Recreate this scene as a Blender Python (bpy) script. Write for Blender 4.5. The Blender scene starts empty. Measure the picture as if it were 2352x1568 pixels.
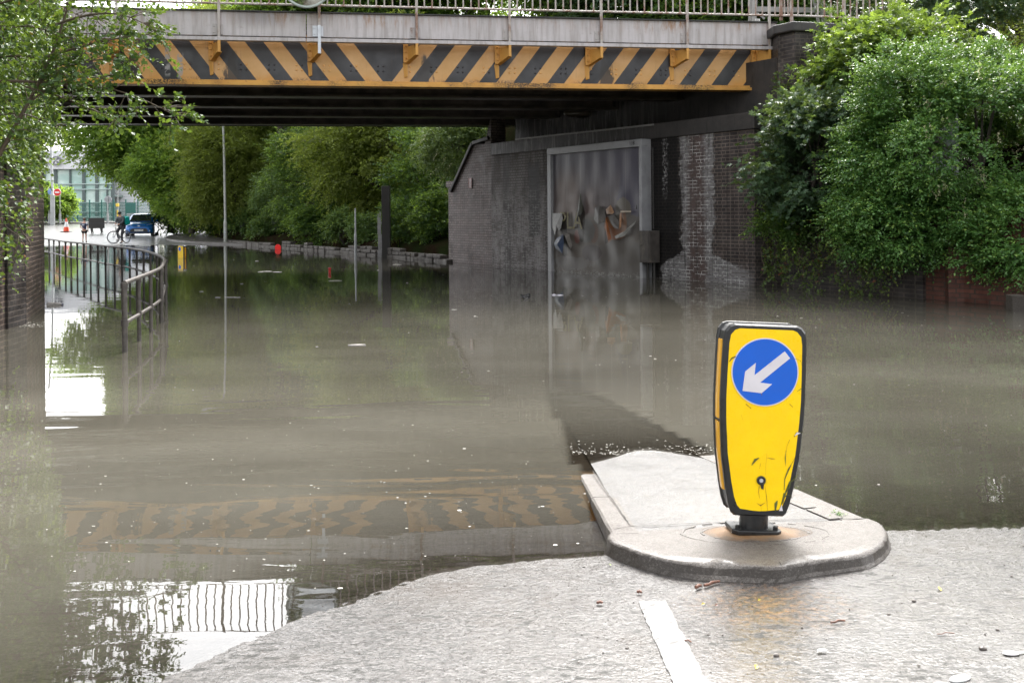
import bpy, bmesh, math, random
import numpy as np
from mathutils import Vector, Matrix
random.seed(7)
SC = bpy.context.scene
COL = SC.collection
# ---------------------------------------------------------------- camera model
F = 2287.0; HZ = 490.0; RHO = math.radians(0.5); EYE = 1.5
CR, SR = math.cos(RHO), math.sin(RHO)
def ray(x, y):
    cx = (x - 1176) / F; cy = (HZ - y) / F
    return (cx * CR + cy * SR, 1.0, -cx * SR + cy * CR)
def W(x, y, z=0.0):
    r = ray(x, y); t = (z - EYE) / r[2]
    return Vector((r[0] * t, t, z))
def P(x, y, Y):
    r = ray(x, y)
    return Vector((r[0] * Y, Y, EYE + r[2] * Y))
def on_plane(x, y, A, d):
    """point of the vertical plane through A along d that is seen at x, y"""
    r = ray(x, y)
    # A + s d = t r (xy)
    det = d[0] * (-r[1]) - d[1] * (-r[0])
    s = ((-A[0]) * (-r[1]) - (-A[1]) * (-r[0])) / det
    t = (A[1] + s * d[1])
    return s, EYE + r[2] * t
# ---------------------------------------------------------------- terrain
SHORE = [(-9, -1.0), (-4, 1.2), (-2, 2.5), (-1.17, 3.2), (-.82, 3.73), (-.33, 4.17), (.41, 4.38), (1.77, 4.66), (2.4, 4.68), (5, 4.75), (9, 4.9)]
def wob(x, y):
    return (.0010 * np.sin(3.1 * x + 1.7 * y + 1) + .0016 * np.sin(211.3 * x + 97.1 * y) * np.sin(173.7 * y - 131.9 * x) + .0012 * np.sin(7.3 * x - 5.9 * y) * np.sin(2.1 * x + 3) + .0005 * np.sin(17 * x + 11 * y + 2) * np.sin(9 * y - 4 * x)
            + .0003 * np.sin(31 * x - 23 * y) * np.sin(13 * x + 9 * y) + .00018 * np.sin(61 * x + 47 * y) * np.sin(29 * x - 37 * y))
def G(x, y):
    x = np.asarray(x, float); y = np.asarray(y, float)
    ys = np.interp(x, [p[0] for p in SHORE], [p[1] for p in SHORE])
    near = np.where(y < ys, .043 * (ys - y), -.045 * (y - ys)) + np.where(y < 10, wob(x, y), 0)
    far = np.interp(y, [30, 44, 52.6, 56, 64, 75, 95, 130, 400], [-.6, -.2, 0, .04, .19, .45, .95, 1.3, 2.0])
    return np.maximum(np.maximum(near, far), -.6)
# island
def itop(Y): return .080 - .039 * (Y - 4.1)
def WI(x, y, extra=0.0):
    z = .08
    for _ in range(12):
        p = W(x, y, z); z = itop(p.y) + extra
    return W(x, y, z)
def c2(px, py):                       # crop pixels of the island close-up -> display pixels
    return ((px / 2.6133 + 1400) / 1.0884, (py / 2.6133 + 980) / 1.0884)
# ---------------------------------------------------------------- mesh builder
class MB:
    def __init__(s): s.v = []; s.f = []; s.m = []; s.sm = []
    def add(s, vs, fs, mat=0, smooth=False):
        o = len(s.v); s.v += [tuple(v) for v in vs]
        for f in fs: s.f.append([o + i for i in f]); s.m.append(mat); s.sm.append(smooth)
        return s
    def box(s, c, size, rot=None, mat=0):
        hx, hy, hz = size[0] / 2, size[1] / 2, size[2] / 2
        vs = [Vector((x, y, z)) for x in (-hx, hx) for y in (-hy, hy) for z in (-hz, hz)]
        if rot is not None: vs = [rot @ v for v in vs]
        c = Vector(c); vs = [v + c for v in vs]
        return s.add(vs, [(0, 1, 3, 2), (4, 6, 7, 5), (0, 4, 5, 1), (2, 3, 7, 6), (0, 2, 6, 4), (1, 5, 7, 3)], mat)
    def beam(s, a, b, w, h, up=(0, 0, 1), mat=0):
        a = Vector(a); b = Vector(b); d = b - a; L = d.length; d.normalize()
        u = Vector(up); r = d.cross(u).normalized(); u = r.cross(d).normalized()
        M = Matrix((r, d, u)).transposed()
        return s.box((a + b) / 2, (w, L, h), M, mat)
    def tube(s, pts, r, seg=10, mat=0, caps=True, closed=False):
        pts = [Vector(p) for p in pts]; n = len(pts)
        rs = r if isinstance(r, (list, tuple)) else [r] * n
        rings = []; prev = None
        for i, p in enumerate(pts):
            if closed: d = pts[(i + 1) % n] - pts[i - 1]
            else: d = pts[min(i + 1, n - 1)] - pts[max(i - 1, 0)]
            if d.length < 1e-9: d = Vector((0, 0, 1))
            d.normalize()
            if prev is None:
                a = Vector((0, 0, 1)) if abs(d.z) < .9 else Vector((1, 0, 0))
                u = d.cross(a).normalized()
            else:
                u = (prev - d * prev.dot(d)); u = u.normalized() if u.length > 1e-6 else d.orthogonal().normalized()
            prev = u; w = d.cross(u)
            rings.append([p + (u * math.cos(2 * math.pi * k / seg) + w * math.sin(2 * math.pi * k / seg)) * rs[i] for k in range(seg)])
        vs = [v for ring in rings for v in ring]; fs = []
        m = n if closed else n - 1
        for i in range(m):
            for k in range(seg):
                a = i * seg + k; b = i * seg + (k + 1) % seg; j = ((i + 1) % n) * seg
                fs.append((a, b, j + (k + 1) % seg, j + k))
        s.add(vs, fs, mat, True)
        if caps and not closed:
            s.add(rings[0], [tuple(range(seg))[::-1]], mat); s.add(rings[-1], [tuple(range(seg))], mat)
        return s
    def cyl(s, a, b, r, seg=16, mat=0, r2=None):
        return s.tube([a, b], [r, r if r2 is None else r2], seg, mat)
    def prism(s, poly, ext, mat=0):
        ext = Vector(ext); n = len(poly); vs = [Vector(p) for p in poly]; vs2 = [v + ext for v in vs]
        fs = [tuple(range(n))[::-1], tuple(range(n, 2 * n))] + [(i, (i + 1) % n, n + (i + 1) % n, n + i) for i in range(n)]
        return s.add(vs + vs2, fs, mat)
    def loft(s, rings, mat=0, caps=True, smooth=False, closed=True):
        n = len(rings[0]); vs = [v for r in rings for v in r]; fs = []
        for i in range(len(rings) - 1):
            for k in range(n if closed else n - 1):
                a = i * n + k; b = i * n + (k + 1) % n
                fs.append((a, b, b + n, a + n))
        s.add(vs, fs, mat, smooth)
        if caps: s.add(rings[0], [tuple(range(n))[::-1]], mat); s.add(rings[-1], [tuple(range(n))], mat)
        return s
    def ball(s, c, r, seg=10, rings=6, mat=0, sc=(1, 1, 1), rot=None):
        c = Vector(c); vs = []
        for i in range(rings + 1):
            th = math.pi * i / rings
            for k in range(seg):
                ph = 2 * math.pi * k / seg
                v = Vector((math.sin(th) * math.cos(ph) * sc[0], math.sin(th) * math.sin(ph) * sc[1], math.cos(th) * sc[2])) * r
                if rot is not None: v = rot @ v
                vs.append(c + v)
        fs = [(i * seg + k, (i + 1) * seg + k, (i + 1) * seg + (k + 1) % seg, i * seg + (k + 1) % seg) for i in range(rings) for k in range(seg)]
        return s.add(vs, fs, mat, True)
    def quad(s, a, b, c, d, mat=0): return s.add([a, b, c, d], [(0, 1, 2, 3)], mat)
    def xf(s, M): s.v = [tuple(M @ Vector(v)) for v in s.v]; return s
def mk(name, mb, mat, parent=None, local=False, bevel=0, seg=2, base=True):
    me = bpy.data.meshes.new(name)
    o = bpy.data.objects.new(name, me); COL.objects.link(o)
    vs = mb.v
    if parent is not None:
        o.parent = parent
        if not local:
            Mi = parent.matrix_basis.inverted()
            if parent.parent is not None: Mi = (parent.parent.matrix_basis @ parent.matrix_basis).inverted()
            vs = [tuple(Mi @ Vector(v)) for v in vs]
    elif not local and base:
        a = np.array(vs); c = (a.min(0) + a.max(0)) / 2; c[2] = a[:, 2].min()
        o.location = c; vs = [tuple(v) for v in (a - c)]
    me.from_pydata(vs, [], mb.f)
    mats = mat if isinstance(mat, (list, tuple)) else [mat]
    for m in mats: me.materials.append(m)
    me.polygons.foreach_set('material_index', mb.m)
    me.polygons.foreach_set('use_smooth', mb.sm)
    me.update()
    if bevel:
        b = o.modifiers.new('Bevel', 'BEVEL'); b.width = bevel; b.segments = seg; b.limit_method = 'ANGLE'; b.angle_limit = math.radians(40)
        b.harden_normals = False
    return o
def tag(o, label, cat, group=None):
    o['label'] = label; o['category'] = cat
    if group: o['group'] = group
    return o
def thing(name, label, cat, loc=(0, 0, 0), rotz=0, group=None, rot=None):
    o = bpy.data.objects.new(name, None); COL.objects.link(o)
    o.location = loc; o.rotation_euler = rot if rot is not None else (0, 0, rotz); o.empty_display_size = .2
    o.matrix_basis  # evaluated from loc / rot
    return tag(o, label, cat, group)
def struct(o): o['kind'] = 'structure'; return o
def copy_tree(o, parent=None):
    c = o.copy(); COL.objects.link(c); c.parent = parent
    for ch in [k for k in bpy.data.objects if k.parent == o]: copy_tree(ch, c)
    return c
# ---------------------------------------------------------------- materials
class NT:
    def __init__(s, name):
        s.mat = bpy.data.materials.new(name); s.mat.use_nodes = True; s.t = s.mat.node_tree; s.t.nodes.clear()
        s.out = s.t.nodes.new('ShaderNodeOutputMaterial')
    def n(s, typ, ins=None, **kw):
        nd = s.t.nodes.new(typ)
        for k, v in kw.items(): setattr(nd, k, v)
        for k, v in (ins or {}).items(): s.set(nd, k, v)
        return nd
    def set(s, nd, k, v):
        i = nd.inputs[k]
        if isinstance(v, bpy.types.NodeSocket): s.t.links.new(v, i)
        elif isinstance(v, bpy.types.Node): s.t.links.new(v.outputs[0], i)
        else:
            if i.type == 'RGBA' and not hasattr(v, '__len__'): v = (v, v, v, 1)
            if i.type == 'RGBA' and len(v) == 3: v = (*v, 1)
            i.default_value = v
    def math(s, op, a, b=0.0, c=0.0, clamp=False):
        nd = s.n('ShaderNodeMath', {0: a, 1: b, 2: c}, operation=op); nd.use_clamp = clamp; return nd.outputs[0]
    def mix(s, f, a, b, bt='MIX'):
        nd = s.n('ShaderNodeMix', data_type='RGBA', blend_type=bt); s.set(nd, 0, f); s.set(nd, 6, a); s.set(nd, 7, b); return nd.outputs[2]
    def coord(s, which='Object'):
        return s.n('ShaderNodeTexCoord').outputs[which]
    def mapv(s, v, scale=(1, 1, 1), loc=(0, 0, 0), rot=(0, 0, 0)):
        return s.n('ShaderNodeMapping', {'Vector': v, 'Scale': scale, 'Location': loc, 'Rotation': rot}).outputs[0]
    def noise(s, v, scale=5, det=4, rough=.55, dist=0):
        return s.n('ShaderNodeTexNoise', {'Vector': v, 'Scale': scale, 'Detail': det, 'Roughness': rough, 'Distortion': dist}).outputs[0]
    def vor(s, v, scale=5, feat='F1', out=0, **kw):
        return s.n('ShaderNodeTexVoronoi', {'Vector': v, 'Scale': scale, **kw}, feature=feat).outputs[out]
    def ramp(s, f, pts, interp='LINEAR'):
        nd = s.n('ShaderNodeValToRGB', {0: f}); cr = nd.color_ramp; cr.interpolation = interp
        while len(cr.elements) < len(pts): cr.elements.new(.5)
        for e, (p, c) in zip(cr.elements, pts):
            e.position = p; e.color = (c, c, c, 1) if not hasattr(c, '__len__') else (*c[:3], 1)
        return nd.outputs[0]
    def mr(s, v, a, b, c=0.0, d=1.0, smooth=True):
        return s.n('ShaderNodeMapRange', {0: v, 1: a, 2: b, 3: c, 4: d}, interpolation_type='SMOOTHSTEP' if smooth else 'LINEAR').outputs[0]
    def bump(s, h, strength=.3, dist=.01, normal=None):
        d = {'Height': h, 'Strength': strength, 'Distance': dist}
        if normal is not None: d['Normal'] = normal
        return s.n('ShaderNodeBump', d).outputs[0]
    def bsdf(s, **kw):
        names = {'col': 'Base Color', 'rough': 'Roughness', 'metal': 'Metallic', 'spec': 'Specular IOR Level', 'nor': 'Normal', 'coat': 'Coat Weight',
                 'coatr': 'Coat Roughness', 'coatn': 'Coat Normal', 'trans': 'Transmission Weight', 'ior': 'IOR', 'alpha': 'Alpha', 'emit': 'Emission Color', 'emits': 'Emission Strength'}
        nd = s.n('ShaderNodeBsdfPrincipled')
        for k, v in kw.items(): s.set(nd, names[k], v)
        return nd
    def done(s, sh):
        s.t.links.new(sh if isinstance(sh, bpy.types.NodeSocket) else sh.outputs[0], s.out.inputs[0]); return s.mat
def xyz(m, v):
    nd = m.n('ShaderNodeSeparateXYZ', {0: v}); return nd.outputs[0], nd.outputs[1], nd.outputs[2]
def plain(name, col, rough=.5, metal=0, var=.15, scale=8, bump=.0, spec=.5, coat=0, grime=0, gcol=(.05, .04, .03)):
    m = NT(name); co = m.coord(); n = m.noise(co, scale, 5)
    c = m.mix(m.mr(n, .3, .7), tuple(x * (1 - var) for x in col), tuple(min(1, x * (1 + var)) for x in col))
    if grime:
        g = m.noise(m.mapv(co, (1, 1, .35)), scale * .6, 6, .7)
        c = m.mix(m.math('MULTIPLY', m.mr(g, .5, .72), grime), c, gcol)
    kw = dict(col=c, rough=m.mr(n, .2, .8, rough * .8, min(1, rough * 1.2)), metal=metal, spec=spec, coat=coat, coatr=.15)
    if bump: kw['nor'] = m.bump(m.noise(co, scale * 6, 4), bump, .01)
    return m.done(m.bsdf(**kw))
M = {}
def rust_mix(m, co, base, amount=.5, lo=.55, hi=.68, rc=(.16, .055, .02)):
    g = m.noise(m.mapv(co, (1.3, 1.3, .5)), 3.2, 8, .72)
    return m.mix(m.math('MULTIPLY', m.mr(g, lo, hi), amount), base, rc)
def brick(name, c1, c2, mort, extra=None, rough=.55, bumps=.6):
    m = NT(name); co = m.coord(); x, y, z = xyz(m, co)
    v = m.n('ShaderNodeCombineXYZ', {0: m.math('ADD', x, y), 1: z}).outputs[0]
    jit = m.noise(co, 9, 2); v2 = m.n('ShaderNodeVectorMath', {0: v, 1: m.n('ShaderNodeCombineXYZ', {0: m.math('MULTIPLY', m.math('SUBTRACT', jit, .5), .006), 1: m.math('MULTIPLY', m.math('SUBTRACT', jit, .5), .008)}).outputs[0]}, operation='ADD').outputs[0]
    b = m.n('ShaderNodeTexBrick', {'Vector': v2, 'Color1': (1, 1, 1), 'Color2': (0, 0, 0), 'Mortar': (.5, .5, .5), 'Scale': 1.0, 'Mortar Size': .0085, 'Mortar Smooth': .2,
                                   'Bias': 0.0, 'Brick Width': .225, 'Row Height': .075}, offset=.5, squash=.55, squash_frequency=2)
    col, fac = b.outputs[0], b.outputs[1]
    c = m.mix(col, c1, c2)
    n = m.noise(co, 3, 6, .65); c = m.mix(m.mr(n, .25, .75), m.mix(.5, c, (0, 0, 0)), m.mix(.12, c, (.3, .28, .26)))
    c = m.mix(fac, c, m.mix(m.mr(n, .3, .7), tuple(q * .5 for q in mort), mort))
    rg = m.mr(n, .3, .7, rough * .6, rough * 1.2)
    if extra: c, rg = extra(m, co, x, z, c, rg, fac)
    h = m.math('ADD', m.math('MULTIPLY', fac, -1.0), m.math('MULTIPLY', m.noise(co, 40, 3), .5))
    return m.done(m.bsdf(col=c, rough=rg, spec=.22, nor=m.bump(h, bumps, .008)))
def window(m, v, a, b, soft, nz):
    """1 inside a..b of v (v jittered by nz)"""
    q = m.math('ADD', v, nz)
    return m.math('MULTIPLY', m.mr(q, a - soft, a + soft), m.mr(q, b - soft, b + soft, 1, 0))
# ================================================================ world, camera, sun
SUN_EL, SUN_AZ = math.radians(48), math.radians(12)      # azimuth from +Y (ahead of the camera) towards +X
cam_d = bpy.data.cameras.new('camera'); cam = bpy.data.objects.new('camera', cam_d); COL.objects.link(cam); SC.camera = cam
cam_d.lens = 35; cam_d.sensor_width = 36; cam_d.sensor_fit = 'HORIZONTAL'; cam_d.clip_start = .05; cam_d.clip_end = 2000
cam_d.lens = 36 * F / 2352
cam_d.shift_y = -(784 - HZ) / 2352
cam.matrix_world = Matrix(((CR, SR, 0, 0), (0, 0, -1, 0), (-SR, CR, 0, EYE), (0, 0, 0, 1)))
cam_d.dof.use_dof = True; cam_d.dof.focus_distance = 6.0; cam_d.dof.aperture_fstop = 11
w = bpy.data.worlds.new('World'); SC.world = w; w.use_nodes = True
nt = w.node_tree; nt.nodes.clear()
def wn(t, **kw):
    nd = nt.nodes.new(t)
    for k, v in kw.items(): setattr(nd, k, v)
    return nd
sky = wn('ShaderNodeTexSky', sky_type='NISHITA'); sky.sun_disc = False; sky.sun_elevation = SUN_EL; sky.sun_rotation = SUN_AZ
sky.dust_density = 4.0; sky.air_density = 1.0; sky.ozone_density = 1.0
hsv = wn('ShaderNodeHueSaturation'); hsv.inputs['Saturation'].default_value = .12
nt.links.new(sky.outputs[0], hsv.inputs['Color'])
# overcast: broken bright cloud that is thinner (brighter) towards the hidden sun
tc = wn('ShaderNodeTexCoord'); dot = wn('ShaderNodeVectorMath', operation='DOT_PRODUCT')
sd = Vector((math.sin(SUN_AZ) * math.cos(SUN_EL), math.cos(SUN_AZ) * math.cos(SUN_EL), math.sin(SUN_EL)))
dot.inputs[1].default_value = sd; nt.links.new(tc.outputs['Generated'], dot.inputs[0])
mr_ = wn('ShaderNodeMapRange', interpolation_type='SMOOTHSTEP'); nt.links.new(dot.outputs['Value'], mr_.inputs[0])
for i, v in ((1, -.4), (2, .95), (3, 1.6), (4, 1.6)): mr_.inputs[i].default_value = v
nz_ = wn('ShaderNodeTexNoise'); nz_.inputs['Scale'].default_value = 2.2; nz_.inputs['Detail'].default_value = 5; nt.links.new(tc.outputs['Generated'], nz_.inputs['Vector'])
mr2 = wn('ShaderNodeMapRange'); nt.links.new(nz_.outputs[0], mr2.inputs[0])
for i, v in ((1, .3), (2, .7), (3, .8), (4, 1.25)): mr2.inputs[i].default_value = v
mul = wn('ShaderNodeMath', operation='MULTIPLY'); nt.links.new(mr_.outputs[0], mul.inputs[0]); nt.links.new(mr2.outputs[0], mul.inputs[1])
vm = wn('ShaderNodeVectorMath', operation='SCALE'); nt.links.new(hsv.outputs[0], vm.inputs[0]); nt.links.new(mul.outputs[0], vm.inputs['Scale'])
bg = wn('ShaderNodeBackground'); bg.inputs['Strength'].default_value = .13
wo = wn('ShaderNodeOutputWorld'); nt.links.new(vm.outputs[0], bg.inputs['Color']); nt.links.new(bg.outputs[0], wo.inputs[0])
sl = bpy.data.lights.new('sun', 'SUN'); sl.energy = 1.6; sl.angle = math.radians(18); sl.color = (1, .96, .9)
so = bpy.data.objects.new('sun', sl); COL.objects.link(so); so.rotation_euler = sd.to_track_quat('Z', 'Y').to_euler(); so.location = (0, 0, 60)
SC.view_settings.view_transform = 'Standard'; SC.view_settings.look = 'None'; SC.view_settings.gamma = 1; SC.view_settings.exposure = 1.63
SC.cycles.max_bounces = 8; SC.cycles.transparent_max_bounces = 12; SC.cycles.diffuse_bounces = 3; SC.cycles.glossy_bounces = 4
SC.cycles.caustics_reflective = False; SC.cycles.caustics_refractive = False; SC.cycles.sample_clamp_indirect = 6

# ================================================================ materials of the setting
def soil_mat():
    m = NT('soil'); co = m.coord(); n = m.noise(co, 1.2, 8, .7); n2 = m.noise(co, 14, 6, .7)
    c = m.mix(m.mr(n, .35, .65), (.022, .013, .009), (.018, .026, .009)); c = m.mix(m.mr(n2, .3, .7), m.mix(.5, c, (0, 0, 0)), c)
    return m.done(m.bsdf(col=c, rough=.95, spec=.0, nor=m.bump(n2, .8, .05)))
M['soil'] = soil_mat()
def asphalt(name, near=True):
    m = NT(name); co = m.coord(); x, y, z = xyz(m, co)
    big = m.noise(co, .9, 5, .6); patch = m.noise(co, 2.6, 4, .6)
    v1 = m.vor(m.mapv(co, (1, 1, 1)), 95, 'F1'); v2 = m.vor(co, 42, 'F1'); fine = m.noise(co, 160, 3, .6)
    stone = m.vor(co, 95, 'F1', 1)
    sr = m.n('ShaderNodeSeparateColor', {0: stone}).outputs[0]
    c = m.mix(sr, (.022, .02, .019), (.125, .117, .112))
    c = m.mix(m.mr(m.noise(co, 1.7, 5, .7), .5, .68, 0, .55), c, (.055, .042, .034))
    c = m.mix(m.mr(big, .35, .7), c, m.mix(.5, c, (.10, .09, .08)))
    if not near: c = m.mix(.75, c, (.24, .235, .23))  # far road colour lightened to stand in for its wet glare
    # rusty silt washed over the road in front of the island
    if near:
        dx = m.math('DIVIDE', m.math('SUBTRACT', x, .95), .34); dy = m.math('DIVIDE', m.math('SUBTRACT', y, 3.72), .3)
        rr = m.math('SQRT', m.math('ADD', m.math('MULTIPLY', dx, dx), m.math('MULTIPLY', dy, dy)))
        silt = m.math('MULTIPLY', m.mr(rr, .2, 1.25, 1, 0), m.mr(m.noise(co, 38, 5, .8), .47, .62))
        c = m.mix(m.math('MULTIPLY', silt, .6), c, (.36, .2, .09))
    hole = m.mr(m.noise(m.mapv(co, (.45, 1.25, 1), (0, 0, 0), (0, 0, .35)), 30, 5, .72), .52, .6)          # open pits between the chippings
    zone = m.mr(patch, .34, .66, .45, 1)
    pit = m.math('MULTIPLY', hole, zone)
    c = m.mix(m.math('MULTIPLY', pit, .85), c, (.014, .015, .012))
    rough = m.math('ADD', m.mr(fine, .3, .7, .24, .4), m.math('MULTIPLY', pit, .35))
    h = m.math('ADD', m.math('MULTIPLY', m.math('SUBTRACT', 1.0, v1), .5), m.math('MULTIPLY', v2, .35))
    h = m.math('SUBTRACT', h, m.math('MULTIPLY', pit, 1.1))
    h = m.math('ADD', h, m.math('MULTIPLY', fine, .2))
    nor = m.bump(h, .5, .0045)
    film = m.bump(m.math('ADD', m.math('MULTIPLY', h, .6), m.math('MULTIPLY', m.noise(co, 25, 2), .6)), .3, .004)
    pz_ = m.n('ShaderNodeSeparateXYZ', {0: m.n('ShaderNodeNewGeometry').outputs['Position']}).outputs[2]; dry = m.mr(pz_, -.004, .001)   # no film of its own under water
    c = m.mix(dry, m.mix(.45, c, (.02, .017, .012)), c)
    p = m.bsdf(col=c, rough=rough, nor=nor, spec=m.math('MULTIPLY', dry, .25), coat=m.math('MULTIPLY', dry, m.math('SUBTRACT', .75, m.math('MULTIPLY', pit, .75))), coatr=.17, coatn=film)
    p.inputs['Coat IOR'].default_value = 1.33
    return m.done(p)
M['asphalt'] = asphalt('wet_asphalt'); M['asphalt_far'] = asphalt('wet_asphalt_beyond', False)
def paint_line():
    m = NT('white_road_paint'); co = m.coord(); n = m.noise(co, 30, 5, .7); n2 = m.noise(co, 5, 4)
    c = m.mix(m.mr(n, .42, .62), (.29, .285, .275), (.16, .155, .15)); c = m.mix(m.mr(n2, .55, .75, 0, .35), c, (.3, .28, .26))
    return m.done(m.bsdf(col=c, rough=.3, nor=m.bump(m.vor(co, 95), .35, .004), spec=.2, coat=.1, coatr=.25))
M['line'] = paint_line()
def concrete(name, col, dark=(.1, .08, .065), k=.6, rough=.35, coat=.5, bscale=120, side=True):
    m = NT(name); co = m.coord(); n = m.noise(co, 4, 7, .7); n2 = m.noise(co, bscale, 4, .7); sp = m.vor(co, 150, 'F1', 1)
    c = m.mix(m.mr(n, .35, .7), col, tuple(q * .72 for q in col))
    c = m.mix(m.math('MULTIPLY', m.mr(n2, .5, .7), k), c, dark)
    st = m.noise(co, 9, 6, .75); c = m.mix(m.mr(st, .48, .68, 0, .55), c, tuple(q * k_ for q, k_ in zip(col, (.62, .52, .42))))
    ag = m.n('ShaderNodeSeparateColor', {0: m.vor(co, 210, 'F1', 1)}).outputs[0]; c = m.mix(.45, c, m.mix(ag, m.mix(.75, c, (0, 0, 0)), m.mix(.3, c, (.6, .58, .55))))
    if side:                                                                      # shade painted into the upright faces, with speckled grit
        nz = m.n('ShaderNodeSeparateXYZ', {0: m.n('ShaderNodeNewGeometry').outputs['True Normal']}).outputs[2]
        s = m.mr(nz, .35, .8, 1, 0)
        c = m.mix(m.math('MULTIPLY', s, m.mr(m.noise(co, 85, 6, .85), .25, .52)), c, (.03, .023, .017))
    pz_ = m.n('ShaderNodeSeparateXYZ', {0: m.n('ShaderNodeNewGeometry').outputs['Position']}).outputs[2]; dry = m.mr(pz_, -.004, .001)
    c = m.mix(dry, m.mix(.7, c, (.03, .025, .018)), c)
    return m.done(m.bsdf(col=c, rough=m.mr(n, .3, .7, rough * .9, rough * 1.6), coat=m.math('MULTIPLY', dry, coat * .5), coatr=.2, spec=m.math('MULTIPLY', dry, .3), nor=m.bump(m.math('ADD', n2, m.math('MULTIPLY', sp, .3)), .8, .005)))
M['kerb'] = concrete('kerb_concrete', (.115, .098, .084), k=.75); M['infill'] = concrete('island_infill', (.10, .097, .095), k=.5, bscale=60, rough=.3, coat=.8)
# ================================================================ ground
def grid_obj(name, xs, ys, zf, mat, attr=None):
    xs = np.asarray(xs); ys = np.asarray(ys); X, Y = np.meshgrid(xs, ys, indexing='ij'); Z = zf(X, Y)
    nx, ny = len(xs), len(ys); co = np.stack([X, Y, Z], -1).reshape(-1, 3)
    i = (np.arange(nx - 1)[:, None] * ny + np.arange(ny - 1)[None]).ravel()
    q = np.stack([i, i + ny, i + ny + 1, i + 1], -1)
    me = bpy.data.meshes.new(name); me.vertices.add(len(co)); me.vertices.foreach_set('co', co.ravel())
    me.loops.add(q.size); me.loops.foreach_set('vertex_index', q.ravel()); me.polygons.add(len(q)); me.polygons.foreach_set('loop_start', np.arange(len(q)) * 4)
    me.polygons.foreach_set('use_smooth', np.ones(len(q), bool))
    me.update(calc_edges=True)
    if attr is not None:
        a = me.attributes.new('depth', 'FLOAT', 'POINT'); a.data.foreach_set('value', attr(X, Y).ravel().astype(np.float32))
    me.materials.append(mat); o = bpy.data.objects.new(name, me); COL.objects.link(o); return o
struct(grid_obj('ground', np.r_[np.arange(-400, -40, 30), np.arange(-40, 41, 2), np.arange(60, 420, 30)], np.r_[np.arange(-60, 0, 10), np.arange(0, 120, 2), np.arange(130, 620, 40)],
                lambda X, Y: G(X, Y) - .03 - .02 * (Y < 10), M['soil']))
struct(grid_obj('road', np.r_[np.arange(-9, -3, .2), np.arange(-3, 4.5, .03), np.arange(4.5, 9.1, .2)], np.r_[np.arange(-6, 1, .25), np.arange(1, 6.6, .03), np.arange(6.6, 13, .3)], G, M['asphalt']))
def far_z(X, Y): return G(X, Y) + .004
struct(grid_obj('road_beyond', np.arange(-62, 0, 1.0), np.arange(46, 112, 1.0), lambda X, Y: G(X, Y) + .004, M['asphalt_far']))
# white centre line dash
a, b, c_, d_ = W(1464, 1386, .02), W(1530, 1386, .02), W(1606, 1568, .02), W(1540, 1568, .02)
def gz(p, e=.004): return Vector((p.x, p.y, float(G(p.x, p.y)) + e))
q0, q1 = (a + b) / 2, None
ld = ((c_ + d_) / 2 - q0); L = 1.6; ld.normalize(); lw = .062 + .0
rv = Vector((ld.y, -ld.x, 0)).normalized()
wdt = (b - a).length / 2 * .97
mb = MB(); NL = 60; vs = []
for i in range(NL + 1):
    for s_ in (-1, -.5, 0, .5, 1):
        j = random.uniform(-.003, .003) if abs(s_) == 1 else 0
        p = q0 + ld * (L * i / NL) + rv * (s_ * wdt + j); vs.append(gz(p, .0045))
mb.add(vs, [(i * 5 + k, i * 5 + k + 1, i * 5 + k + 6, i * 5 + k + 5) for i in range(NL) for k in range(4)])
o = mk('road_marking', mb, M['line']); struct(o)
# ================================================================ water
IL = [c2(320, 930), c2(135, 540), (1290, 975)]
def water_depth(X, Y):
    d = -G(X, Y)
    # the sunken tail of the traffic island
    xl = np.interp(Y, [4.3, 5.5, 6.5, 8.5], [ISL_L(4.3), ISL_L(5.5), ISL_L(6.5), ISL_L(8.5)])
    xr = np.interp(Y, [4.3, 5.5, 6.5, 8.5], [ISL_R(4.3), ISL_R(5.5), ISL_R(6.5), ISL_R(8.5)])
    ins = (X > xl) & (X < xr) & (Y > 4.2) & (Y < 12)
    return np.where(ins, np.minimum(d, -itop(Y)), d)
_l0, _l1 = WI(*c2(330, 930)), WI(*c2(133, 540)); _r0, _r1 = WI(*c2(2010, 825)), WI(*c2(980, 385))
def ISL_L(y): return _l0.x + (_l1.x - _l0.x) * (y - _l0.y) / (_l1.y - _l0.y)
def ISL_R(y): return _r0.x + (_r1.x - _r0.x) * (y - _r0.y) / (_r1.y - _r0.y)
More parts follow.
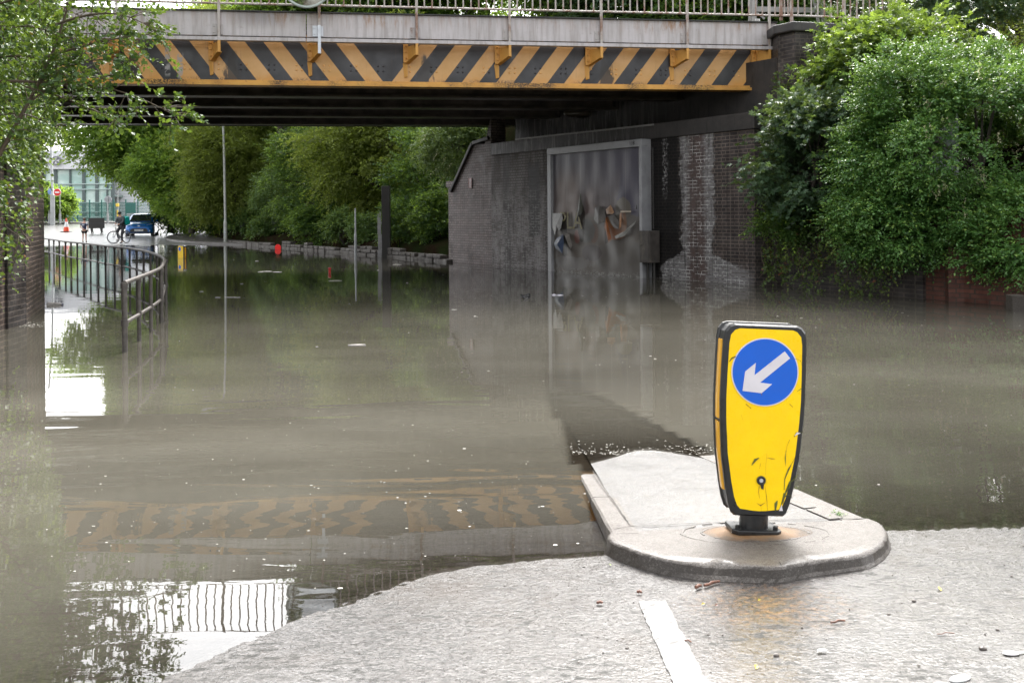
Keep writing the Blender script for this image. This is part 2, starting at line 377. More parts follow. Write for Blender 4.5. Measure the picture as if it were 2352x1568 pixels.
def water_mat():
    m = NT('flood_water'); g = m.n('ShaderNodeNewGeometry').outputs['Position']; x, y, z = xyz(m, g)
    dep = m.n('ShaderNodeAttribute', attribute_name='depth').outputs['Fac']
    swell = m.noise(m.mapv(g, (.75, 2.6, 1)), 1.0, 2, .35, .5)
    rip = m.noise(m.mapv(g, (2, 6, 1)), 1.0, 3, .5, .4)
    fine = m.noise(m.mapv(g, (1, 1.8, 1)), 26, 3, .6)
    near = m.mr(y, 6, 13, 1, 0)                                                  # open to the breeze at the near edge, sheltered below the bridge
    far = m.mr(y, 14, 34, 0, 1); calm = m.mr(m.noise(g, .16, 3, .6), .4, .62)
    h = m.math('MULTIPLY', swell, m.math('ADD', .0011, m.math('MULTIPLY', near, .0026)))
    h = m.math('ADD', h, m.math('MULTIPLY', rip, m.math('ADD', m.math('ADD', .00022, m.math('MULTIPLY', near, .00008)), m.math('MULTIPLY', far, m.math('MULTIPLY', calm, .0024)))))
    h = m.math('ADD', h, m.math('MULTIPLY', fine, m.math('ADD', .00001, m.math('MULTIPLY', far, m.math('MULTIPLY', calm, .0002)))))
    nor = m.bump(h, 1.0, 1.0)
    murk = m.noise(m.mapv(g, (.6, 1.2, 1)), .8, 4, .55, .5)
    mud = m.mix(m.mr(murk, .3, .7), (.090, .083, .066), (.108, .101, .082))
    clear = m.math('MULTIPLY', m.mr(y, 17, 36, 1, .42), m.math('SUBTRACT', 1.0, m.math('MULTIPLY', m.mr(x, 1.4, 3.0, 0, .3), m.mr(y, 5.5, 9.5, 1, 0))))      # mud colour darker far off and right of the island
    clear = m.math('MULTIPLY', clear, m.mr(y, 7.0, 10.5, 1, .76))  # shade of the bridge put into the mud colour past the near water
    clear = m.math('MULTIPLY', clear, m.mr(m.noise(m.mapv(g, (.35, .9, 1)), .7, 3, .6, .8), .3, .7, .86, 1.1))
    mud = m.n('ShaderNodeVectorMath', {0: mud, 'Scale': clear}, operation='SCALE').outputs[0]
    op = m.math('SUBTRACT', 1.0, m.math('EXPONENT', m.math('MULTIPLY', m.math('MAXIMUM', dep, 0.0), -17.0)))
    film = m.n('ShaderNodeBsdfDiffuse', {'Color': mud})
    tr = m.n('ShaderNodeBsdfTransparent', {'Color': (.93, .9, .84)})
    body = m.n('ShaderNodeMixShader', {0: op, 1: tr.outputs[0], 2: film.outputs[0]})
    gl = m.n('ShaderNodeBsdfGlossy', {'Color': (1, 1, 1), 'Roughness': .008, 'Normal': nor})
    fr = m.n('ShaderNodeFresnel', {'IOR': 1.5, 'Normal': nor})
    return m.done(m.n('ShaderNodeMixShader', {0: fr, 1: body.outputs[0], 2: gl.outputs[0]}))
M['water'] = water_mat()
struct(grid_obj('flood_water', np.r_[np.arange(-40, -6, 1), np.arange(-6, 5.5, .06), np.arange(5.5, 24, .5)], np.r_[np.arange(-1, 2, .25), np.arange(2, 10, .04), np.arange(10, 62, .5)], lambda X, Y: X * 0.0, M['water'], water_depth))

# ================================================================ traffic island
isl = thing('traffic_island', 'wet concrete kerbed traffic island sloping down into the brown flood water', 'traffic island', (1.0, 4.7, 0))
def resample(pts, step, smooth=0):
    pts = [Vector(p) for p in pts]; out = [pts[0]]; 
    for a, b in zip(pts, pts[1:]):
        n = max(1, int((b - a).length / step)); out += [a.lerp(b, i / n) for i in range(1, n + 1)]
    for _ in range(smooth):
        out = [out[0]] + [(out[i - 1] + out[i] * 2 + out[i + 1]) / 4 for i in range(1, len(out) - 1)] + [out[-1]]
    return out
nose = [WI(*c2(*p)) for p in ((345, 905), (318, 935), (345, 965), (400, 990), (520, 1035), (700, 1085), (960, 1118), (1200, 1128), (1440, 1138), (1500, 1118), (1700, 1090), (1990, 1055), (2085, 1000), (2125, 940), (2120, 900), (2085, 850), (2010, 822))]
nose = resample(nose, .018, 4)
rng = np.random.default_rng(3)
def chip(i, u):
    return .5 + .5 * math.sin(i * .31) * math.sin(i * .13 + 1)
cen = Vector((1.05, 4.62, .1)); rings = [[] for _ in range(7)]
for i, p in enumerate(nose):
    q = nose[min(i + 1, len(nose) - 1)] - nose[max(i - 1, 0)]; n = Vector((q.y, -q.x, 0)).normalized()
    if (p + n - cen).length < (p - cen).length: n = -n
    t = i / len(nose); hurt = (.009 * math.exp(-((t - .34) / .05) ** 2) + .008 * math.exp(-((t - .56) / .01) ** 2) + .005 * math.exp(-((t - .7) / .1) ** 2)) * random.uniform(.6, 1.2)
    r = lambda s: random.uniform(-s, s)
    gzv = float(G(p.x, p.y)) - .03; zt = itop(p.y)
    rings[0].append(Vector((p.x, p.y, gzv)) + n * .028)
    rings[1].append(Vector((p.x, p.y, gzv + .035)) + n * (.024 + r(.002)))
    rings[2].append(Vector((p.x, p.y, zt - .045)) + n * (.016 + r(.003) - hurt * 1.5))
    rings[3].append(Vector((p.x, p.y, zt - .012 - hurt)) + n * (.012 + r(.003) - hurt * 2.2))
    rings[4].append(Vector((p.x, p.y, zt - .003 - hurt * 1.3)) + n * (.004 + r(.002) - hurt * 2.5))
    rings[5].append(Vector((p.x, p.y, zt - .0006 - hurt * .3)) - n * (.006 + hurt * 2.6))
    rings[6].append(Vector((p.x, p.y, zt)) - n * (.05 + hurt * 2))
mb = MB(); mb.loft([list(r) for r in rings], caps=False, closed=False, smooth=True)
topv = rings[6]; mb.add(topv, [tuple(range(len(topv)))], 0)
mk('nose_kerb', mb, M['kerb'], isl)
def kerbrow(a, b, w, inward, name, n=3, zt=0.0):
    a = Vector(a); b = Vector(b); d = (b - a); L = d.length; d.normalize(); nn = Vector((d.y, -d.x, 0)) * inward
    for i in range(n):
        p = a + d * (L * i / n + .004); q = a + d * (L * (i + 1) / n - .004); mb = MB(); rr = []
        for k in range(9):
            c = p.lerp(q, k / 8); z = itop(c.y) + zt * max(0, c.y - 4.5); g = float(G(c.x, c.y)) - .04; j = random.uniform(-.0015, .0015)
            rr.append([Vector((c.x, c.y, g)) - nn * .012, Vector((c.x, c.y, z - .03)) - nn * (.006 + j), Vector((c.x, c.y, z - .008)) + nn * (.001 + j), Vector((c.x, c.y, z - .001)) + nn * .012,
                       Vector((c.x, c.y, z)) + nn * (.03), Vector((c.x, c.y, z)) + nn * w, Vector((c.x, c.y, g)) + nn * w])
        mb.loft(rr, smooth=False); mk(name, mb, M['kerb'], isl)
pl0, pl1 = WI(*c2(335, 925)), WI(*c2(133, 540)); far_l = pl0 + (pl1 - pl0) * 4.2
wl = (WI(*c2(455, 872)) - WI(*c2(345, 905))).length
kerbrow(pl0, far_l, .125, 1, 'kerb_stone', 7, -.014)
pr0, pr1 = WI(*c2(2005, 822)), WI(*c2(1525, 600)); far_r = pr0 + (WI(*c2(980, 385)) - pr0) * 2.6
kerbrow(pr0, far_r, .125, -1, 'kerb_stone', 7)
mb = MB(); vs = []
NY = 50
for i in range(NY + 1):
    y = 4.42 + (9.8 - 4.42) * i / NY
    xa, xb = ISL_L(y) + .1, ISL_R(y) - .1
    for k in range(9):
        x = xa + (xb - xa) * k / 8; yy = y + (.11 * (k / 8) if i == 0 else 0)
        vs.append(Vector((x, yy, itop(yy) - .005 + .0015 * math.sin(x * 9 + yy * 5) + min(1, (yy - 4.4) * 1.2) * (.012 * math.sin(math.pi * min(1, (k + .6) / 8.6)) - .006 * (1 - k / 8)))))
mb.add(vs, [(i * 9 + k, i * 9 + k + 1, i * 9 + k + 10, i * 9 + k + 9) for i in range(NY) for k in range(8)], 0, True)
mk('infill', mb, M['infill'], isl)
# worn paving strip beside the right kerb
mb = MB(); a = WI(*c2(1880, 826), .0); b = WI(*c2(1500, 672), .0); dd = (b - a).normalized(); rr_ = Vector((dd.y, -dd.x, 0))
for i in range(3):
    p = a + dd * (.21 * i + .02); q = p + dd * .19
    mb.prism([Vector((s.x, s.y, itop(s.y) - .02)) for s in (p - rr_ * .01, q - rr_ * .01, q - rr_ * .085, p - rr_ * .085)], (0, 0, .023))
mk('paving_strip', mb, M['kerb'], isl, bevel=.004)

M['joint'] = plain('dark_joint', (.02, .016, .012), .8)
def groove(pts, w0, nm):
    mb = MB(); vs = []; pts = resample(pts, .02)
    for i, p in enumerate(pts):
        q = pts[min(i + 1, len(pts) - 1)] - pts[max(i - 1, 0)]; n = Vector((q.y, -q.x, 0)).normalized(); w_ = w0 * random.uniform(.4, 1.3); j = random.uniform(-.002, .002)
        for s in (-1, 1): a = p + n * (s * w_ + j); vs.append((a.x, a.y, itop(a.y) + .0012))
    mb.add(vs, [(2 * i, 2 * i + 1, 2 * i + 3, 2 * i + 2) for i in range(len(pts) - 1)]); mk(nm, mb, M['joint'], isl)
groove([WI(*c2(350, 895)), WI(*c2(450, 876)), WI(*c2(1000, 850)), WI(*c2(1500, 832)), WI(*c2(1990, 824))], .0035, 'joint')
groove([WI(*c2(1445, 1128)), WI(*c2(1420, 1095)), WI(*c2(1395, 1060)), WI(*c2(1355, 1005))], .003, 'crack')
groove([WI(*c2(212, 512)), WI(*c2(300, 640)), WI(*c2(460, 872))], .003, 'joint')
# ================================================================ walls
def whiteout(m, c, mask, col, amt=1.0): return m.mix(m.math('MULTIPLY', mask, amt), c, col)
A0 = W(1735, 655); B0 = W(1130, 610); C0 = W(1040, 604)
dw = (Vector((B0.x, B0.y)) - Vector((A0.x, A0.y))).normalized(); dw = Vector((dw.x, dw.y, 0)); AW = Vector((A0.x, A0.y, 0))
LB = (B0 - A0).length; LC = LB + (C0 - B0).length
WROT = math.atan2(dw.y, dw.x)
def uw(x): return on_plane(x, 500, AW, dw)[0]
def zw(x, y): return on_plane(x, y, AW, dw)[1]
zl = (zw(1571, 311) + zw(1138, 357)) / 2; zl2 = zl + .34
U = {k: uw(k) for k in (1745, 1730, 1640, 1565, 1530, 1500, 1490, 1262, 1240, 1215, 1195, 1160, 1130, 1080, 1060)}
def wall_extra(m, co, x, z, c, rg, fac):
    nz = m.math('MULTIPLY', m.math('SUBTRACT', m.noise(m.mapv(co, (1, 1, .9)), 2.2, 5, .6), .5), .55)
    nzf = m.math('MULTIPLY', m.math('SUBTRACT', m.noise(co, 8, 4, .6), .5), .3)
    nn = m.math('ADD', nz, nzf)
    flo = m.mr(z, .25, .65, .8, 0)                                               # lime and wet sheen painted pale, fanning out towards the foot
    a, b = U[1640], U[1565]
    lime = m.math('MULTIPLY', m.mr(m.math('ADD', m.math('ADD', x, nn), flo), a - .03, a + .06), m.mr(m.math('SUBTRACT', m.math('ADD', x, nn), m.math('MULTIPLY', flo, .8)), b - .05, b + .05, 1, 0))
    lime = m.math('MULTIPLY', lime, m.mr(m.noise(co, 11, 5, .7), .36, .5, .5, 1))
    core = window(m, x, a + .28, b - .22, .1, nn)
    lime2 = m.math('MULTIPLY', m.mr(m.math('ADD', z, nn), .2, .42, 1, 0), m.mr(x, U[1730] - .1, U[1730] + .3))
    lime2 = m.math('MULTIPLY', lime2, m.mr(x, b + .3, b + .5, 1, 0))
    lime = m.math('MAXIMUM', lime, lime2)
    drip = m.math('MULTIPLY', window(m, x, U[1530] - .05, U[1530] + .1, .03, nzf), m.mr(z, 1.7, 2.1))
    lime = m.math('MAXIMUM', lime, m.math('MULTIPLY', drip, m.mr(m.noise(co, 14, 4, .7), .45, .6)))
    far = m.mr(m.math('ADD', x, nn), U[1262] - .1, U[1262] + .3)                 # pale lime skin beyond the billboard, colour raised to stand in for light
    leach_light = m.math('MULTIPLY', far, m.mr(m.noise(m.mapv(co, (1, 1, .45)), 2.4, 6, .65), .33, .62, .25, 1))
    soot = window(m, x, b + .02, U[1490] + .9, .12, nn)
    c = m.mix(m.math('MULTIPLY', soot, .88), c, (.006, .006, .006))
    c = m.mix(m.math('MULTIPLY', leach_light, .85), c, m.mix(fac, (.42, .39, .385), (.05, .045, .042)))
    wet = m.math('MAXIMUM', m.math('MULTIPLY', window(m, x, U[1240], U[1215], .05, nzf), m.math('MULTIPLY', m.mr(z, .85, .9), m.mr(m.math('ADD', z, m.math('MULTIPLY', nn, 2)), 2.7, 3.1, 1, 0))),
                 m.math('MULTIPLY', window(m, x, U[1195] + .5, U[1160] + .1, .06, nzf), .55))
    c = m.mix(m.math('MULTIPLY', wet, .9), c, (.012, .009, .008))
    c = m.mix(m.math('MULTIPLY', lime, m.math('SUBTRACT', .85, m.math('MULTIPLY', core, .45))), c, m.mix(fac, (.22, .21, .21), (.08, .07, .065)))
    c = m.mix(m.math('MULTIPLY', m.math('MULTIPLY', core, lime), .5), c, (.07, .03, .022))
    # lime crust along the beds where water runs down
    crust = m.math('MULTIPLY', m.math('MULTIPLY', fac, m.mr(m.noise(m.mapv(co, (.6, 1, 1)), 7, 4, .6), .4, .6)), m.math('MAXIMUM', m.math('MULTIPLY', lime, .9), m.math('MULTIPLY', m.math('MULTIPLY', far, m.mr(z, 2.4, 1.8)), .8)))
    c = m.mix(crust, c, (.55, .54, .52))
    run = m.mr(m.noise(m.mapv(co, (5, 5, .35)), 2.2, 5, .65), .5, .7)
    c = m.mix(m.math('MULTIPLY', run, .6), c, (.015, .013, .012))
    return c, m.math('SUBTRACT', .7, m.math('MULTIPLY', wet, .2))
M['brick_wall'] = brick('sooty_engineering_brick', (.06, .043, .04), (.03, .025, .026), (.2, .16, .135), wall_extra, rough=.5, bumps=.7)
def plain_extra(lime_amt):
    def f(m, co, x, z, c, rg, fac):
        run = m.mr(m.noise(m.mapv(co, (4, 4, .3)), 1.6, 6, .7), .56, .72)
        c = m.mix(m.math('MULTIPLY', run, lime_amt), c, (.2, .18, .16))
        g = m.mr(m.noise(co, 1.3, 5, .7), .5, .7)
        c = m.mix(m.math('MULTIPLY', g, .5), c, (.02, .018, .015))
        return c, rg
    return f
M['brick_dark'] = brick('dark_blue_brick', (.05, .04, .038), (.026, .022, .024), (.12, .1, .085), plain_extra(.3), rough=.45)
M['brick_left'] = brick('brown_blue_brick', (.085, .06, .052), (.05, .038, .036), (.26, .2, .16), plain_extra(.2), rough=.45)
M['brick_pale'] = brick('weathered_grey_brick', (.4, .34, .325), (.26, .215, .21), (.09, .07, .065), plain_extra(.3), rough=.6)
M['brick_red'] = brick('red_brick', (.16, .045, .025), (.1, .03, .018), (.07, .05, .04), plain_extra(.1), rough=.6)
def soot_conc():
    m = NT('sooty_concrete'); co = m.coord(); x, y, z = xyz(m, co); n = m.noise(co, 3, 6, .7)
    far = m.mr(x, U[1490] - 1, U[1262])
    dr = m.mr(m.noise(m.mapv(co, (4, 4, .35)), 2.6, 6, .7), .48, .6)
    c = m.mix(m.mr(n, .3, .7), (.02, .018, .017), (.04, .034, .031)); c = m.mix(m.math('MULTIPLY', far, dr), c, (.21, .2, .2))
    d2 = m.mr(m.noise(m.mapv(co, (5, 5, .6), (3, 0, 0)), 3, 6, .7), .55, .66); c = m.mix(m.math('MULTIPLY', d2, .9), c, (.008, .008, .007))
    return m.done(m.bsdf(col=c, rough=.55, nor=m.bump(m.noise(co, 30, 5), .3, .01)))
M['soot_conc'] = soot_conc()
ab = thing('bridge_abutment', 'sooty brick abutment wall with white lime streaks standing in the flood under the bridge', 'abutment', AW, WROT)
mb = MB(); mb.box((LB / 2, -.5, (zl - .8) / 2), (LB, 1.0, zl + .8)); 
mk('brick_face', mb, M['brick_wall'], ab, True)
mb = MB(); mb.box((LB / 2 - .05, -.48, (zl + zl2) / 2), (LB + .0, 1.06, zl2 - zl)); mb.box((LB / 2, -1.2, zl2 + .6), (LB + .2, .6, 1.2))
mk('bearing_shelf', mb, M['soot_conc'], ab, True, bevel=.01)
mb = MB()                                                   # return of the wall towards the right bank (front corner)
ux = Vector((1, .153, 0)).normalized()
e = AW + Vector((0, -.02, 0)); e2 = e + ux * 3.2
mb.prism([e + Vector((0, 0, -.7)), e2 + Vector((0, 0, -.7)), e2 + Vector((0, 1.2, -.7)), e + Vector((.0, 1.2, -.7)) + dw * .0 + Vector((.5, 0, 0))], (0, 0, zl + .62))
mk('return_wall', mb, M['brick_dark'], ab)
mb = MB(); mb.beam(AW + dw * 3 + Vector((-.03, -.03, zl2 - .02)), AW + dw * (LB * .86) + Vector((-.06, -.04, zl2 + .02)), .05, .04)
mk('cable_tray', mb, plain('tray_steel', (.25, .24, .23), .5, .4), ab)
# far wing wall with sloping coping
wing = thing('wing_wall', 'grey brick wing wall with sloping top at the far end of the underpass', 'wall', AW + dw * LB, WROT)
def wl_(x, y): s, z = on_plane(x, y, AW, dw); return s - LB, z
e0 = wl_(1125, 300); pts = [wl_(1128, 620), (0.02, zl2 + .8), (wl_(1112, 330)[0], wl_(1112, 330)[1]), (wl_(1086, 340)[0], wl_(1086, 332)[1]), (wl_(1038, 440)[0], wl_(1038, 440)[1]), (wl_(1038, 440)[0], -.7), (0.02, -.7)]
pts = pts[1:]
mb = MB(); mb.prism([Vector((a, -.02, b)) for a, b in pts], (0, -.5, 0)); mk('brick_face', mb, M['brick_pale'], wing, True)
mb = MB(); p_, q_ = Vector((wl_(1086, 332)[0], -.24, wl_(1086, 332)[1] + .03)), Vector((wl_(1036, 440)[0], -.24, wl_(1036, 440)[1] + .0))
mb.beam(p_, q_, .6, .1); mb.beam(p_ + Vector((-.02, 0, .0)), Vector((.1, -.24, p_.z + .1)), .6, .1); mk('coping', mb, M['soot_conc'], wing, True, bevel=.015)
sA = wl_(1036, 600)[0]; mb = MB(); mb.box((sA + .16, -.35, .8), (.3, .5, 3.1)); mb.box((sA + .16, -.35, 2.42), (.42, .6, .18))
mk('end_pilaster', mb, M['brick_pale'], wing, True)
# small notice on the wing wall
s_, z_ = on_plane(1080.5, 421, AW, dw)
mn = thing('wall_notice', 'small white notice plate with red edge fixed to the far grey wing wall', 'notice', AW + dw * s_ + Vector((0, 0, z_ - .15)), WROT)
mb = MB(); mb.box((0, .0, .15), (.17, .02, .3)); mk('plate', mb, plain('notice_white', (.55, .5, .5), .5), mn, True, bevel=.006)
mb = MB()
for z in (.02, .28): mb.box((0, .012, z), (.15, .006, .014))
for s in (-1, 1): mb.box((s * .078, .012, .15), (.01, .006, .27))
for k in range(6): mb.box((random.uniform(-.01, .01), .012, .06 + .035 * k), (.1, .005, .006))
mk('print', mb, plain('notice_red', (.4, .09, .08), .5), mn, True)

# ---- near right: low retaining wall, brick piers behind it
wr1 = W(2120, 687); wr2 = W(2250, 694); wr3 = W(2420, 714)
rt = thing('retaining_wall', 'low dark brick retaining wall under brambles on the right of the flood', 'wall', (AW + wr1) / 2)
mb = MB(); S = AW + ux * .35 + Vector((0, -.05, 0)); d = (wr1 - S).normalized(); n = Vector((-d.y, d.x, 0))
mb.prism([S + Vector((0, 0, -.7)), wr1 + Vector((0, 0, -.7)), wr1 + n * .5 + Vector((0, 0, -.7)), S + n * .5 + Vector((0, 0, -.7))], (0, 0, 2.1)); mk('brick_face', mb, M['brick_dark'], rt)
mb = MB(); mb.prism([S + Vector((0, 0, 1.4)) - n * .04, wr1 + Vector((0, 0, 1.4)) - n * .04, wr1 + n * .54 + Vector((0, 0, 1.4)), S + n * .54 + Vector((0, 0, 1.4))], (0, 0, .1)); mk('coping', mb, M['soot_conc'], rt, bevel=.01)
rb = thing('red_brick_wall', 'red brick wall and pier half hidden by the privet at the right edge', 'wall', (wr1 + wr3) / 2)
mb = MB(); d = (wr3 - wr1).normalized(); n = Vector((-d.y, d.x, 0))
mb.prism([wr1 + Vector((0, .02, -.7)) + n * .06, wr3 + Vector((0, 0, -.7)) + n * .06, wr3 + n * .6 + Vector((0, 0, -.7)), wr1 + n * .6 + Vector((0, 0, -.7))], (0, 0, 2.1)); mk('brick_face', mb, M['brick_red'], rb)
mb = MB(); p = W(2215, 693); mb.prism([p + Vector((-.28, -.06, -.7)), p + Vector((.3, -.2, -.7)), p + Vector((.42, .35, -.7)), p + Vector((-.16, .45, -.7))], (0, 0, 2.25)); mk('pier', mb, M['brick_red'], rb)
mb = MB(); p = W(2332, 716); mb.box(p + Vector((0, 0, .0)), (.18, .2, .5)); o = mk('concrete_stub', mb, M['kerb'], bevel=.01); tag(o, 'short square concrete post poking from the water below the privet', 'post')
# ---- tall parapet pier right of the girder
pz = P(1860, 62, 20.9).z
pp = thing('parapet_pier', 'dark brick parapet pier with stone coping at the right end of the bridge', 'pier', P(1880, 500, 21.3) * 1)
pp.location.z = 0
pl_, pr_ = P(1790, 500, 20.75), P(1830, 500, 20.35); pe = P(2060, 500, 20.9)
foot = [Vector((pl_.x, pl_.y, 0)), Vector((pr_.x, pr_.y, 0)), Vector((pe.x, pe.y, 0)), Vector((pe.x, pe.y + 1.6, 0)), Vector((pl_.x, pl_.y + 1.4, 0))]
mb = MB(); mb.prism([f + Vector((0, 0, 1.0)) for f in foot], (0, 0, pz - 1.2)); mk('brick_shaft', mb, M['brick_dark'], pp)
cf = sum(foot, Vector()) / len(foot); ft2 = [f + (f - cf).normalized() * .12 for f in foot]
mb = MB(); mb.prism([f + Vector((0, 0, pz - .2)) for f in ft2], (0, 0, .2)); mk('coping', mb, M['soot_conc'], pp, bevel=.03)
# ---- left wing wall with pilaster
la = thing('left_wing_wall', 'ivy clad brown brick wing wall rising from the flood at the left edge', 'wall', (-7.4, 15, 0))
la.name = 'ivy_wall'
lp = [Vector((-5.9, 8.0, 0)), W(0, 760), W(45, 745), W(62, 738), W(103, 702), Vector((-10.4, 21.0, 0))]
hz_ = 5.35
def wallseg(a, b, th, z0, z1):
    d = (b - a).normalized(); n = Vector((-d.y, d.x, 0)); mbx = MB()
    mbx.prism([a + Vector((0, 0, z0)), b + Vector((0, 0, z0)), b + n * th + Vector((0, 0, z0)), a + n * th + Vector((0, 0, z0))], (0, 0, z1 - z0)); return mbx
def wall_local(name, a, b, th, z0, z1, mat, parent):
    """brick wall built in its own frame so that the courses follow it"""
    d = (b - a); L = d.length; rz = math.atan2(d.y, d.x); mbx = MB(); mbx.box((L / 2, th / 2, (z0 + z1) / 2), (L, abs(th), z1 - z0))
    o = mk(name, mbx, mat, parent, True); Mw = Matrix.Translation(a) @ Matrix.Rotation(rz, 4, 'Z'); o.matrix_local = parent.matrix_basis.inverted() @ Mw
    return o
wall_local('brick_face', lp[0], lp[2], .7, -.7, hz_, M['brick_left'], la)
off = Vector((.1, -.03, 0))
wall_local('pilaster', W(36, 752) + Vector((.0, -.2, 0)), W(58, 744) + Vector((.02, 0, 0)), .5, -.7, hz_ + .01, M['brick_dark'], la)
wall_local('brick_face', lp[3] + Vector((0, -.12, 0)), lp[4], .9, -.7, hz_, M['brick_left'], la)
wall_local('brick_face', lp[4], lp[5], .9, -.7, hz_ - .9, M['brick_left'], la)
# left abutment under the bridge
lab = thing('left_abutment', 'shaded brick abutment behind the left wing wall', 'abutment', (-12.5, 25, 0)); lab.name = 'bridge_abutment'
wall_local('brick_face', Vector((-10.2, 20.5, 0)), Vector((-10.2, 20.5, 0)) + dw * 11.2, .9, -.7, 3.7, M['brick_dark'], lab)
# ---- embankments (sloping banks behind the walls)
def strip(name, line, out, prof, mat):
    vs = []; n = len(prof)
    for i, p in enumerate(line):
        for (dist, z) in prof:
            q = Vector(p) + Vector(out) * dist; vs.append((q.x, q.y, z + .12 * math.sin(q.x * 1.3 + q.y * .9 + dist) * (dist > .5)))
    mb = MB(); mb.add(vs, [(i * n + k, i * n + k + 1, (i + 1) * n + k + 1, (i + 1) * n + k) for i in range(len(line) - 1) for k in range(n - 1)], 0, True)
    return struct(mk(name, mb, mat, base=False))
far_edge = [(-1.2, 31.5, 0), (-2.6, 34.3, 0), (-5.2, 38.3, 0), (-10.2, 47, 0), (-17, 58, 0), (-19.5, 64, 0), (-19, 75, 0)]
strip('embankment', resample(far_edge, 2), (.86, .5, 0), [(-.1, -.6), (.05, .38), (2, .9), (6, 3.2), (12, 4.6), (30, 5.0)], M['soil'])
strip('embankment', resample([(S.x, S.y, 0), (wr1.x, wr1.y, 0), (wr3.x + 1, wr3.y - 2, 0), (13, 6, 0)], 1.5), (.75, .66, 0), [(.1, 0), (.4, 1.45), (1.5, 1.9), (4, 3.2), (8, 4.8), (30, 5.2)], M['soil'])
strip('embankment', resample([(5.0, 20.8, 0), (5.0 - 5.5, 29.3, 0), (-1.2, 31.4, 0)], 1.5), (.84, .54, 0), [(.9, 3.6), (1.2, 4.9), (5, 5.1), (30, 5.3)], M['soil'])
strip('embankment', resample([(-6.6, 8, 0), (-8.6, 16.9, 0), (-11, 21, 0), (-17, 30.5, 0)], 2), (-.9, -.2, 0), [(.5, 4.7), (3, 4.9), (30, 5.2)], M['soil'])
# low stone edging wall along the far water line
M['stone'] = concrete('rubble_stone', (.06, .05, .042), k=.7, rough=.6, coat=.1, bscale=30, side=False)
sw = thing('stone_edging', 'low wall of loose stone blocks along the far edge of the flood', 'stone wall', W(760, 580))
line = [W(1036, 603), W(1000, 599), W(870, 588), W(760, 579.5), W(690, 573), W(600, 566), W(530, 560)]
tot = 0; rsd = random.Random(5)
for a, b in zip(line, line[1:]):
    d = (b - a); L = d.length; d.normalize(); s = 0; rz = math.atan2(d.y, d.x); nr_ = a.y < 46
    while s < L - .1:
        l = min(rsd.uniform(.3, .65) if nr_ else rsd.uniform(.6, 1.1), L - s); p = a + d * (s + l / 2)
        for row in range(3 if nr_ else 1):
            if row == 2 and rsd.random() > .3: continue
            if row == 1 and rsd.random() > .8: continue
            mb = MB(); mb.box((0, 0, 0), (l - .02, .26 + rsd.uniform(-.03, .04), (.115 if nr_ else .24) * rsd.uniform(.88, 1.0)))
            for i in range(len(mb.v)): mb.v[i] = tuple(c + rsd.uniform(-.012, .012) for c in mb.v[i])
            Mx = Matrix.Translation(p + d * rsd.uniform(-.06, .06) * (row > 0) + Vector((rsd.uniform(-.02, .02), .1 + .03 * row, (.03 if nr_ else .06) + .12 * row))) @ Matrix.Rotation(rz + rsd.uniform(-.03, .03), 4, 'Z'); mb.xf(Mx)
            mk('stone_block', mb, M['stone'], sw, bevel=.018); tot += 1
        s += l
# far pavement with kerb on the right of the road beyond
mb = MB(); k0 = W(505, 561.5); line = [W(560, 563), W(505, 561), W(420, 556.5, .05), W(372, 549, .15), Vector((-22.5, 66, 0)), Vector((-22, 74, 0)), Vector((-19, 84, 0)), Vector((-12, 92, 0))]
line = resample(line, 1.2, 3); vs = []
for p in line:
    g = float(G(p.x, p.y)); vs += [(p.x, p.y, g - .05), (p.x, p.y, g + .09), (p.x + .13, p.y + .02, g + .1), (p.x + 3.6, p.y + .5, g + .14)]
mb.add(vs, [(i * 4 + k, i * 4 + k + 1, i * 4 + k + 5, i * 4 + k + 4) for i in range(len(line) - 1) for k in range(3)])
M['pave'] = concrete('dark_pavement', (.1, .09, .085), k=.6, rough=.4, coat=.5, bscale=20, side=False)
struct(mk('pavement', mb, M['pave'], base=False))
# ================================================================ the railway bridge
def steel_grey():
    m = NT('grey_bridge_paint'); co = m.coord(); x, y, z = xyz(m, co); n = m.noise(co, 2.0, 5, .6)
    c = m.mix(m.mr(n, .3, .7), (.5, .465, .47), (.44, .41, .41))
    st = m.noise(m.mapv(co, (7, 7, .5)), 1.5, 5, .65); c = m.mix(m.mr(st, .42, .68, 0, .6), c, (.25, .22, .2))
    big = m.mr(m.noise(co, .9, 3, .5), .5, .66)
    zt = m.mr(z, 5.12, 5.5)
    r = m.noise(m.mapv(co, (6, 6, .9)), 1.9, 7, .75)
    rust = m.math('MULTIPLY', m.mr(r, .45, .62), m.math('MULTIPLY', zt, m.math('ADD', .35, m.math('MULTIPLY', big, .75))))
    c = m.mix(m.math('MULTIPLY', rust, .95), c, (.27, .14, .06))
    r2 = m.mr(m.noise(m.mapv(co, (1, 1, 3), (4, 0, 0)), 9, 6, .75), .6, .7); bot = m.mr(z, 5.0, 4.93)
    c = m.mix(m.math('MULTIPLY', r2, m.math('ADD', .35, bot)), c, (.1, .06, .04))
    grey = m.math('MULTIPLY', window(m, x, -2.95, -2.1, .35, 0.0), m.mr(z, 5.1, 5.45)); c = m.mix(m.math('MULTIPLY', grey, .6), c, (.13, .115, .11))
    return m.done(m.bsdf(col=c, rough=.45, spec=.4, nor=m.bump(n, .05, .02)))
M['grey'] = steel_grey()
WEB0 = 4.21; WEBT = 5.15
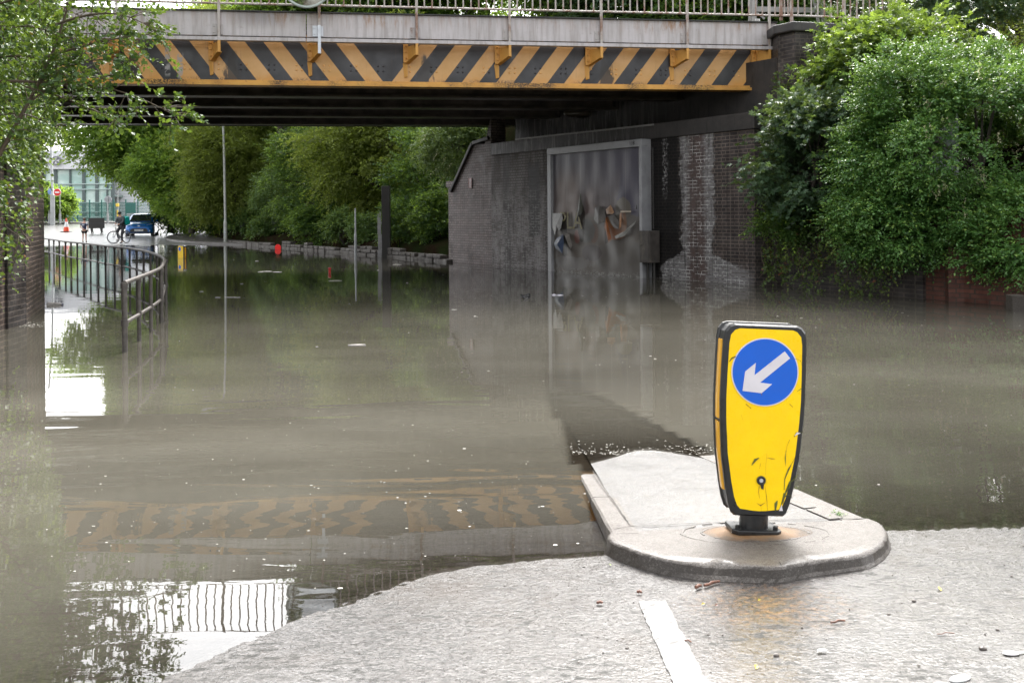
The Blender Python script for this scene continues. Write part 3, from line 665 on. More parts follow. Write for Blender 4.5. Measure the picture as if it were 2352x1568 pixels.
def hazard():
    m = NT('hazard_striped_paint'); co = m.coord(); x, y, z = xyz(m, co)
    s = m.math('SUBTRACT', m.math('ABSOLUTE', x), m.math('MULTIPLY', m.math('SUBTRACT', z, WEB0), .76))
    ph = m.math('FRACT', m.math('DIVIDE', m.math('SUBTRACT', s, .08), .72))
    yel = m.math('MULTIPLY', m.mr(m.math('PINGPONG', m.math('ADD', ph, 0.0), .5), .0, .012), m.math('LESS_THAN', ph, .5)); yel = m.math('MULTIPLY', yel, m.math('GREATER_THAN', s, .075))
    n = m.noise(co, 2.2, 6, .65)
    yc = m.mix(m.mr(n, .3, .7), (.58, .33, .12), (.5, .28, .09)); bc = m.mix(m.mr(n, .3, .7), (.03, .029, .033), (.02, .02, .022))
    c = m.mix(yel, bc, yc)
    run = m.mr(m.noise(m.mapv(co, (9, 9, .4)), 1.4, 6, .7), .58, .75); c = m.mix(m.math('MULTIPLY', run, .4), c, (.1, .06, .035))
    foot = m.mr(z, WEB0 + .22, WEB0 + .02)
    fr = m.mr(m.noise(co, 3.1, 5, .6), .4, .6); c = m.mix(m.math('MULTIPLY', m.math('MULTIPLY', foot, fr), m.math('SUBTRACT', .75, m.math('MULTIPLY', yel, .3))), c, m.mix(yel, (.006, .006, .007), (.55, .24, .02)))
    leak = m.mr(z, WEB0 + .1, WEB0); gr = m.mr(m.noise(co, 28, 5, .8), .45, .56); zone = m.mr(m.noise(m.mapv(co, (1, 0, 0)), .7, 2), .45, .58)
    c = m.mix(m.math('MULTIPLY', m.math('MULTIPLY', leak, gr), zone), c, (.015, .012, .01))
    # grime fans below every bracket
    return c, m, n, co, x, z
c, m, n, co, x, z = hazard()
STAIN_U = []
HAZ = (c, m, n, co, x, z)
def flange_mat():
    m = NT('yellow_flange_paint'); co = m.coord(); x, y, z = xyz(m, co); n = m.noise(co, 2, 5, .6)
    c = m.mix(m.mr(n, .3, .7), (.62, .33, .06), (.5, .24, .04))
    zone = m.mr(m.noise(m.mapv(co, (1, 0, 0)), .55, 3, .6), .46, .6); gr = m.mr(m.noise(m.mapv(co, (1, 1, 2)), 26, 5, .8), .42, .55)
    c = m.mix(m.math('MULTIPLY', zone, gr), c, (.014, .011, .009))
    r = m.mr(m.noise(co, 9, 6, .75), .58, .68); c = m.mix(m.math('MULTIPLY', r, .7), c, (.12, .05, .02))
    return m.done(m.bsdf(col=c, rough=.5, nor=m.bump(m.noise(co, 50, 4), .3, .005)))
M['flange'] = flange_mat()
def rusty(name, base, amt=.8, lo=.45, hi=.62, rc=(.17, .07, .03)):
    m = NT(name); co = m.coord(); c = rust_mix(m, co, base, amt, lo, hi, rc); n = m.noise(co, 60, 4, .7)
    return m.done(m.bsdf(col=c, rough=.6, nor=m.bump(n, .3, .004)))
M['bar'] = rusty('rusted_railing_paint', (.42, .38, .35), .9, .45, .6, (.2, .1, .06)); M['ybr'] = rusty('yellow_bracket_paint', (.55, .28, .06), .6, .52, .68, (.12, .05, .02))
M['grey_bits'] = rusty('grey_plate_paint', (.4, .37, .36), .6, .55, .68)
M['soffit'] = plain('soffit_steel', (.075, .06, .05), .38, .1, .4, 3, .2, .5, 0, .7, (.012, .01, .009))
M['black_steel'] = plain('blackened_steel', (.02, .018, .016), .5, .1)
M['galv'] = plain('galvanised_steel', (.5, .52, .55), .4, .3)
ux = Vector((1, .153, 0)).normalized(); BR = math.atan2(ux.y, ux.x)
# web line passes (X, 20.8 + .153 X); apex of the stripes is seen at x = 890
rx = ray(890, 200); Xa = 20.8 / (1 / rx[0] - .153) if abs(rx[0]) > 1e-6 else 0; O = Vector((Xa, 20.8 + .153 * Xa, 0))
uy = Vector((-ux.y, ux.x, 0))
def bl(u, v, z=0): return O + ux * u + uy * v + Vector((0, 0, z))
def ub(x, off=0.0): return on_plane(x, 100, bl(0, off), ux)[0]
skew = lambda v: -.45 * v
UL, UR = -9.6, ub(1745)
br = thing('railway_bridge', 'steel railway bridge with yellow and black striped girder spanning the flooded road', 'bridge', O, BR)
ZF = 4.10; ZB0, ZB1 = 4.93, 5.53; OFF = -.40
PX = [(270, 0), (504, 0), (734, 1), (957, 0), (1170, 0), (1380, 0), (1577, 0), (1765, 0)]
US = [ub(x, OFF) for x, _ in PX]
US = [US[0] - 2.1] + US; 
# finish the stripe material now that the bracket stations are known
c, m, n, co, x, z = HAZ
for i, u in enumerate(US[1:]):
    ub_ = u + .18
    if i in (2, 4, 6): continue
    wj = m.math('MULTIPLY', m.math('SUBTRACT', m.noise(m.mapv(co, (2.5, 1, .8), (i, 0, 0)), 2.4, 4, .6), .5), .5)
    d = m.math('ABSOLUTE', m.math('SUBTRACT', m.math('ADD', x, wj), ub_)); wz = m.mr(z, WEB0 + .05, WEB0 + .75, .16, .03)
    st = m.mr(m.math('SUBTRACT', d, wz), -.04, .03, 1, 0); st = m.math('MULTIPLY', st, m.mr(z, WEB0 + .62, WEB0 + .52)); c = m.mix(m.math('MULTIPLY', st, .92), c, (.018, .014, .011))
p1 = m.math('MULTIPLY', window(m, x, ub(384) - .03, ub(392), .015, m.math('MULTIPLY', m.noise(co, 6, 3), .03)), window(m, z, 4.3, 4.85, .05, 0.0))
p2 = m.math('MULTIPLY', window(m, x, ub(412) + .0, ub(424), .015, m.math('MULTIPLY', m.noise(co, 6, 3), .08)), window(m, z, 4.25, 4.72, .05, 0.0))
p3 = m.math('MULTIPLY', m.mr(m.noise(co, 7, 4), .4, .5), m.math('MAXIMUM', p1, p2)); c = m.mix(m.math('MULTIPLY', p3, .9), c, (.3, .29, .28))
M['hazard'] = m.done(m.bsdf(col=c, rough=m.mr(n, .3, .7, .28, .5), spec=.45, nor=m.bump(m.noise(co, 1.5, 2), .15, .03)))
mb = MB(); mb.box(((UL + UR) / 2, .008, (WEB0 + WEBT) / 2), (UR - UL, .016, WEBT - WEB0)); mk('striped_girder_web', mb, M['hazard'], br, True)
mb = MB(); mb.box(((UL + UR) / 2, .02, ZF + .03), (UR - UL + .1, .34, .06)); mb.box(((UL + UR) / 2, -.055, ZF + .085), (UR - UL + .06, .1, .045))
k = UL
while k < UR: mb.box((k, -.15, ZF + .03), (.006, .012, .064), mat=0); k += .95
mk('bottom_flange', mb, M['flange'], br, True, bevel=.004)
mb = MB(); mb.box(((UL + UR) / 2, .1, WEBT + .02), (UR - UL, .5, .04)); mk('top_flange', mb, M['black_steel'], br, True)
def PHI(u, z): s = abs(u) - (z - WEB0) * .76; return s > .075 and ((s - .08) / .72) % 1 < .5
RIV = [plain('yellow_rivet', (.62, .33, .1), .45, 0, .1), plain('black_rivet', (.028, .026, .028), .4, 0, .1)]
# rivets in fours
rsd = random.Random(2); uu = ub(372) ; i = 0
us_ = np.arange(ub(430) - 3 * .545, UR - .1, .545)[:25]
def knob(u, v, z, r, mat, name, sc=(1, .75, 1), proto={}):
    if (r, mat.name) not in proto:
        q = mk(name, MB().ball((0, 0, 0), r, 8, 4, sc=sc), mat, br, True); proto[(r, mat.name)] = q
    else: q = proto[(r, mat.name)].copy(); COL.objects.link(q); q.parent = br
    q.location = (u, v, z)
for u0 in us_:
    for a in (-.055, .055):
        for b in (-.05, .05): knob(u0 + a, -.002, WEB0 + .27 + b, .021, RIV[0 if PHI(u0 + a, WEB0 + .27 + b) else 1], 'rivet')
# end stiffener posts
mb = MB(); ue = ub(1740)
mb.box((ue - .03, -.09, (WEB0 + WEBT) / 2), (.12, .18, WEBT - WEB0 - .04)); mb.box((ue + .12, .1, (WEB0 + WEBT) / 2), (.16, .3, WEBT - WEB0 - .04)); mb.beam((ue - .06, -.19, WEB0 + .05), (ue - .02, -.19, WEBT), .02, .02)
mk('end_stiffener', mb, M['ybr'], br, True, bevel=.01)
# grey outer beam in sections
secs = [UL - .3, US[1] - .1, ub(706), ub(1765) + .02]
for a, b in zip(secs, secs[1:]):
    mb = MB(); mb.box(((a + b) / 2, OFF + .02, (ZB0 + .09 + ZB1) / 2), (b - a - .02, .03, ZB1 - ZB0 - .12)); mb.box(((a + b) / 2, OFF - .01, ZB0 + .035), (b - a - .02, .14, .07)); mk('parapet_beam', mb, M['grey'], br, True, bevel=.004)
mb = MB(); mb.box(((secs[0] + secs[-1]) / 2, OFF + .03, ZB1 - .01), (secs[-1] - secs[0], .16, .022)); mb.box(((secs[0] + secs[-1]) / 2 + .0, OFF - .0, ZB0 + .082), (secs[-1] - secs[0], .1, .012)); mk('beam_edge', mb, M['black_steel'], br, True)
mb = MB(); mb.box((ub(1765) + .22, OFF + .18, (ZB0 + ZB1) / 2 + .03), (.44, .05, .5)); mk('beam_end', mb, M['grey_bits'], br, True)
# brackets, posts, railings
sd_ = Vector((-.42, .91, 0))                 # bracket direction in the bridge frame (follows the skew)
ZR0, ZR1 = ZB1 + .125, ZB1 + 1.05
for i, u in enumerate(US):
    new = (i == 3)
    bkt = MB(); a = Vector((u, OFF - .03, 0)); b = a + sd_ * .42
    w_ = Vector((sd_.y, -sd_.x, 0)) * .012
    poly = [a + Vector((0, 0, 4.72)), a + Vector((0, 0, ZB0)), b + Vector((0, 0, ZB0)), b + Vector((0, 0, 4.6))]
    bkt.prism([p - w_ for p in poly], w_ * 2)
    n_ = Vector((sd_.y, -sd_.x, 0)) * .05
    bkt.prism([a - n_ + Vector((0, 0, 4.70)), a + n_ + Vector((0, 0, 4.70)), b + n_ + Vector((0, 0, 4.58)), b - n_ + Vector((0, 0, 4.58))], (0, 0, .02))
    c_ = b + Vector((.0, 0, 0)); bkt.prism([c_ + Vector((-.012, 0, 4.6)), c_ + Vector((-.012, 0, 4.32)), c_ + Vector((-.06, .03, 4.3)), c_ + Vector((-.09, .05, 4.6))], (.024, 0, 0))
    bkt.box(b + Vector((-.03, -.03, (4.6 + WEBT) / 2)), (.1, .05, WEBT - 4.6))
    o = mk('bracket', bkt, M['ybr'], br, True, bevel=.003)
    for k in range(4): q_ = b + Vector((-.03, -.065, 4.68 + k * .13)); knob(q_.x, q_.y, q_.z, .022, M['ybr'], 'bolt')
    pst = MB(); pa = Vector((u, OFF - .055, 0))
    pst.box(pa + Vector((0, 0, (4.70 + ZB0 + .02) / 2)), (.055, .045, ZB0 - 4.68)); mk('post_foot', pst, M['galv'] if new else M['ybr'], br, True, bevel=.004)
    if i == 0: continue
    pst = MB(); pst.box(pa + Vector((0, 0, (ZB0 + ZR1 + .12) / 2)), (.05, .045, ZR1 + .1 - ZB0)); mk('railing_post', pst, M['galv'] if False else M['bar'], br, True, bevel=.004)
    if new:
        pst = MB(); pst.box(pa + Vector((0, -.026, (4.70 + 5.26) / 2)), (.062, .012, .56)); mk('repair_strap', pst, M['galv'], br, True, bevel=.003)
    pl2 = MB(); pl2.box((u - .085, OFF - .002, ZB0 + .22), (.1, .016, .22))
    for s in (-.06, .06): pl2.ball((u - .1, OFF - .014, ZB0 + .22 + s), .014, 6, 4)
    pl2.box((u + .05, OFF - .002, ZB0 + .22), (.05, .014, .2)); mk('fixing_plate', pl2, M['galv'] if new else M['grey_bits'], br, True, bevel=.003)
uend = ub(1792, OFF)
stations = US[1:] + [uend]
for i, (a, b) in enumerate(zip([US[1] - 2.1 * 1.6] + stations, stations)):
    rl = MB()
    rl.tube([(a, OFF - .055, ZR0), (b, OFF - .055, ZR0)], .022, 8); rl.tube([(a, OFF - .055, ZR1), (b, OFF - .055, ZR1)], .026, 8)
    nb = int(round((b - a) / .157)); 
    for k in range(1, nb): rl.tube([(a + (b - a) * k / nb, OFF - .055, ZR0), (a + (b - a) * k / nb, OFF - .055, ZR1)], .0155, 6, caps=False)
    mk('railing_panel', rl, M['bar'], br, True)
mb = MB(); mb.tube([(US[1] - 2.1 * 1.6, OFF - .055, ZB1 + .02), (US[1] - 2.1 * 1.6, OFF - .055, ZR1)], .03, 8); mk('railing_post', mb, M['bar'], br, True)
# railing that turns over the parapet pier
def w2b(v): return br.matrix_basis.inverted() @ Vector(v)
e0 = Vector((uend, OFF - .055, 0)); e1 = w2b(P(1822, 500, 20.75)); e2 = w2b(P(2060, 500, 21.3)); e1.z = e2.z = 0
zz = (P(1822, 36, 20.75).z - ZR0)
for a, b, za, zb in ((e0, e1, 0, zz), (e1, e2, zz, zz)):
    rl = MB(); 
    rl.tube([a + Vector((0, 0, ZR0 + za)), b + Vector((0, 0, ZR0 + zb))], .022, 8); rl.tube([a + Vector((0, 0, ZR1 + za)), b + Vector((0, 0, ZR1 + zb))], .026, 8)
    nb = max(1, int(round((b - a).length / .157)))
    for k in range(0 if a == e1 else 1, nb): q = a.lerp(b, k / nb); zk = za + (zb - za) * k / nb; rl.tube([q + Vector((0, 0, ZR0 + zk)), q + Vector((0, 0, ZR1 + zk))], .0155, 6, caps=False)
    mk('railing_panel', rl, M['bar'], br, True)
for q, zb in ((e0, ZB1 + .02), (e1, pz), (e2, pz), (e1.lerp(e2, .5), pz)):
    rl = MB(); rl.box(q + Vector((0, 0, (zb + ZR1 + zz + .1) / 2)), (.06, .05, ZR1 + zz + .1 - zb)); mk('railing_post', rl, M['bar'], br, True, bevel=.004)
# underside: longitudinal girders, cross plates, deck
offs = [2.0, 4.2, 6.5, 8.9]
for k, v in enumerate(offs):
    a, b = UL + skew(v), UR + .35 + skew(v); mb = MB()
    mb.box(((a + b) / 2, v, ZF + .035), (b - a, .42, .05)); mb.box(((a + b) / 2, v, (ZF + .06 + 4.95) / 2), (b - a, .03, 4.95 - ZF - .06)); mb.box(((a + b) / 2, v, ZF + .075), (b - a, .26, .03))
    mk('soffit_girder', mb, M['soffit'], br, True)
mb = MB()
for v0, v1 in zip([0.15] + offs, offs):
    for t in (.35, .65):
        v = v0 + (v1 - v0) * t; a, b = UL + skew(v), UR + .35 + skew(v); mb.box(((a + b) / 2, v, 4.55), (b - a, .09, .1))
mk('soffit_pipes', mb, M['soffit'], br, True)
mb = MB(); v = 9.2; poly = [(UL - .2, .18), (UR + .8, .18), (UR + .8 + skew(v), v), (UL - .2 + skew(v), v)]
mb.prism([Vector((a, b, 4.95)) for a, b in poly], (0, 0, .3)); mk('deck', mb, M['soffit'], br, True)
mb = MB(); a, b = UL + skew(9.2), UR + skew(9.2); mb.box(((a + b) / 2, 9.25, 4.7), (b - a, .04, 1.2)); mk('far_girder', mb, M['black_steel'], br, True)
mb = MB(); mb.box((ub(1745) + .12, .25, (3.75 + ZF) / 2), (.34, .4, ZF - 3.75 - .004)); mb.cyl((ub(1745) + .0, .0, 3.9), (ub(1745) + .0, -.02, 3.9), .05); mk('bearing', mb, M['grey_bits'], br, True, bevel=.01)
for k, (px, py, v) in enumerate(((128, 253, 3.6), (1330, 276, 5.2))):
    u = on_plane(px, py, bl(0, v), ux)[0]; mb = MB(); mb.ball((u, v, ZF + .02), .28, 16, 8, sc=(1.5, .6, .42)); mb.box((u, v, ZF + .16), (.8, .3, .1))
    o = mk('underpass_light', mb, plain('lamp_housing', (.16, .14, .12), .25), None, True); o.matrix_basis = br.matrix_basis.copy()
    tag(o, ['long oval lamp housing under the bridge near the left wall, one lamp unlit', 'oval lamp housing under the bridge above the billboard, one lamp unlit'][k], 'lamp', 'unlit lamps under the bridge')
# thin conduit hanging at the right end
mb = MB(); s = ub(1756, -.2); mb.tube([(s, OFF - .02, ZB0), (s, OFF - .02, ZB0 - .45), (s + .06, OFF, ZB0 - .62), (s + .2, OFF + .1, ZB0 - .72)], .012, 6); mk('conduit', mb, M['galv'], br, True)
# convex mirror
mp = P(705, -40, 19.35); cm = thing('convex_mirror', 'round convex traffic mirror with pale rim fixed to the bridge railing', 'mirror', mp + Vector((0, 0, -.5)), 0)
mb = MB(); R = .47; rr = []
for i in range(10):
    t = i / 9; ra = R * t; rr.append([Vector((ra * math.cos(2 * math.pi * k / 40), -.12 * (1 - t * t), ra * math.sin(2 * math.pi * k / 40) + .5)) for k in range(40)])
mb.loft(rr, caps=False, smooth=True)
mm = NT('mirror_glass'); M['mirror'] = mm.done(mm.bsdf(col=(.75, .77, .78), metal=1.0, rough=.03)); mk('mirror_face', mb, M['mirror'], cm, True)
mb = MB(); mb.tube([Vector((R * math.cos(t) * 1.02, .005, R * math.sin(t) * 1.02 + .5)) for t in np.linspace(0, 2 * math.pi, 49)[:-1]], .028, 8, closed=True); mk('rim', mb, plain('mirror_rim', (.42, .47, .44), .4), cm, True)
mb = MB(); mb.ball((0, .02, .5), .46, 24, 8, sc=(1, .12, 1)); mk('mirror_back', mb, plain('mirror_back', (.12, .12, .11), .5), cm, True)
mb = MB(); mb.beam((.0, .04, .5), (.27, .16, .5), .05, .05); mk('mount', mb, M['galv'], cm, True)
# small number plate and lattice mast behind the railing
np_ = P(1740, 48, 24.0); o = thing('number_plate', 'small white track number plate behind the bridge railing', 'sign', np_ + Vector((0, 0, -.06)), BR)
mb = MB(); mb.box((0, 0, .06), (.12, .012, .09)); mb.box((-.04, 0, -.2), (.02, .02, .45)); mk('plate', mb, plain('plate_white', (.6, .6, .58), .5), o, True)
def text_mesh(txt, size, ext=.001):
    cu = bpy.data.curves.new('t', 'FONT'); cu.body = txt; cu.size = size; cu.extrude = ext; cu.align_x = 'CENTER'; cu.align_y = 'CENTER'; cu.resolution_u = 3
    ob = bpy.data.objects.new('t', cu); COL.objects.link(ob); dg = bpy.context.evaluated_depsgraph_get(); me = bpy.data.meshes.new_from_object(ob.evaluated_get(dg))
    mb = MB(); mb.add([tuple(v.co) for v in me.vertices], [tuple(p.vertices) for p in me.polygons])
    bpy.data.objects.remove(ob); bpy.data.curves.remove(cu); bpy.data.meshes.remove(me); return mb
R90 = Matrix.Rotation(math.pi / 2, 4, 'X')
M['ink'] = plain('black_ink', (.02, .02, .02), .6)
t = text_mesh('0½', .07).xf(Matrix.Translation((0, -.008, .06)) @ R90); mk('numerals', t, M['ink'], o, True)
gm = thing('lattice_mast', 'grey steel trestle frame on the railway behind the bridge railing', 'mast', P(1790, 60, 27.5) * 1)
gm.location.z = 5.2; mb = MB()
a0, a1 = P(1728, 60, 27.5), P(1740, -120, 27.5); b0, b1 = P(1905, 60, 27.5), P(1850, -180, 27.5)
for a, b in ((a0, a1), (b0, b1)): mb.beam(a + Vector((0, 0, -.6)), b, .16, .1); mb.beam(a + Vector((.0, .5, -.6)), b + Vector((0, .5, 0)), .1, .06)
for y in (22, -60): mb.beam(P(1732, y, 27.5), P(1890, y + 3, 27.5), .1, .14)
mb.beam(P(1738, 30, 27.5), P(1756, 44, 27.5), .05, .05); mb.beam(P(1895, 20, 27.5), P(1820, -60, 27.5), .06, .06); mk('frame', mb, plain('mast_steel', (.3, .29, .28), .5, .3), gm)
# ================================================================ foliage
def leaf_mat(name, c0, c1, tip, rough=.38, tr=.35, brown=None, dull=0):
    """lv 0..1: natural hue variation of single leaves, >1 young tip leaves"""
    m = NT(name); a = m.n('ShaderNodeAttribute', attribute_name='lv').outputs['Fac']
    c = m.mix(m.mr(a, 0, 1, 0, 1, False), c0, c1); c = m.mix(m.mr(a, 1.0, 2.0, 0, 1, False), c, tip)
    if brown: c = m.mix(m.mr(a, -.1, -.12, 0, 1, False), c, brown)
    p = m.bsdf(col=c, rough=rough, spec=.42)
    t = m.n('ShaderNodeBsdfTranslucent', {'Color': m.mix(.55, c, m.mix(.5, c, (.4, .5, .02)))})
    return m.done(m.n('ShaderNodeMixShader', {0: tr, 1: p.outputs[0], 2: t.outputs[0]}))
GR = dict(
    privet=leaf_mat('privet_leaves', (.05, .135, .035), (.12, .25, .06), (.26, .4, .09), .3, .3),
    syc=leaf_mat('sycamore_leaves', (.038, .08, .038), (.075, .135, .065), (.2, .32, .07), .38, .28),
    syc_top=leaf_mat('young_sycamore_leaves', (.05, .1, .03), (.1, .18, .04), (.3, .42, .06), .36, .45),
    olive=leaf_mat('olive_green_leaves', (.12, .16, .035), (.22, .27, .06), (.34, .42, .09), .5, .6),
    lime=leaf_mat('lime_tree_leaves', (.095, .19, .035), (.18, .31, .055), (.36, .5, .09), .4, .62),
    dark=leaf_mat('dark_green_leaves', (.03, .08, .022), (.085, .17, .04), (.34, .52, .08), .42, .5),
    ivy=leaf_mat('ivy_leaves', (.05, .105, .028), (.11, .19, .045), (.26, .36, .07), .5, .3, (.2, .09, .03)),
    alder=leaf_mat('alder_leaves', (.028, .075, .018), (.068, .135, .03), (.22, .36, .06), .5, .35),
    bramble=leaf_mat('bramble_leaves', (.055, .11, .03), (.12, .17, .045), (.26, .32, .07), .45, .3, (.16, .06, .035)),
    budd=leaf_mat('buddleia_leaves', (.08, .14, .045), (.15, .22, .07), (.28, .36, .1), .45, .35),
    flower=leaf_mat('pale_flowers', (.42, .4, .25), (.55, .52, .36), (.6, .58, .4), .6, .3))
def bark_mat():
    m = NT('bark'); co = m.coord(); n = m.noise(m.mapv(co, (3, 3, .6)), 5, 6, .7)
    return m.done(m.bsdf(col=m.mix(m.mr(n, .3, .7), (.03, .024, .018), (.1, .085, .07)), rough=.85, nor=m.bump(n, .8, .02)))
M['bark'] = bark_mat(); M['twig'] = plain('twig_bark', (.1, .075, .05), .7)
def kite(w, fold=.12, n=1): return np.array([(0, 0, 0), (-w, .45, fold), (0, 1, -.04), (w, .45, fold)], float), np.array([(0, 3, 2), (0, 2, 1)])
def palm():
    vs = [(0, 0, 0)]; fs = []
    for ang, L in ((-105, .62), (-52, .9), (0, 1.0), (52, .9), (105, .62)):
        t = math.radians(ang); d = np.array([math.sin(t), math.cos(t), 0]); r = np.array([math.cos(t), -math.sin(t), 0]); b = len(vs)
        vs += [tuple(d * L * .55 - r * .2 + (0, 0, .05)), tuple(d * L - np.array([0, 0, .1])), tuple(d * L * .55 + r * .2 + (0, 0, .05))]; fs += [(0, b, b + 1), (0, b + 1, b + 2)]
    v = np.array(vs, float); v[:, 1] += .15; v[0, 1] = 0; return v * .62, np.array(fs)
TPL = dict(oval=kite(.3), slim=kite(.17, .05), round=kite(.42, .1), palm=palm())
def nrm(a): return a / (np.linalg.norm(a, axis=-1, keepdims=True) + 1e-9)
def leaves_mesh(name, pos, fwd, nor, size, lv, tpl, mat, parent=None, extra=None):
    tv, tf = TPL[tpl]; fwd = nrm(fwd); rt = nrm(np.cross(fwd, nor)); up = np.cross(rt, fwd); N = len(pos); k = len(tv)
    s = size[:, None, None]
    co = pos[:, None, :] + s * (tv[None, :, 0:1] * rt[:, None, :] + tv[None, :, 1:2] * fwd[:, None, :] + tv[None, :, 2:3] * up[:, None, :])
    fi = (tf[None] + (np.arange(N) * k)[:, None, None]).reshape(-1, 3); co = co.reshape(-1, 3)
    org = Vector((0, 0, 0)) if parent is None else parent.matrix_basis.translation
    co = co - np.array(org)
    me = bpy.data.meshes.new(name); me.vertices.add(len(co)); me.vertices.foreach_set('co', co.astype(np.float32).ravel())
    me.loops.add(fi.size); me.loops.foreach_set('vertex_index', fi.ravel().astype(np.int32)); me.polygons.add(len(fi)); me.polygons.foreach_set('loop_start', (np.arange(len(fi)) * 3).astype(np.int32))
    me.update(calc_edges=True)
    a = me.attributes.new('lv', 'FLOAT', 'FACE'); a.data.foreach_set('value', np.repeat(lv, len(tf)).astype(np.float32))
    me.materials.append(mat); o = bpy.data.objects.new(name, me); COL.objects.link(o); o.parent = parent; return o
def sprigs(rng, O_, D_, m, L, size, droop=.25, tipf=.12, flat=.7, brown=0, lvc=None):
    """leaves set alternately along short twigs"""
    n = len(O_); t = (np.arange(m) + .6) / m; D_ = nrm(D_); Ls = L * rng.uniform(.6, 1.3, n)
    pos = O_[:, None] + D_[:, None] * (Ls[:, None] * t)[..., None]; pos[..., 2] -= droop * Ls[:, None] * t ** 2
    side = nrm(np.cross(D_, np.array([0, 0, 1.0])) + rng.normal(0, .35, (n, 3)))
    sg = np.where(np.arange(m) % 2, 1, -1)[None, :, None]; last = (t > 1 - 1.01 / m)[None, :, None]
    fw = D_[:, None] * .65 + side[:, None] * sg * .8 * (1 - last) + rng.normal(0, .28, (n, m, 3)); fw[..., 2] -= .18
    nr = np.array([0, 0, 1.0]) * flat + rng.normal(0, .42, (n, m, 3)) + D_[:, None] * .25
    sz = size * rng.uniform(.65, 1.2, (n, m)) * (1 - .3 * t)[None]
    base = (rng.uniform(0, 1, n) if lvc is None else lvc)[:, None]; lv = np.clip(base * .6 + rng.uniform(0, .45, (n, m)), 0, 1)
    tips = (rng.uniform(0, 1, n) < tipf)[:, None] & (t > .45)[None]; lv = np.where(tips, 1 + rng.uniform(.3, 1, (n, m)), lv)
    if brown: lv = np.where(rng.uniform(0, 1, (n, m)) < brown, -.2, lv)
    return pos.reshape(-1, 3), fw.reshape(-1, 3), nr.reshape(-1, 3), sz.ravel(), lv.ravel()
def clumpy(rng, c, R, nclump, per, cr, inner=.5, up=.15, squash=.7, keep=None):
    """sprig origins and directions of a crown built of uneven clumps"""
    c = np.array(c, float); R = np.array(R, float)
    d = nrm(rng.normal(0, 1, (nclump, 3))); d[:, 2] = np.abs(d[:, 2]) * np.where(rng.uniform(0, 1, nclump) < .3, -.6, 1); r = rng.uniform(inner, 1.0, nclump) ** .6
    lump = 1 + .16 * np.sin(d[:, 0] * 5 + c[0]) * np.cos(d[:, 2] * 6 + c[1]) + .1 * np.sin(d[:, 1] * 9 + c[2])
    cc = c + d * R * (r * lump)[:, None]
    cs = cr * rng.uniform(.55, 1.35, nclump)
    q = nrm(rng.normal(0, 1, (nclump, per, 3))) * rng.uniform(0, 1, (nclump, per, 1)) ** .5; q[..., 2] *= squash
    Op = cc[:, None] + q * cs[:, None, None]
    out = nrm((Op - c) / R); D_ = out * .9 + q * .8 + rng.normal(0, .3, (nclump, per, 3)); D_[..., 2] += up
    lvc = np.repeat(rng.uniform(0, 1, nclump), per)
    Op, D_ = Op.reshape(-1, 3), D_.reshape(-1, 3)
    if keep is not None: k = keep(Op); Op, D_, lvc = Op[k], D_[k], lvc[k]
    return Op, D_, cc, lvc
def pix(p):
    """display pixel of points (n,3)"""
    X = p[:, 0] / p[:, 1]; Z = (p[:, 2] - EYE) / p[:, 1]
    return 1176 + F * (X * CR - Z * SR), HZ - F * (X * SR + Z * CR)
def tree(name, label, cat, base, crown_c, R, mat, nclump=60, per=55, cr=1.1, m=7, L=.5, leaf=.17, tpl='oval', tip=.1, droop=.3, seed=0, trunk_r=.2, group=None, limbs=9, inner=.45, squash=.7, keep=None, flat=.7, up=.15, brown=0):
    rng = np.random.default_rng(seed + 100); t = thing(name, label, cat, base, 0, group); base = Vector(base); cc_ = Vector(crown_c)
    O_, D_, cc, lvc = clumpy(rng, crown_c, R, nclump, per, cr, inner, up, squash, keep)
    leaves_mesh('crown', *sprigs(rng, O_, D_, m, L, leaf, droop, tip, flat, brown, lvc), tpl, GR[mat], t)
    if trunk_r:
        mb = MB(); top = cc_ + Vector((0, 0, -R[2] * .1)); pts = [base + Vector((0, 0, -.1))]
        for k in range(1, 7):
            f = k / 6; pts.append(base.lerp(top, f) + Vector((math.sin(f * 4 + seed) * .18, math.cos(f * 3 + seed) * .15, 0)))
        mb.tube(pts, [trunk_r * (1.25 - f * .85) for f in np.linspace(0, 1, 7)], 9)
        sel = rng.choice(len(cc), min(limbs, len(cc)), replace=False)
        for i in sel:
            q = Vector(cc[i]); f = rng.uniform(.35, .95); s = base.lerp(top, f); mid = s.lerp(q, .5) + Vector((0, 0, .12 * (q - s).length))
            mb.tube([s, mid, q], [trunk_r * .42, trunk_r * .25, trunk_r * .08], 6, caps=False)
        mk('trunk', mb, M['bark'], t)
    return t
def gnd(p, z=None): return (p[0], p[1], z if z is not None else 0)
FG = 'trees beyond the bridge'
def at(x, y, Y): p = P(x, y, Y); return (p.x, p.y, p.z)
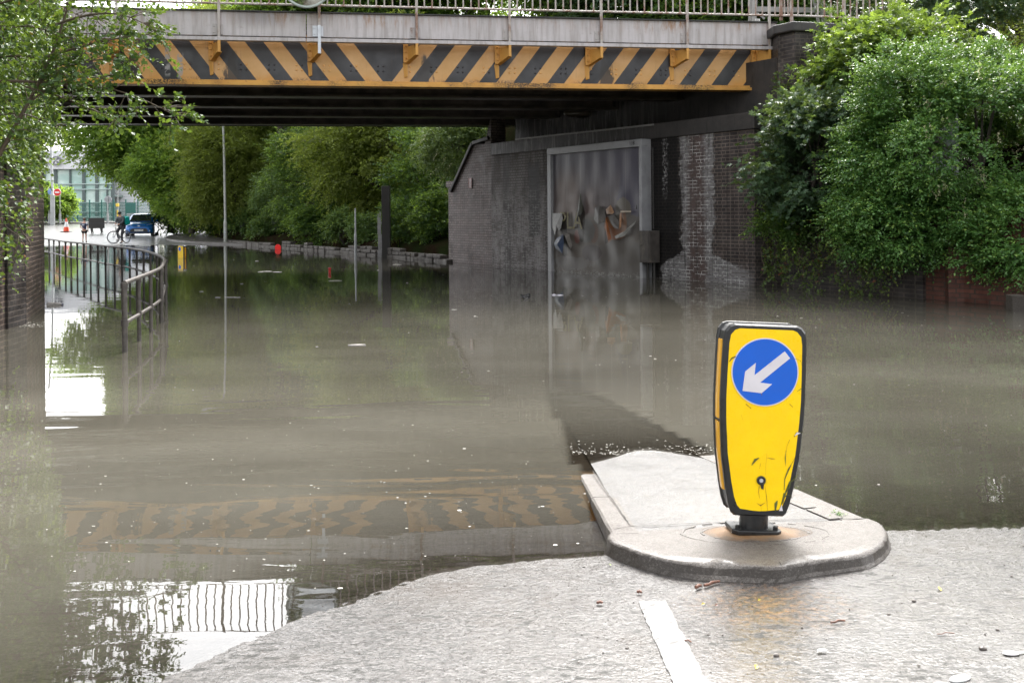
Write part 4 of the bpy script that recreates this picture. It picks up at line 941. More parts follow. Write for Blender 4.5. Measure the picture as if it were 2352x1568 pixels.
# --- beyond the bridge, left to right
KEEP = lambda p: pix(p)[1] < np.interp(pix(p)[0], [120, 160, 250, 300, 345, 370, 400, 440, 480, 520], [300, 370, 400, 415, 450, 478, 496, 512, 535, 600]) - 1e4 * ((pix(p)[0] < 250) & (pix(p)[1] < 250 + .0 * p[:, 0]))
def ftree(label, bx, Y, bz, cx, cy, R, mat, seed, **kw):
    c = P(cx, cy, Y); b = P(bx, 500, Y); b.z = bz; return tree('tree', label, 'tree', tuple(b), tuple(c), R, mat, seed=seed, group=FG, **kw)
ftree('large maple with yellow-green edge leaves spreading over the blue car', 392, 66, .5, 385, 300, (6.0, 5, 7.4), 'lime', 1, nclump=320, per=60, cr=1.3, leaf=.3, L=.7, tip=.3, trunk_r=.22, inner=.2, keep=KEEP)
ftree('rounded feathery green tree in front of the large maple', 440, 61, .6, 435, 435, (3.5, 2.6, 3.4), 'lime', 2, nclump=130, per=60, cr=.95, leaf=.2, L=.5, tip=.15, trunk_r=.16, droop=.4, inner=.25, keep=KEEP)
ftree('tall olive green willow-like tree behind the tall lamp column', 610, 60, 1.4, 620, 250, (5.2, 4, 8.5), 'olive', 3, nclump=300, per=60, cr=1.3, leaf=.27, L=.7, tip=.15, tpl='slim', trunk_r=.28, droop=.7, inner=.2)
ftree('olive tree with drooping sprays above the fence bushes', 560, 56, 1.2, 530, 400, (2.9, 2.4, 4.0), 'olive', 4, nclump=140, per=55, cr=.9, leaf=.24, L=.6, tip=.15, tpl='slim', trunk_r=.16, droop=.7, inner=.2)
ftree('dark tree with bright yellow-green shoots on its left side', 745, 47, 1.1, 752, 425, (2.7, 2.4, 3.3), 'dark', 5, nclump=110, per=60, cr=.75, leaf=.17, L=.45, tip=.26, tpl='slim', trunk_r=.18)
ftree('tall spreading hawthorn with olive sprays right of the dark tree', 880, 44, 1.2, 885, 330, (3.5, 3, 5.0), 'olive', 6, nclump=240, per=60, cr=.9, leaf=.17, L=.5, tip=.14, trunk_r=.22, droop=.45, inner=.25)
ftree('dark green tree in shade against the grey wing wall', 985, 39, 1.0, 985, 450, (1.5, 2, 2.6), 'dark', 7, nclump=70, per=50, cr=.6, leaf=.15, L=.4, tip=.14, trunk_r=.12)
ftree('tall dark tree rising behind the bridge above the mirror', 800, 58, 2.0, 800, 150, (5.5, 4, 7.5), 'dark', 8, nclump=220, per=50, cr=1.4, leaf=.3, L=.7, tip=.15, trunk_r=.3, inner=.2)
ftree('broad dark tree filling the gap behind the lamp column', 500, 74, 1.6, 500, 235, (5.8, 4, 7.6), 'dark', 9, nclump=200, per=50, cr=1.5, leaf=.34, L=.8, tip=.15, trunk_r=.3, inner=.2, keep=KEEP)
ftree('broad mid green tree behind the hawthorn and the wing wall', 980, 55, 2.2, 960, 250, (5.5, 4, 7.6), 'lime', 10, nclump=200, per=50, cr=1.4, leaf=.28, L=.7, tip=.15, trunk_r=.3, inner=.2)
ftree('low dark tree between the bright-shooted tree and the fence', 650, 62, 1.2, 690, 430, (4.5, 3, 4.0), 'dark', 11, nclump=150, per=50, cr=1.2, leaf=.26, L=.6, tip=.15, trunk_r=.2, inner=.2)
# --- on the railway bank, seen through the railing
def btree(label, x, Y, cy, R, mat, seed, **kw):
    c = P(x, cy, Y); b = Vector((c.x, c.y, 4.8)); return tree('tree', label, 'tree', tuple(b), tuple(c), R, mat, seed=seed, group='trees on the railway bank', **kw)
btree('pale green tree behind the middle of the bridge railing', 1080, 52, -150, (4.8, 3, 7.5), 'lime', 20, nclump=330, per=50, cr=1.1, leaf=.26, L=.6, tip=.25, inner=.2)
btree('green tree behind the railing just right of the mirror', 860, 50, -150, (3.6, 3, 7.6), 'dark', 26, nclump=300, per=50, cr=1.1, leaf=.25, L=.6, tip=.3, inner=.2)
btree('low green tree behind the bridge left of the mirror', 640, 56, 75, (2.6, 3, 2.6), 'lime', 27, nclump=100, per=50, cr=1.0, leaf=.24, L=.6, tip=.3, inner=.2)
btree('dark leafy tree behind the trestle and the number plate', 1760, 37, 10, (3.2, 3, 3.6), 'dark', 28, nclump=180, per=50, cr=.9, leaf=.2, L=.5, tip=.15, inner=.2)
btree('green tree behind the railing over the billboard', 1460, 42, 15, (3.2, 3, 3.8), 'syc', 29, nclump=180, per=50, cr=.9, leaf=.2, L=.5, tip=.2, inner=.2)
btree('light green tree behind the railing right of the centre', 1300, 44, -120, (3.6, 3, 6.2), 'lime', 21, nclump=290, per=50, cr=1.0, leaf=.22, L=.5, tip=.22, inner=.2)
btree('dark tree behind the railing beside the steel trestle', 1600, 40, -10, (3.6, 3, 4.4), 'dark', 22, nclump=200, per=50, cr=1.0, leaf=.21, L=.5, tip=.15, inner=.2)
btree('dark dense tree behind the parapet pier', 1930, 36, -40, (3.8, 3, 4.6), 'dark', 23, nclump=130, per=50, cr=.95, leaf=.15, L=.5, tip=.1)
btree('tall dark green tree filling the top right corner', 2330, 27, -20, (3.6, 3, 4.2), 'olive', 24, nclump=160, per=55, cr=.8, leaf=.11, L=.45, tip=.16)
btree('green tree above the sycamore at the top right', 2150, 25, -40, (2.4, 2, 2.5), 'syc', 25, nclump=100, per=40, cr=.6, leaf=.14, L=.4, tip=.25, tpl='palm', m=6)
# --- right bank shrubs
tree('sycamore_shrub', 'yellow-green topped young sycamore beside the parapet pier', 'shrub', tuple(P(2010, 500, 19.5).xy) + (1.5,), at(2035, 165, 19.2), (1.25, 1.1, 1.15), 'syc_top', nclump=75, per=22, cr=.42, m=6, L=.35, leaf=.17, tpl='palm', tip=.4, seed=30, trunk_r=.06, droop=.2, group='shrubs on the right bank')
tree('sycamore_shrub', 'dark grey-green sycamore shrub hanging over the abutment corner', 'shrub', tuple(P(1850, 500, 18.8).xy) + (1.4,), at(1880, 375, 18.6), (1.15, 1.1, 1.25), 'syc', nclump=90, per=22, cr=.42, m=6, L=.35, leaf=.155, tpl='palm', tip=.05, seed=31, trunk_r=.06, droop=.25, group='shrubs on the right bank')
tree('sycamore_shrub', 'shaded sycamore shrub behind the grey palisade fence', 'shrub', tuple(P(2080, 500, 19.8).xy) + (1.6,), at(2090, 300, 19.8), (1.5, 1.0, 1.3), 'syc', nclump=80, per=20, cr=.42, m=6, L=.35, leaf=.15, tpl='palm', tip=.04, seed=32, trunk_r=.05, group='shrubs on the right bank')
pv = dict(mat='privet', m=8, L=.27, leaf=.07, tpl='oval', droop=.2, tip=.16, squash=.6)
tree('privet_bush', 'huge glossy privet bush covering the right bank', 'bush', tuple(P(2250, 500, 17.2).xy) + (1.3,), at(2255, 345, 17.0), (2.3, 1.6, 1.7), nclump=400, per=52, cr=.30, seed=33, trunk_r=.08, inner=.72, group='privet bushes on the right', **pv)
tree('privet_bush', 'lower privet growth trailing towards the water at the right edge', 'bush', tuple(P(2390, 500, 15.4).xy) + (1.0,), at(2420, 560, 15.4), (1.35, 1.0, .95), nclump=150, per=50, cr=.28, seed=34, trunk_r=.05, inner=.6, group='privet bushes on the right', **pv)
tree('privet_bush', 'left shoulder of privet above the low brick wall', 'bush', tuple(P(2090, 500, 17.2).xy) + (1.3,), at(2085, 520, 16.9), (1.1, .9, .85), nclump=150, per=48, cr=.28, seed=35, trunk_r=.05, inner=.5, group='privet bushes on the right', **pv)
# creamy flower heads on the privet
rng = np.random.default_rng(9); fl = [(2440 / 3.336 + 0, 0)]
pts = [(1860 + 1965 / 3.336, 600 / 3.336), (1860 + 2050 / 3.336, 750 / 3.336), (1860 + 2060 / 3.336, 820 / 3.336), (1860 + 1660 / 3.336, 720 / 3.336), (1860 + 1535 / 3.336, 905 / 3.336), (1860 + 1700 / 3.336, 1020 / 3.336), (1860 + 1530 / 3.336, 1070 / 3.336), (1860 + 1470 / 3.336, 1290 / 3.336), (1860 + 2110 / 3.336, 1180 / 3.336), (1860 + 2290 / 3.336, 1250 / 3.336), (1860 + 2000 / 3.336, 1500 / 3.336), (1860 + 1980 / 3.336, 400 + 160 / 3.336), (1860 + 1650 / 3.336, 400 + 240 / 3.336), (1860 + 1840 / 3.336, 400 + 450 / 3.336), (1860 + 1600 / 3.336, 1640 / 3.336)]
pb = [o for o in bpy.data.objects if o.get('category') == 'bush'][0]
FO, FD = [], []
for nx, ny in pts:
    q = P(nx / 1.0884, ny / 1.0884, 15.5 + .2 * math.sin(nx))
    for k in range(9): FO.append(tuple(q + Vector((rng.normal(0, .03), rng.normal(0, .03), rng.normal(0, .07))))); FD.append((rng.normal(0, .5), -.3 + rng.normal(0, .3), .8))
leaves_mesh('flower_heads', *sprigs(rng, np.array(FO), np.array(FD), 6, .07, .025, .1, .1), 'round', GR['flower'], pb)
# --- brambles and vines over the low wall
def drape(name, label, cat, line_pts, mat, n, m, L, leaf, tpl, seed, drop, thick=.25, tip=.1, brown=.03, stems=10, group=None, outv=(-.6, -.8, 0), parent=None):
    """foliage hanging over a wall: line_pts are (top point, hanging length)"""
    rng = np.random.default_rng(seed); c = sum((Vector(p) for p, _ in line_pts), Vector()) / len(line_pts)
    t = thing(name, label, cat, (c.x, c.y, 0), 0, group); k = rng.uniform(0, len(line_pts) - 1.001, n); i = k.astype(int); f = (k - i)[:, None]
    Pp = np.array([p for p, _ in line_pts], float); H = np.array([h for _, h in line_pts], float)
    base = Pp[i] * (1 - f) + Pp[i + 1] * f; h = H[i] * (1 - f[:, 0]) + H[i + 1] * f[:, 0]
    col = np.sin(k * 37.0) * .5 + np.sin(k * 11.0 + 1) * .5                              # uneven strands
    dn = rng.uniform(0, 1, n) ** 1.1 * h * (1 + .35 * col); out = rng.uniform(0, 1, n) * thick * (1 - .35 * dn / (h + .01)) + .03
    O_ = base + np.array(outv)[None] * out[:, None]; O_[:, 2] -= dn; O_[:, 2] += rng.normal(0, .04, n)
    D_ = np.array(outv)[None] * .6 + rng.normal(0, .55, (n, 3)); D_[:, 2] -= .35 + .3 * (dn > .4)
    leaves_mesh('foliage', *sprigs(rng, O_, D_, m, L, leaf, drop, tip, .45, brown), tpl, GR[mat], t)
    mb = MB()
    for _ in range(stems):
        a = rng.integers(0, n); p = Vector(base[a]) + Vector(outv) * .06; pts = [p]; hh = h[a] * rng.uniform(.6, 1.05)
        for s in range(6): pts.append(pts[-1] + Vector((rng.normal(0, .07), rng.normal(0, .04), -hh / 6)))
        mb.tube(pts, [.007] * 7, 5, caps=False)
    mk('stems', mb, M['twig'], t); return t
bt = [((AW + ux * .25 + Vector((0, -.1, 0))).to_tuple()[:2] + (1.25,), 1.1), (tuple(W(1850, 665).xy) + (1.35,), 1.2), (tuple(W(1960, 674).xy) + (1.5,), 1.5), (tuple(W(2050, 682).xy) + (1.55,), 1.2), (tuple(W(2110, 687).xy) + (1.5,), .6)]
drape('bramble', 'tangled reddish stemmed brambles hanging over the dark brick wall into the flood', 'bramble', bt, 'bramble', 950, 5, .2, .07, 'round', 41, .3, .45, .15, .05, 60, 'wall climbers on the right')
rng = np.random.default_rng(42)
tree('bramble', 'dark elder growth between the sycamore shrub and the brambles', 'bramble', tuple(P(1830, 500, 19.2).xy) + (1.4,), at(1850, 510, 19.0), (.85, .6, .42), 'dark', nclump=45, per=30, cr=.26, m=6, L=.25, leaf=.085, tip=.12, seed=43, trunk_r=.03, group='wall climbers on the right')
tree('ivy', 'thin ivy sprays on the corner between girder and parapet pier', 'ivy', (P(1792, 215, 20.45)).to_tuple(), at(1790, 215, 20.4), (.16, .15, .5), 'bramble', nclump=9, per=7, cr=.1, m=4, L=.14, leaf=.08, seed=44, trunk_r=.01, limbs=3, brown=.1)
# --- undergrowth along the far fence
def low(label, x, Y, z, R, mat, seed, **kw):
    c = P(x, 540, Y); return tree('bush', label, 'bush', (c.x, c.y, .35), (c.x, c.y, z), R, mat, seed=seed, trunk_r=.03, group='bushes along the far stone edging', **kw)
low('low ivy mound right behind the tall lamp column', 590, 55.5, 1.1, (1.9, 1.0, .8), 'ivy', 50, nclump=60, per=30, cr=.35, m=6, L=.3, leaf=.12, tpl='round')
low('spreading nettle clump left of the white fence notice', 645, 52, .9, (1.5, .9, .7), 'ivy', 51, nclump=50, per=30, cr=.35, m=6, L=.3, leaf=.12, tpl='round')
low('dense dark shrub spilling over the stones below the bright-shooted tree', 735, 44.5, .9, (1.2, .9, 1.1), 'dark', 52, nclump=80, per=32, cr=.35, m=6, L=.3, leaf=.12, tip=.2)
low('pale yellowish shrub left of the thin grey pole', 790, 41.5, .9, (.75, .6, .75), 'ivy', 53, nclump=40, per=28, cr=.28, m=6, L=.25, leaf=.1, tip=.3)
low('grey-green bush right of the thin grey pole', 845, 40, .85, (.75, .6, .6), 'ivy', 54, nclump=40, per=28, cr=.28, m=6, L=.25, leaf=.1)
low('dark shrub right of the dark square post', 935, 37.3, 1.1, (.9, .7, 1.0), 'dark', 55, nclump=60, per=30, cr=.3, m=6, L=.28, leaf=.1, tip=.1)
low('bright leaved bush touching the end pilaster of the wing wall', 1000, 36, 1.2, (.7, .7, 1.1), 'dark', 56, nclump=60, per=30, cr=.3, m=6, L=.28, leaf=.11, tip=.25)
low('light green hanging bush between the tall column and the dark tree', 665, 50, 2.3, (1.9, 1.2, 1.3), 'ivy', 57, nclump=80, per=32, cr=.45, m=6, L=.35, leaf=.13, tpl='slim')
# --- buddleia over the far wing wall
tb = tree('buddleia', 'pale flowered buddleia leaning over the sloping wing wall', 'shrub', at(1075, 330, 33.5), at(1050, 345, 33.0), (1.1, 1.0, 1.1), 'budd', nclump=110, per=30, cr=.38, m=6, L=.35, leaf=.13, tpl='slim', tip=.15, seed=60, trunk_r=.05, droop=.4)
rng = np.random.default_rng(61); FO, FD = [], []
for nx, ny in ((1059, 348), (1090, 390), (1085, 428), (1123, 417), (1101, 452), (1103, 462), (1121, 484), (1110, 404)):
    q = P(nx / 1.0884, ny / 1.0884, 31.6)
    for k in range(8): FO.append(tuple(q + Vector((.018 * (k - 4), 0, .03 * (k - 4))) + Vector((rng.normal(0, .01), 0, 0)))); FD.append((rng.normal(0, .6), rng.normal(0, .6), .6))
leaves_mesh('flower_heads', *sprigs(rng, np.array(FO), np.array(FD), 5, .06, .03, .1, .1), 'round', GR['flower'], tb)
tree('shrub', 'green shrub on top of the bank under the bridge end', 'shrub', at(1100, 310, 34), at(1105, 318, 34), (1.4, 1.2, .7), 'budd', nclump=60, per=28, cr=.4, m=6, L=.35, leaf=.12, tpl='slim', seed=62, trunk_r=.04)
# --- left side: ivy on the wall, overhanging alder
iv = [((-6.25, 11.0, 5.4), 3.6), ((-6.6, 12.6, 5.5), 3.3), ((-6.9, 14.0, 5.5), 3.0), ((-7.3, 15.2, 5.5), 2.7), ((-7.75, 16.4, 5.5), 2.2), ((-7.95, 17.0, 5.5), 1.8)]
drape('ivy', 'thick ivy and vine curtain over the left brick wing wall', 'ivy', iv, 'ivy', 5500, 6, .18, .075, 'round', 70, .35, .22, .12, .012, 50, None, (.93, -.3, 0))
iv2 = [((-6.3, 11.0, 2.2), 1.5), ((-6.65, 12.6, 2.0), 1.7), ((-6.85, 13.6, 1.6), .7), ((-7.0, 14.2, 1.9), .5)]
drape('ivy', 'sparse bright vine strands trailing down the lower left wall', 'ivy', iv2, 'ivy', 150, 4, .16, .07, 'round', 71, .35, .15, .35, .02, 8, None, (.93, -.3, 0))
# alder: limbs that sweep out in front of the bridge
def limb_tree(name, label, cat, base, limbs, mat, seed, leaf, m, L, tpl, per, spread, tip=.15, rad=.05, droop=.3):
    rng = np.random.default_rng(seed); t = thing(name, label, cat, base); mb = MB(); OO, DD = [], []
    for pts, r, dens in limbs:
        pts = [Vector(p) for p in pts]; fine = resample(pts, .12, 5); n = len(fine)
        mb.tube(fine, [max(.004, r * (1 - .85 * i / n)) for i in range(n)], 6, caps=False)
        for i, p in enumerate(fine):
            d = (fine[min(i + 1, n - 1)] - fine[max(i - 1, 0)]).normalized(); f = i / n
            for _ in range(rng.poisson(dens)):
                if f < .12: continue
                q = Vector(rng.normal(0, 1, 3)); q -= d * q.dot(d) * .7; q.z = q.z * .7 + .05; q.normalize(); dd = (d * .55 + q).normalized(); ln = rng.uniform(.4, 1.0) * spread * (1 - .45 * f)
                e = p + dd * ln; e.z -= droop * ln * .5; mb.tube([p, p.lerp(e, .5) + Vector((0, 0, .04 * ln)), e], [.006, .004, .002], 4, caps=False)
                for k in range(per):
                    g = rng.uniform(.25, 1); o_ = p.lerp(e, g); OO.append(tuple(o_)); s = Vector(rng.normal(0, .7, 3)); DD.append(tuple(dd + s))
    mk('branches', mb, M['twig'], t); leaves_mesh('foliage', *sprigs(rng, np.array(OO), np.array(DD), m, L, leaf, droop, tip, .5), tpl, GR[mat], t); return t
Zb = 11.5
def lp_(pts, Y0=Zb, dY=0): return [P(x, y, Y0 + dY * i) for i, (x, y) in enumerate(pts)]
L1 = [(lp_([(-40, 420), (30, 300), (85, 200), (135, 90), (160, 0), (190, -120)]), .028, 2.0),
      (lp_([(-60, 190), (60, 185), (150, 195), (230, 195), (290, 212), (350, 235), (395, 262)]), .022, 2.3),
      (lp_([(60, 200), (130, 215), (185, 240), (235, 262), (262, 275)]), .014, 2.3),
      (lp_([(110, 130), (170, 110), (240, 95), (300, 78), (340, 80)]), .018, 3.1),
      (lp_([(120, 60), (180, 35), (240, 25), (300, 30), (335, 45), (355, 70)]), .018, 3.1),
      (lp_([(85, 190), (150, 150), (210, 135), (270, 130), (305, 140)]), .016, 3.1),
      (lp_([(150, 10), (200, -20), (260, -30), (320, -10)]), .016, 2.8),
      (lp_([(60, 240), (110, 200), (170, 170), (220, 170), (260, 185)]), .014, 2.8),
      (lp_([(-30, 80), (30, 60), (80, 50), (130, 80), (170, 110)], Zb + .5), .016, 3.1),
      (lp_([(-30, 20), (30, -10), (90, -10), (150, 10), (200, 50)], Zb + .4), .016, 3.4),
      (lp_([(-50, 140), (10, 130), (60, 120), (110, 140), (150, 170)], Zb + .6), .016, 3.1),
      (lp_([(-50, 280), (0, 260), (50, 250), (95, 260), (125, 290)], Zb + .4), .014, 2.4),
      (lp_([(-50, -60), (30, -90), (120, -110), (220, -90), (300, -60)], Zb - .5, -.1), .02, 2.4),
      (lp_([(-40, -200), (60, -230), (160, -220), (260, -180)], Zb - .8, -.2), .02, 2.3),
      (lp_([(-200, -60), (-120, 0), (-60, 40), (0, 60)], Zb), .02, 2.4)]
limb_tree('alder_tree', 'small leaved alder branches reaching across the left end of the bridge', 'tree', tuple(P(-60, 420, Zb)), L1, 'alder', 80, .07, 6, .17, 'round', 3, .62, .06)
# the tree beside the camera on the left whose leaves show in the puddle reflection
tree('tree', 'tall broadleaf tree on the left bank beyond the wing wall', 'tree', (-10.2, 14.5, 4.8), (-9.6, 15.5, 8.8), (2.6, 3.2, 2.6), 'alder', nclump=150, per=45, cr=.7, m=6, L=.4, leaf=.11, tip=.12, seed=90, trunk_r=.16, droop=.4)
# hedge trees beside the building
tree('tree', 'light green tree in front of the glass building behind the road signs', 'tree', at(112, 505, 92), at(118, 472, 92), (1.9, 2, 1.6), 'lime', nclump=50, per=36, cr=.7, leaf=.3, L=.6, seed=91, trunk_r=.15, tip=.3)

low('dense dark holly behind the boarded end of the fence', 440, 66, 1.6, (2.6, 1.2, 1.6), 'dark', 58, nclump=120, per=32, cr=.6, m=6, L=.4, leaf=.2)
low('dark hedge in the gap right of the blue car', 505, 62, 1.5, (2.2, 1.2, 1.4), 'dark', 59, nclump=100, per=32, cr=.6, m=6, L=.4, leaf=.2)
# ================================================================ billboard
NW = Vector((-dw.y, dw.x, 0)); BO = .24; PB = AW + NW * BO
def bp(x, y, off=0.0):
    s, z = on_plane(x, y, AW + NW * (BO + off), dw); return Vector((s, BO + off, z))
def cb(x, y, off=0.0): return bp((1370 + x / 4.355) / 1.0884, (340 + y / 4.355) / 1.0884, off)
bb = thing('billboard', 'old billboard with peeling torn poster in a grey metal frame on the abutment wall', 'billboard', AW, WROT)
uL, uR = bp(1261, 500).x, bp(1478, 500).x; zT = (bp(1261, 341).z + bp(1478, 319).z) / 2; zB = -.5
uLi, uRi, zTi = bp(1269, 500).x, bp(1472, 500).x, zT - .17
def poster_mat():
    m = NT('peeling_poster'); co = m.coord(); x, y, z = xyz(m, co)
    s = m.math('DIVIDE', m.math('SUBTRACT', uLi, x), uLi - uRi); t = m.math('DIVIDE', z, zTi)
    n = m.noise(co, 1.1, 4, .6); n2 = m.noise(m.mapv(co, (1, 1, .8)), 2.5, 6, .7); j = m.math('MULTIPLY', m.math('SUBTRACT', n, .5), .25)
    c = m.mix(m.mr(m.math('ADD', t, j), .45, 1.0), (.2, .17, .165), (.15, .15, .21))
    c = m.mix(m.math('MULTIPLY', window(m, s, .05, .3, .06, j), m.mr(t, .95, .7)), c, (.25, .175, .15))
    c = m.mix(m.math('MULTIPLY', window(m, s, .4, .5, .05, j), m.mr(t, .75, .6)), c, (.24, .16, .15))
    c = m.mix(m.math('MULTIPLY', m.mr(m.math('ADD', s, m.math('MULTIPLY', m.math('SUBTRACT', 1.0, t), .25)), .82, .86), m.mr(t, .4, .46)), c, (.12, .12, .175))
    # lower part: old layers and bare board
    low = m.mr(m.math('ADD', t, j), .5, .44); lc = m.mix(m.mr(n2, .3, .7), (.16, .14, .12), (.19, .17, .145)); c = m.mix(low, c, lc)
    def blob(cx, cz, rx, rz, col, c, k=1.0, w=.5):
        dx = m.math('DIVIDE', m.math('SUBTRACT', s, cx), rx); dz = m.math('DIVIDE', m.math('SUBTRACT', t, cz), rz)
        r = m.math('ADD', m.math('SQRT', m.math('ADD', m.math('MULTIPLY', dx, dx), m.math('MULTIPLY', dz, dz))), m.math('MULTIPLY', m.math('SUBTRACT', m.noise(co, 3.2, 5, .7), .5), w))
        return m.mix(m.math('MULTIPLY', m.mr(r, 1.02, .94), k), c, col)
    c = blob(.8, .50, .085, .12, (.21, .195, .165), c); c = blob(.9, .40, .08, .08, (.15, .14, .13), c)
    c = blob(.66, .36, .06, .12, (.38, .16, .07), c); c = blob(.72, .33, .1, .05, (.36, .17, .1), c, 1, .9); c = blob(.8, .43, .045, .09, (.42, .22, .12), c, .8, .8)
    c = blob(.48, .33, .05, .08, (.2, .11, .08), c, .8); c = blob(.4, .35, .09, .1, (.14, .155, .15), c, .8); c = blob(.28, .3, .03, .06, (.3, .12, .1), c, .8)
    c = blob(.335, .42, .05, .16, (.02, .018, .016), c, 1, .8); c = blob(.62, .30, .02, .09, (.02, .02, .02), c, .9); c = blob(.13, .28, .04, .2, (.03, .03, .03), c, .9, .9)
    c = blob(.8, .13, .3, .16, (.17, .16, .145), c); c = blob(.45, .17, .12, .07, (.12, .105, .105), c); c = blob(.2, .08, .25, .06, (.24, .23, .22), c, .8, 1.6)
    st = m.math('PINGPONG', m.math('MULTIPLY', s, 6.0), .5); fold = m.mr(st, .0, .035, 1, 0)
    c = m.mix(m.math('MULTIPLY', fold, m.mr(t, .3, .6, 0, .45)), c, (.34, .33, .34))
    run = m.mr(m.noise(m.mapv(co, (6, 6, .3)), 1.5, 5, .65), .5, .75); c = m.mix(m.math('MULTIPLY', run, .15), c, (.06, .05, .04))
    bot = m.math('MULTIPLY', m.mr(t, .05, .0), m.mr(m.noise(co, 12, 5, .8), .5, .58)); c = m.mix(bot, c, (.45, .44, .42))
    wr = m.noise(m.mapv(co, (3, 3, .5)), 3, 4, .5)
    c = m.mix(.42, c, (.05, .036, .027))
    return m.done(m.bsdf(col=c, rough=.3, nor=m.bump(wr, .12, .03), spec=.5))
M['poster'] = poster_mat(); M['frame'] = plain('billboard_frame', (.34, .34, .35), .4, .3, .1, 4, 0, .5, 0, .5, (.12, .1, .09))
nx_, nz_ = 40, 30; vs = []
for i in range(nx_ + 1):
    for k in range(nz_ + 1):
        u = uRi + (uLi - uRi) * i / nx_; z = zB + (zTi - zB) * k / nz_; s = (uLi - u) / (uLi - uRi)
        bul = .012 * math.sin(s * 37) * math.sin(z * 3) + (.025 * math.sin(s * 23 + z * 5) if z < 1.9 and z > .3 else 0)
        vs.append((u, BO - .04 + bul * .6, z))
mb = MB(); mb.add(vs, [(i * (nz_ + 1) + k, (i + 1) * (nz_ + 1) + k, (i + 1) * (nz_ + 1) + k + 1, i * (nz_ + 1) + k + 1) for i in range(nx_) for k in range(nz_)], 0, True); mk('poster', mb, M['poster'], bb, True)
mb = MB(); mb.box(((uL + uR) / 2, (BO - .08) / 2, (zT + zB) / 2), (uL - uR - .06, BO - .08, zT - zB - .06)); mk('backing_box', mb, M['black_steel'], bb, True)
for nm, c, sz in (('frame_top', ((uL + uR) / 2, BO / 2 + .02, zT - .085), (uL - uR, BO + .06, .17)), ('frame_side', ((uR + uRi) / 2, BO / 2 + .02, (zT - .17 + zB) / 2), (uRi - uR, BO + .06, zT - .17 - zB)), ('frame_side', ((uL + uLi) / 2, BO / 2 + .02, (zT - .17 + zB) / 2), (uL - uLi, BO + .06, zT - .17 - zB))):
    mb = MB(); mb.box(c, sz); mk(nm, mb, M['frame'], bb, True, bevel=.008)
RW = Matrix.Rotation(math.pi, 4, 'Z') @ R90
def onboard(mbx, p): return mbx.xf(Matrix.Translation(p) @ RW)
t_ = onboard(text_mesh('118', .13), Vector((uR + .32, BO + .056, zT - .085))); mk('frame_number', t_, M['ink'], bb, True)
t_ = text_mesh('PLA', .62); t_.xf(Matrix.Scale(.95, 4, (1, 0, 0))); t_ = onboard(t_, cb(245, 930, .0) + Vector((0, .002, 0))); mk('poster_lettering', t_, plain('faded_yellow_print', (.23, .2, .1), .5), bb, True)
def flap(name, pts, col, curl=.08, off=.02):
    """torn sheet of paper: outline in close-up pixels, its lower end curls off the board"""
    ys = [p[1] for p in pts]; y0, y1 = min(ys), max(ys); mb = MB(); f = []
    for x, y in pts: k = (y - y0) / (y1 - y0); f.append(cb(x, y, off + curl * k * k))
    c = sum(f, Vector()) / len(f); c.y += curl * .35
    vs = f + [c] + [p - Vector((0, .004, 0)) for p in f] + [c - Vector((0, .004, 0))]; n = len(f)
    fs = [(i, (i + 1) % n, n) for i in range(n)] + [((i + 1) % n + n + 1, i + n + 1, 2 * n + 1) for i in range(n)] + [(i, i + n + 1, (i + 1) % n + n + 1, (i + 1) % n) for i in range(n)]
    mb.add(vs, fs); mk(name, mb, plain('paper_' + str(len(bpy.data.materials)), col, .45, var=.25, scale=5), bb, True)
flap('torn_paper', [(45, 840), (150, 842), (158, 900), (140, 1000), (118, 1030), (95, 990), (75, 1080), (60, 1030), (48, 1000)], (.4, .39, .38))
flap('torn_paper', [(95, 1110), (165, 1070), (172, 1150), (155, 1280), (120, 1250), (80, 1220), (62, 1170)], (.05, .07, .12), .18)
flap('torn_paper', [(170, 1050), (230, 1070), (262, 1190), (245, 1235), (205, 1150)], (.2, .18, .16), .16)
flap('torn_paper', [(335, 700), (352, 620), (375, 760), (370, 830), (345, 860), (312, 905), (322, 800)], (.035, .035, .02), .03)
flap('torn_paper', [(515, 775), (560, 758), (615, 790), (628, 880), (600, 940), (545, 962), (500, 910)], (.12, .11, .1), .15)
flap('torn_paper', [(628, 800), (680, 750), (720, 830), (700, 850), (640, 850)], (.32, .19, .11), .08)
flap('torn_paper', [(625, 860), (690, 1120), (655, 1140), (620, 1000)], (.3, .1, .03), .06)
flap('torn_paper', [(645, 870), (715, 850), (770, 930), (765, 1010), (720, 1000), (690, 960)], (.12, .11, .1), .1)
flap('torn_paper', [(785, 815), (905, 815), (900, 830), (790, 835)], (.5, .42, .33), .03)
flap('torn_paper', [(780, 850), (800, 830), (795, 990), (770, 1020)], (.42, .22, .12), .04)
flap('torn_paper', [(960, 740), (972, 790), (955, 800)], (.03, .03, .03), .02)
flap('torn_paper', [(725, 1090), (800, 1070), (880, 990), (960, 920), (940, 960), (870, 1040), (830, 1090), (740, 1120)], (.25, .24, .22), .08)
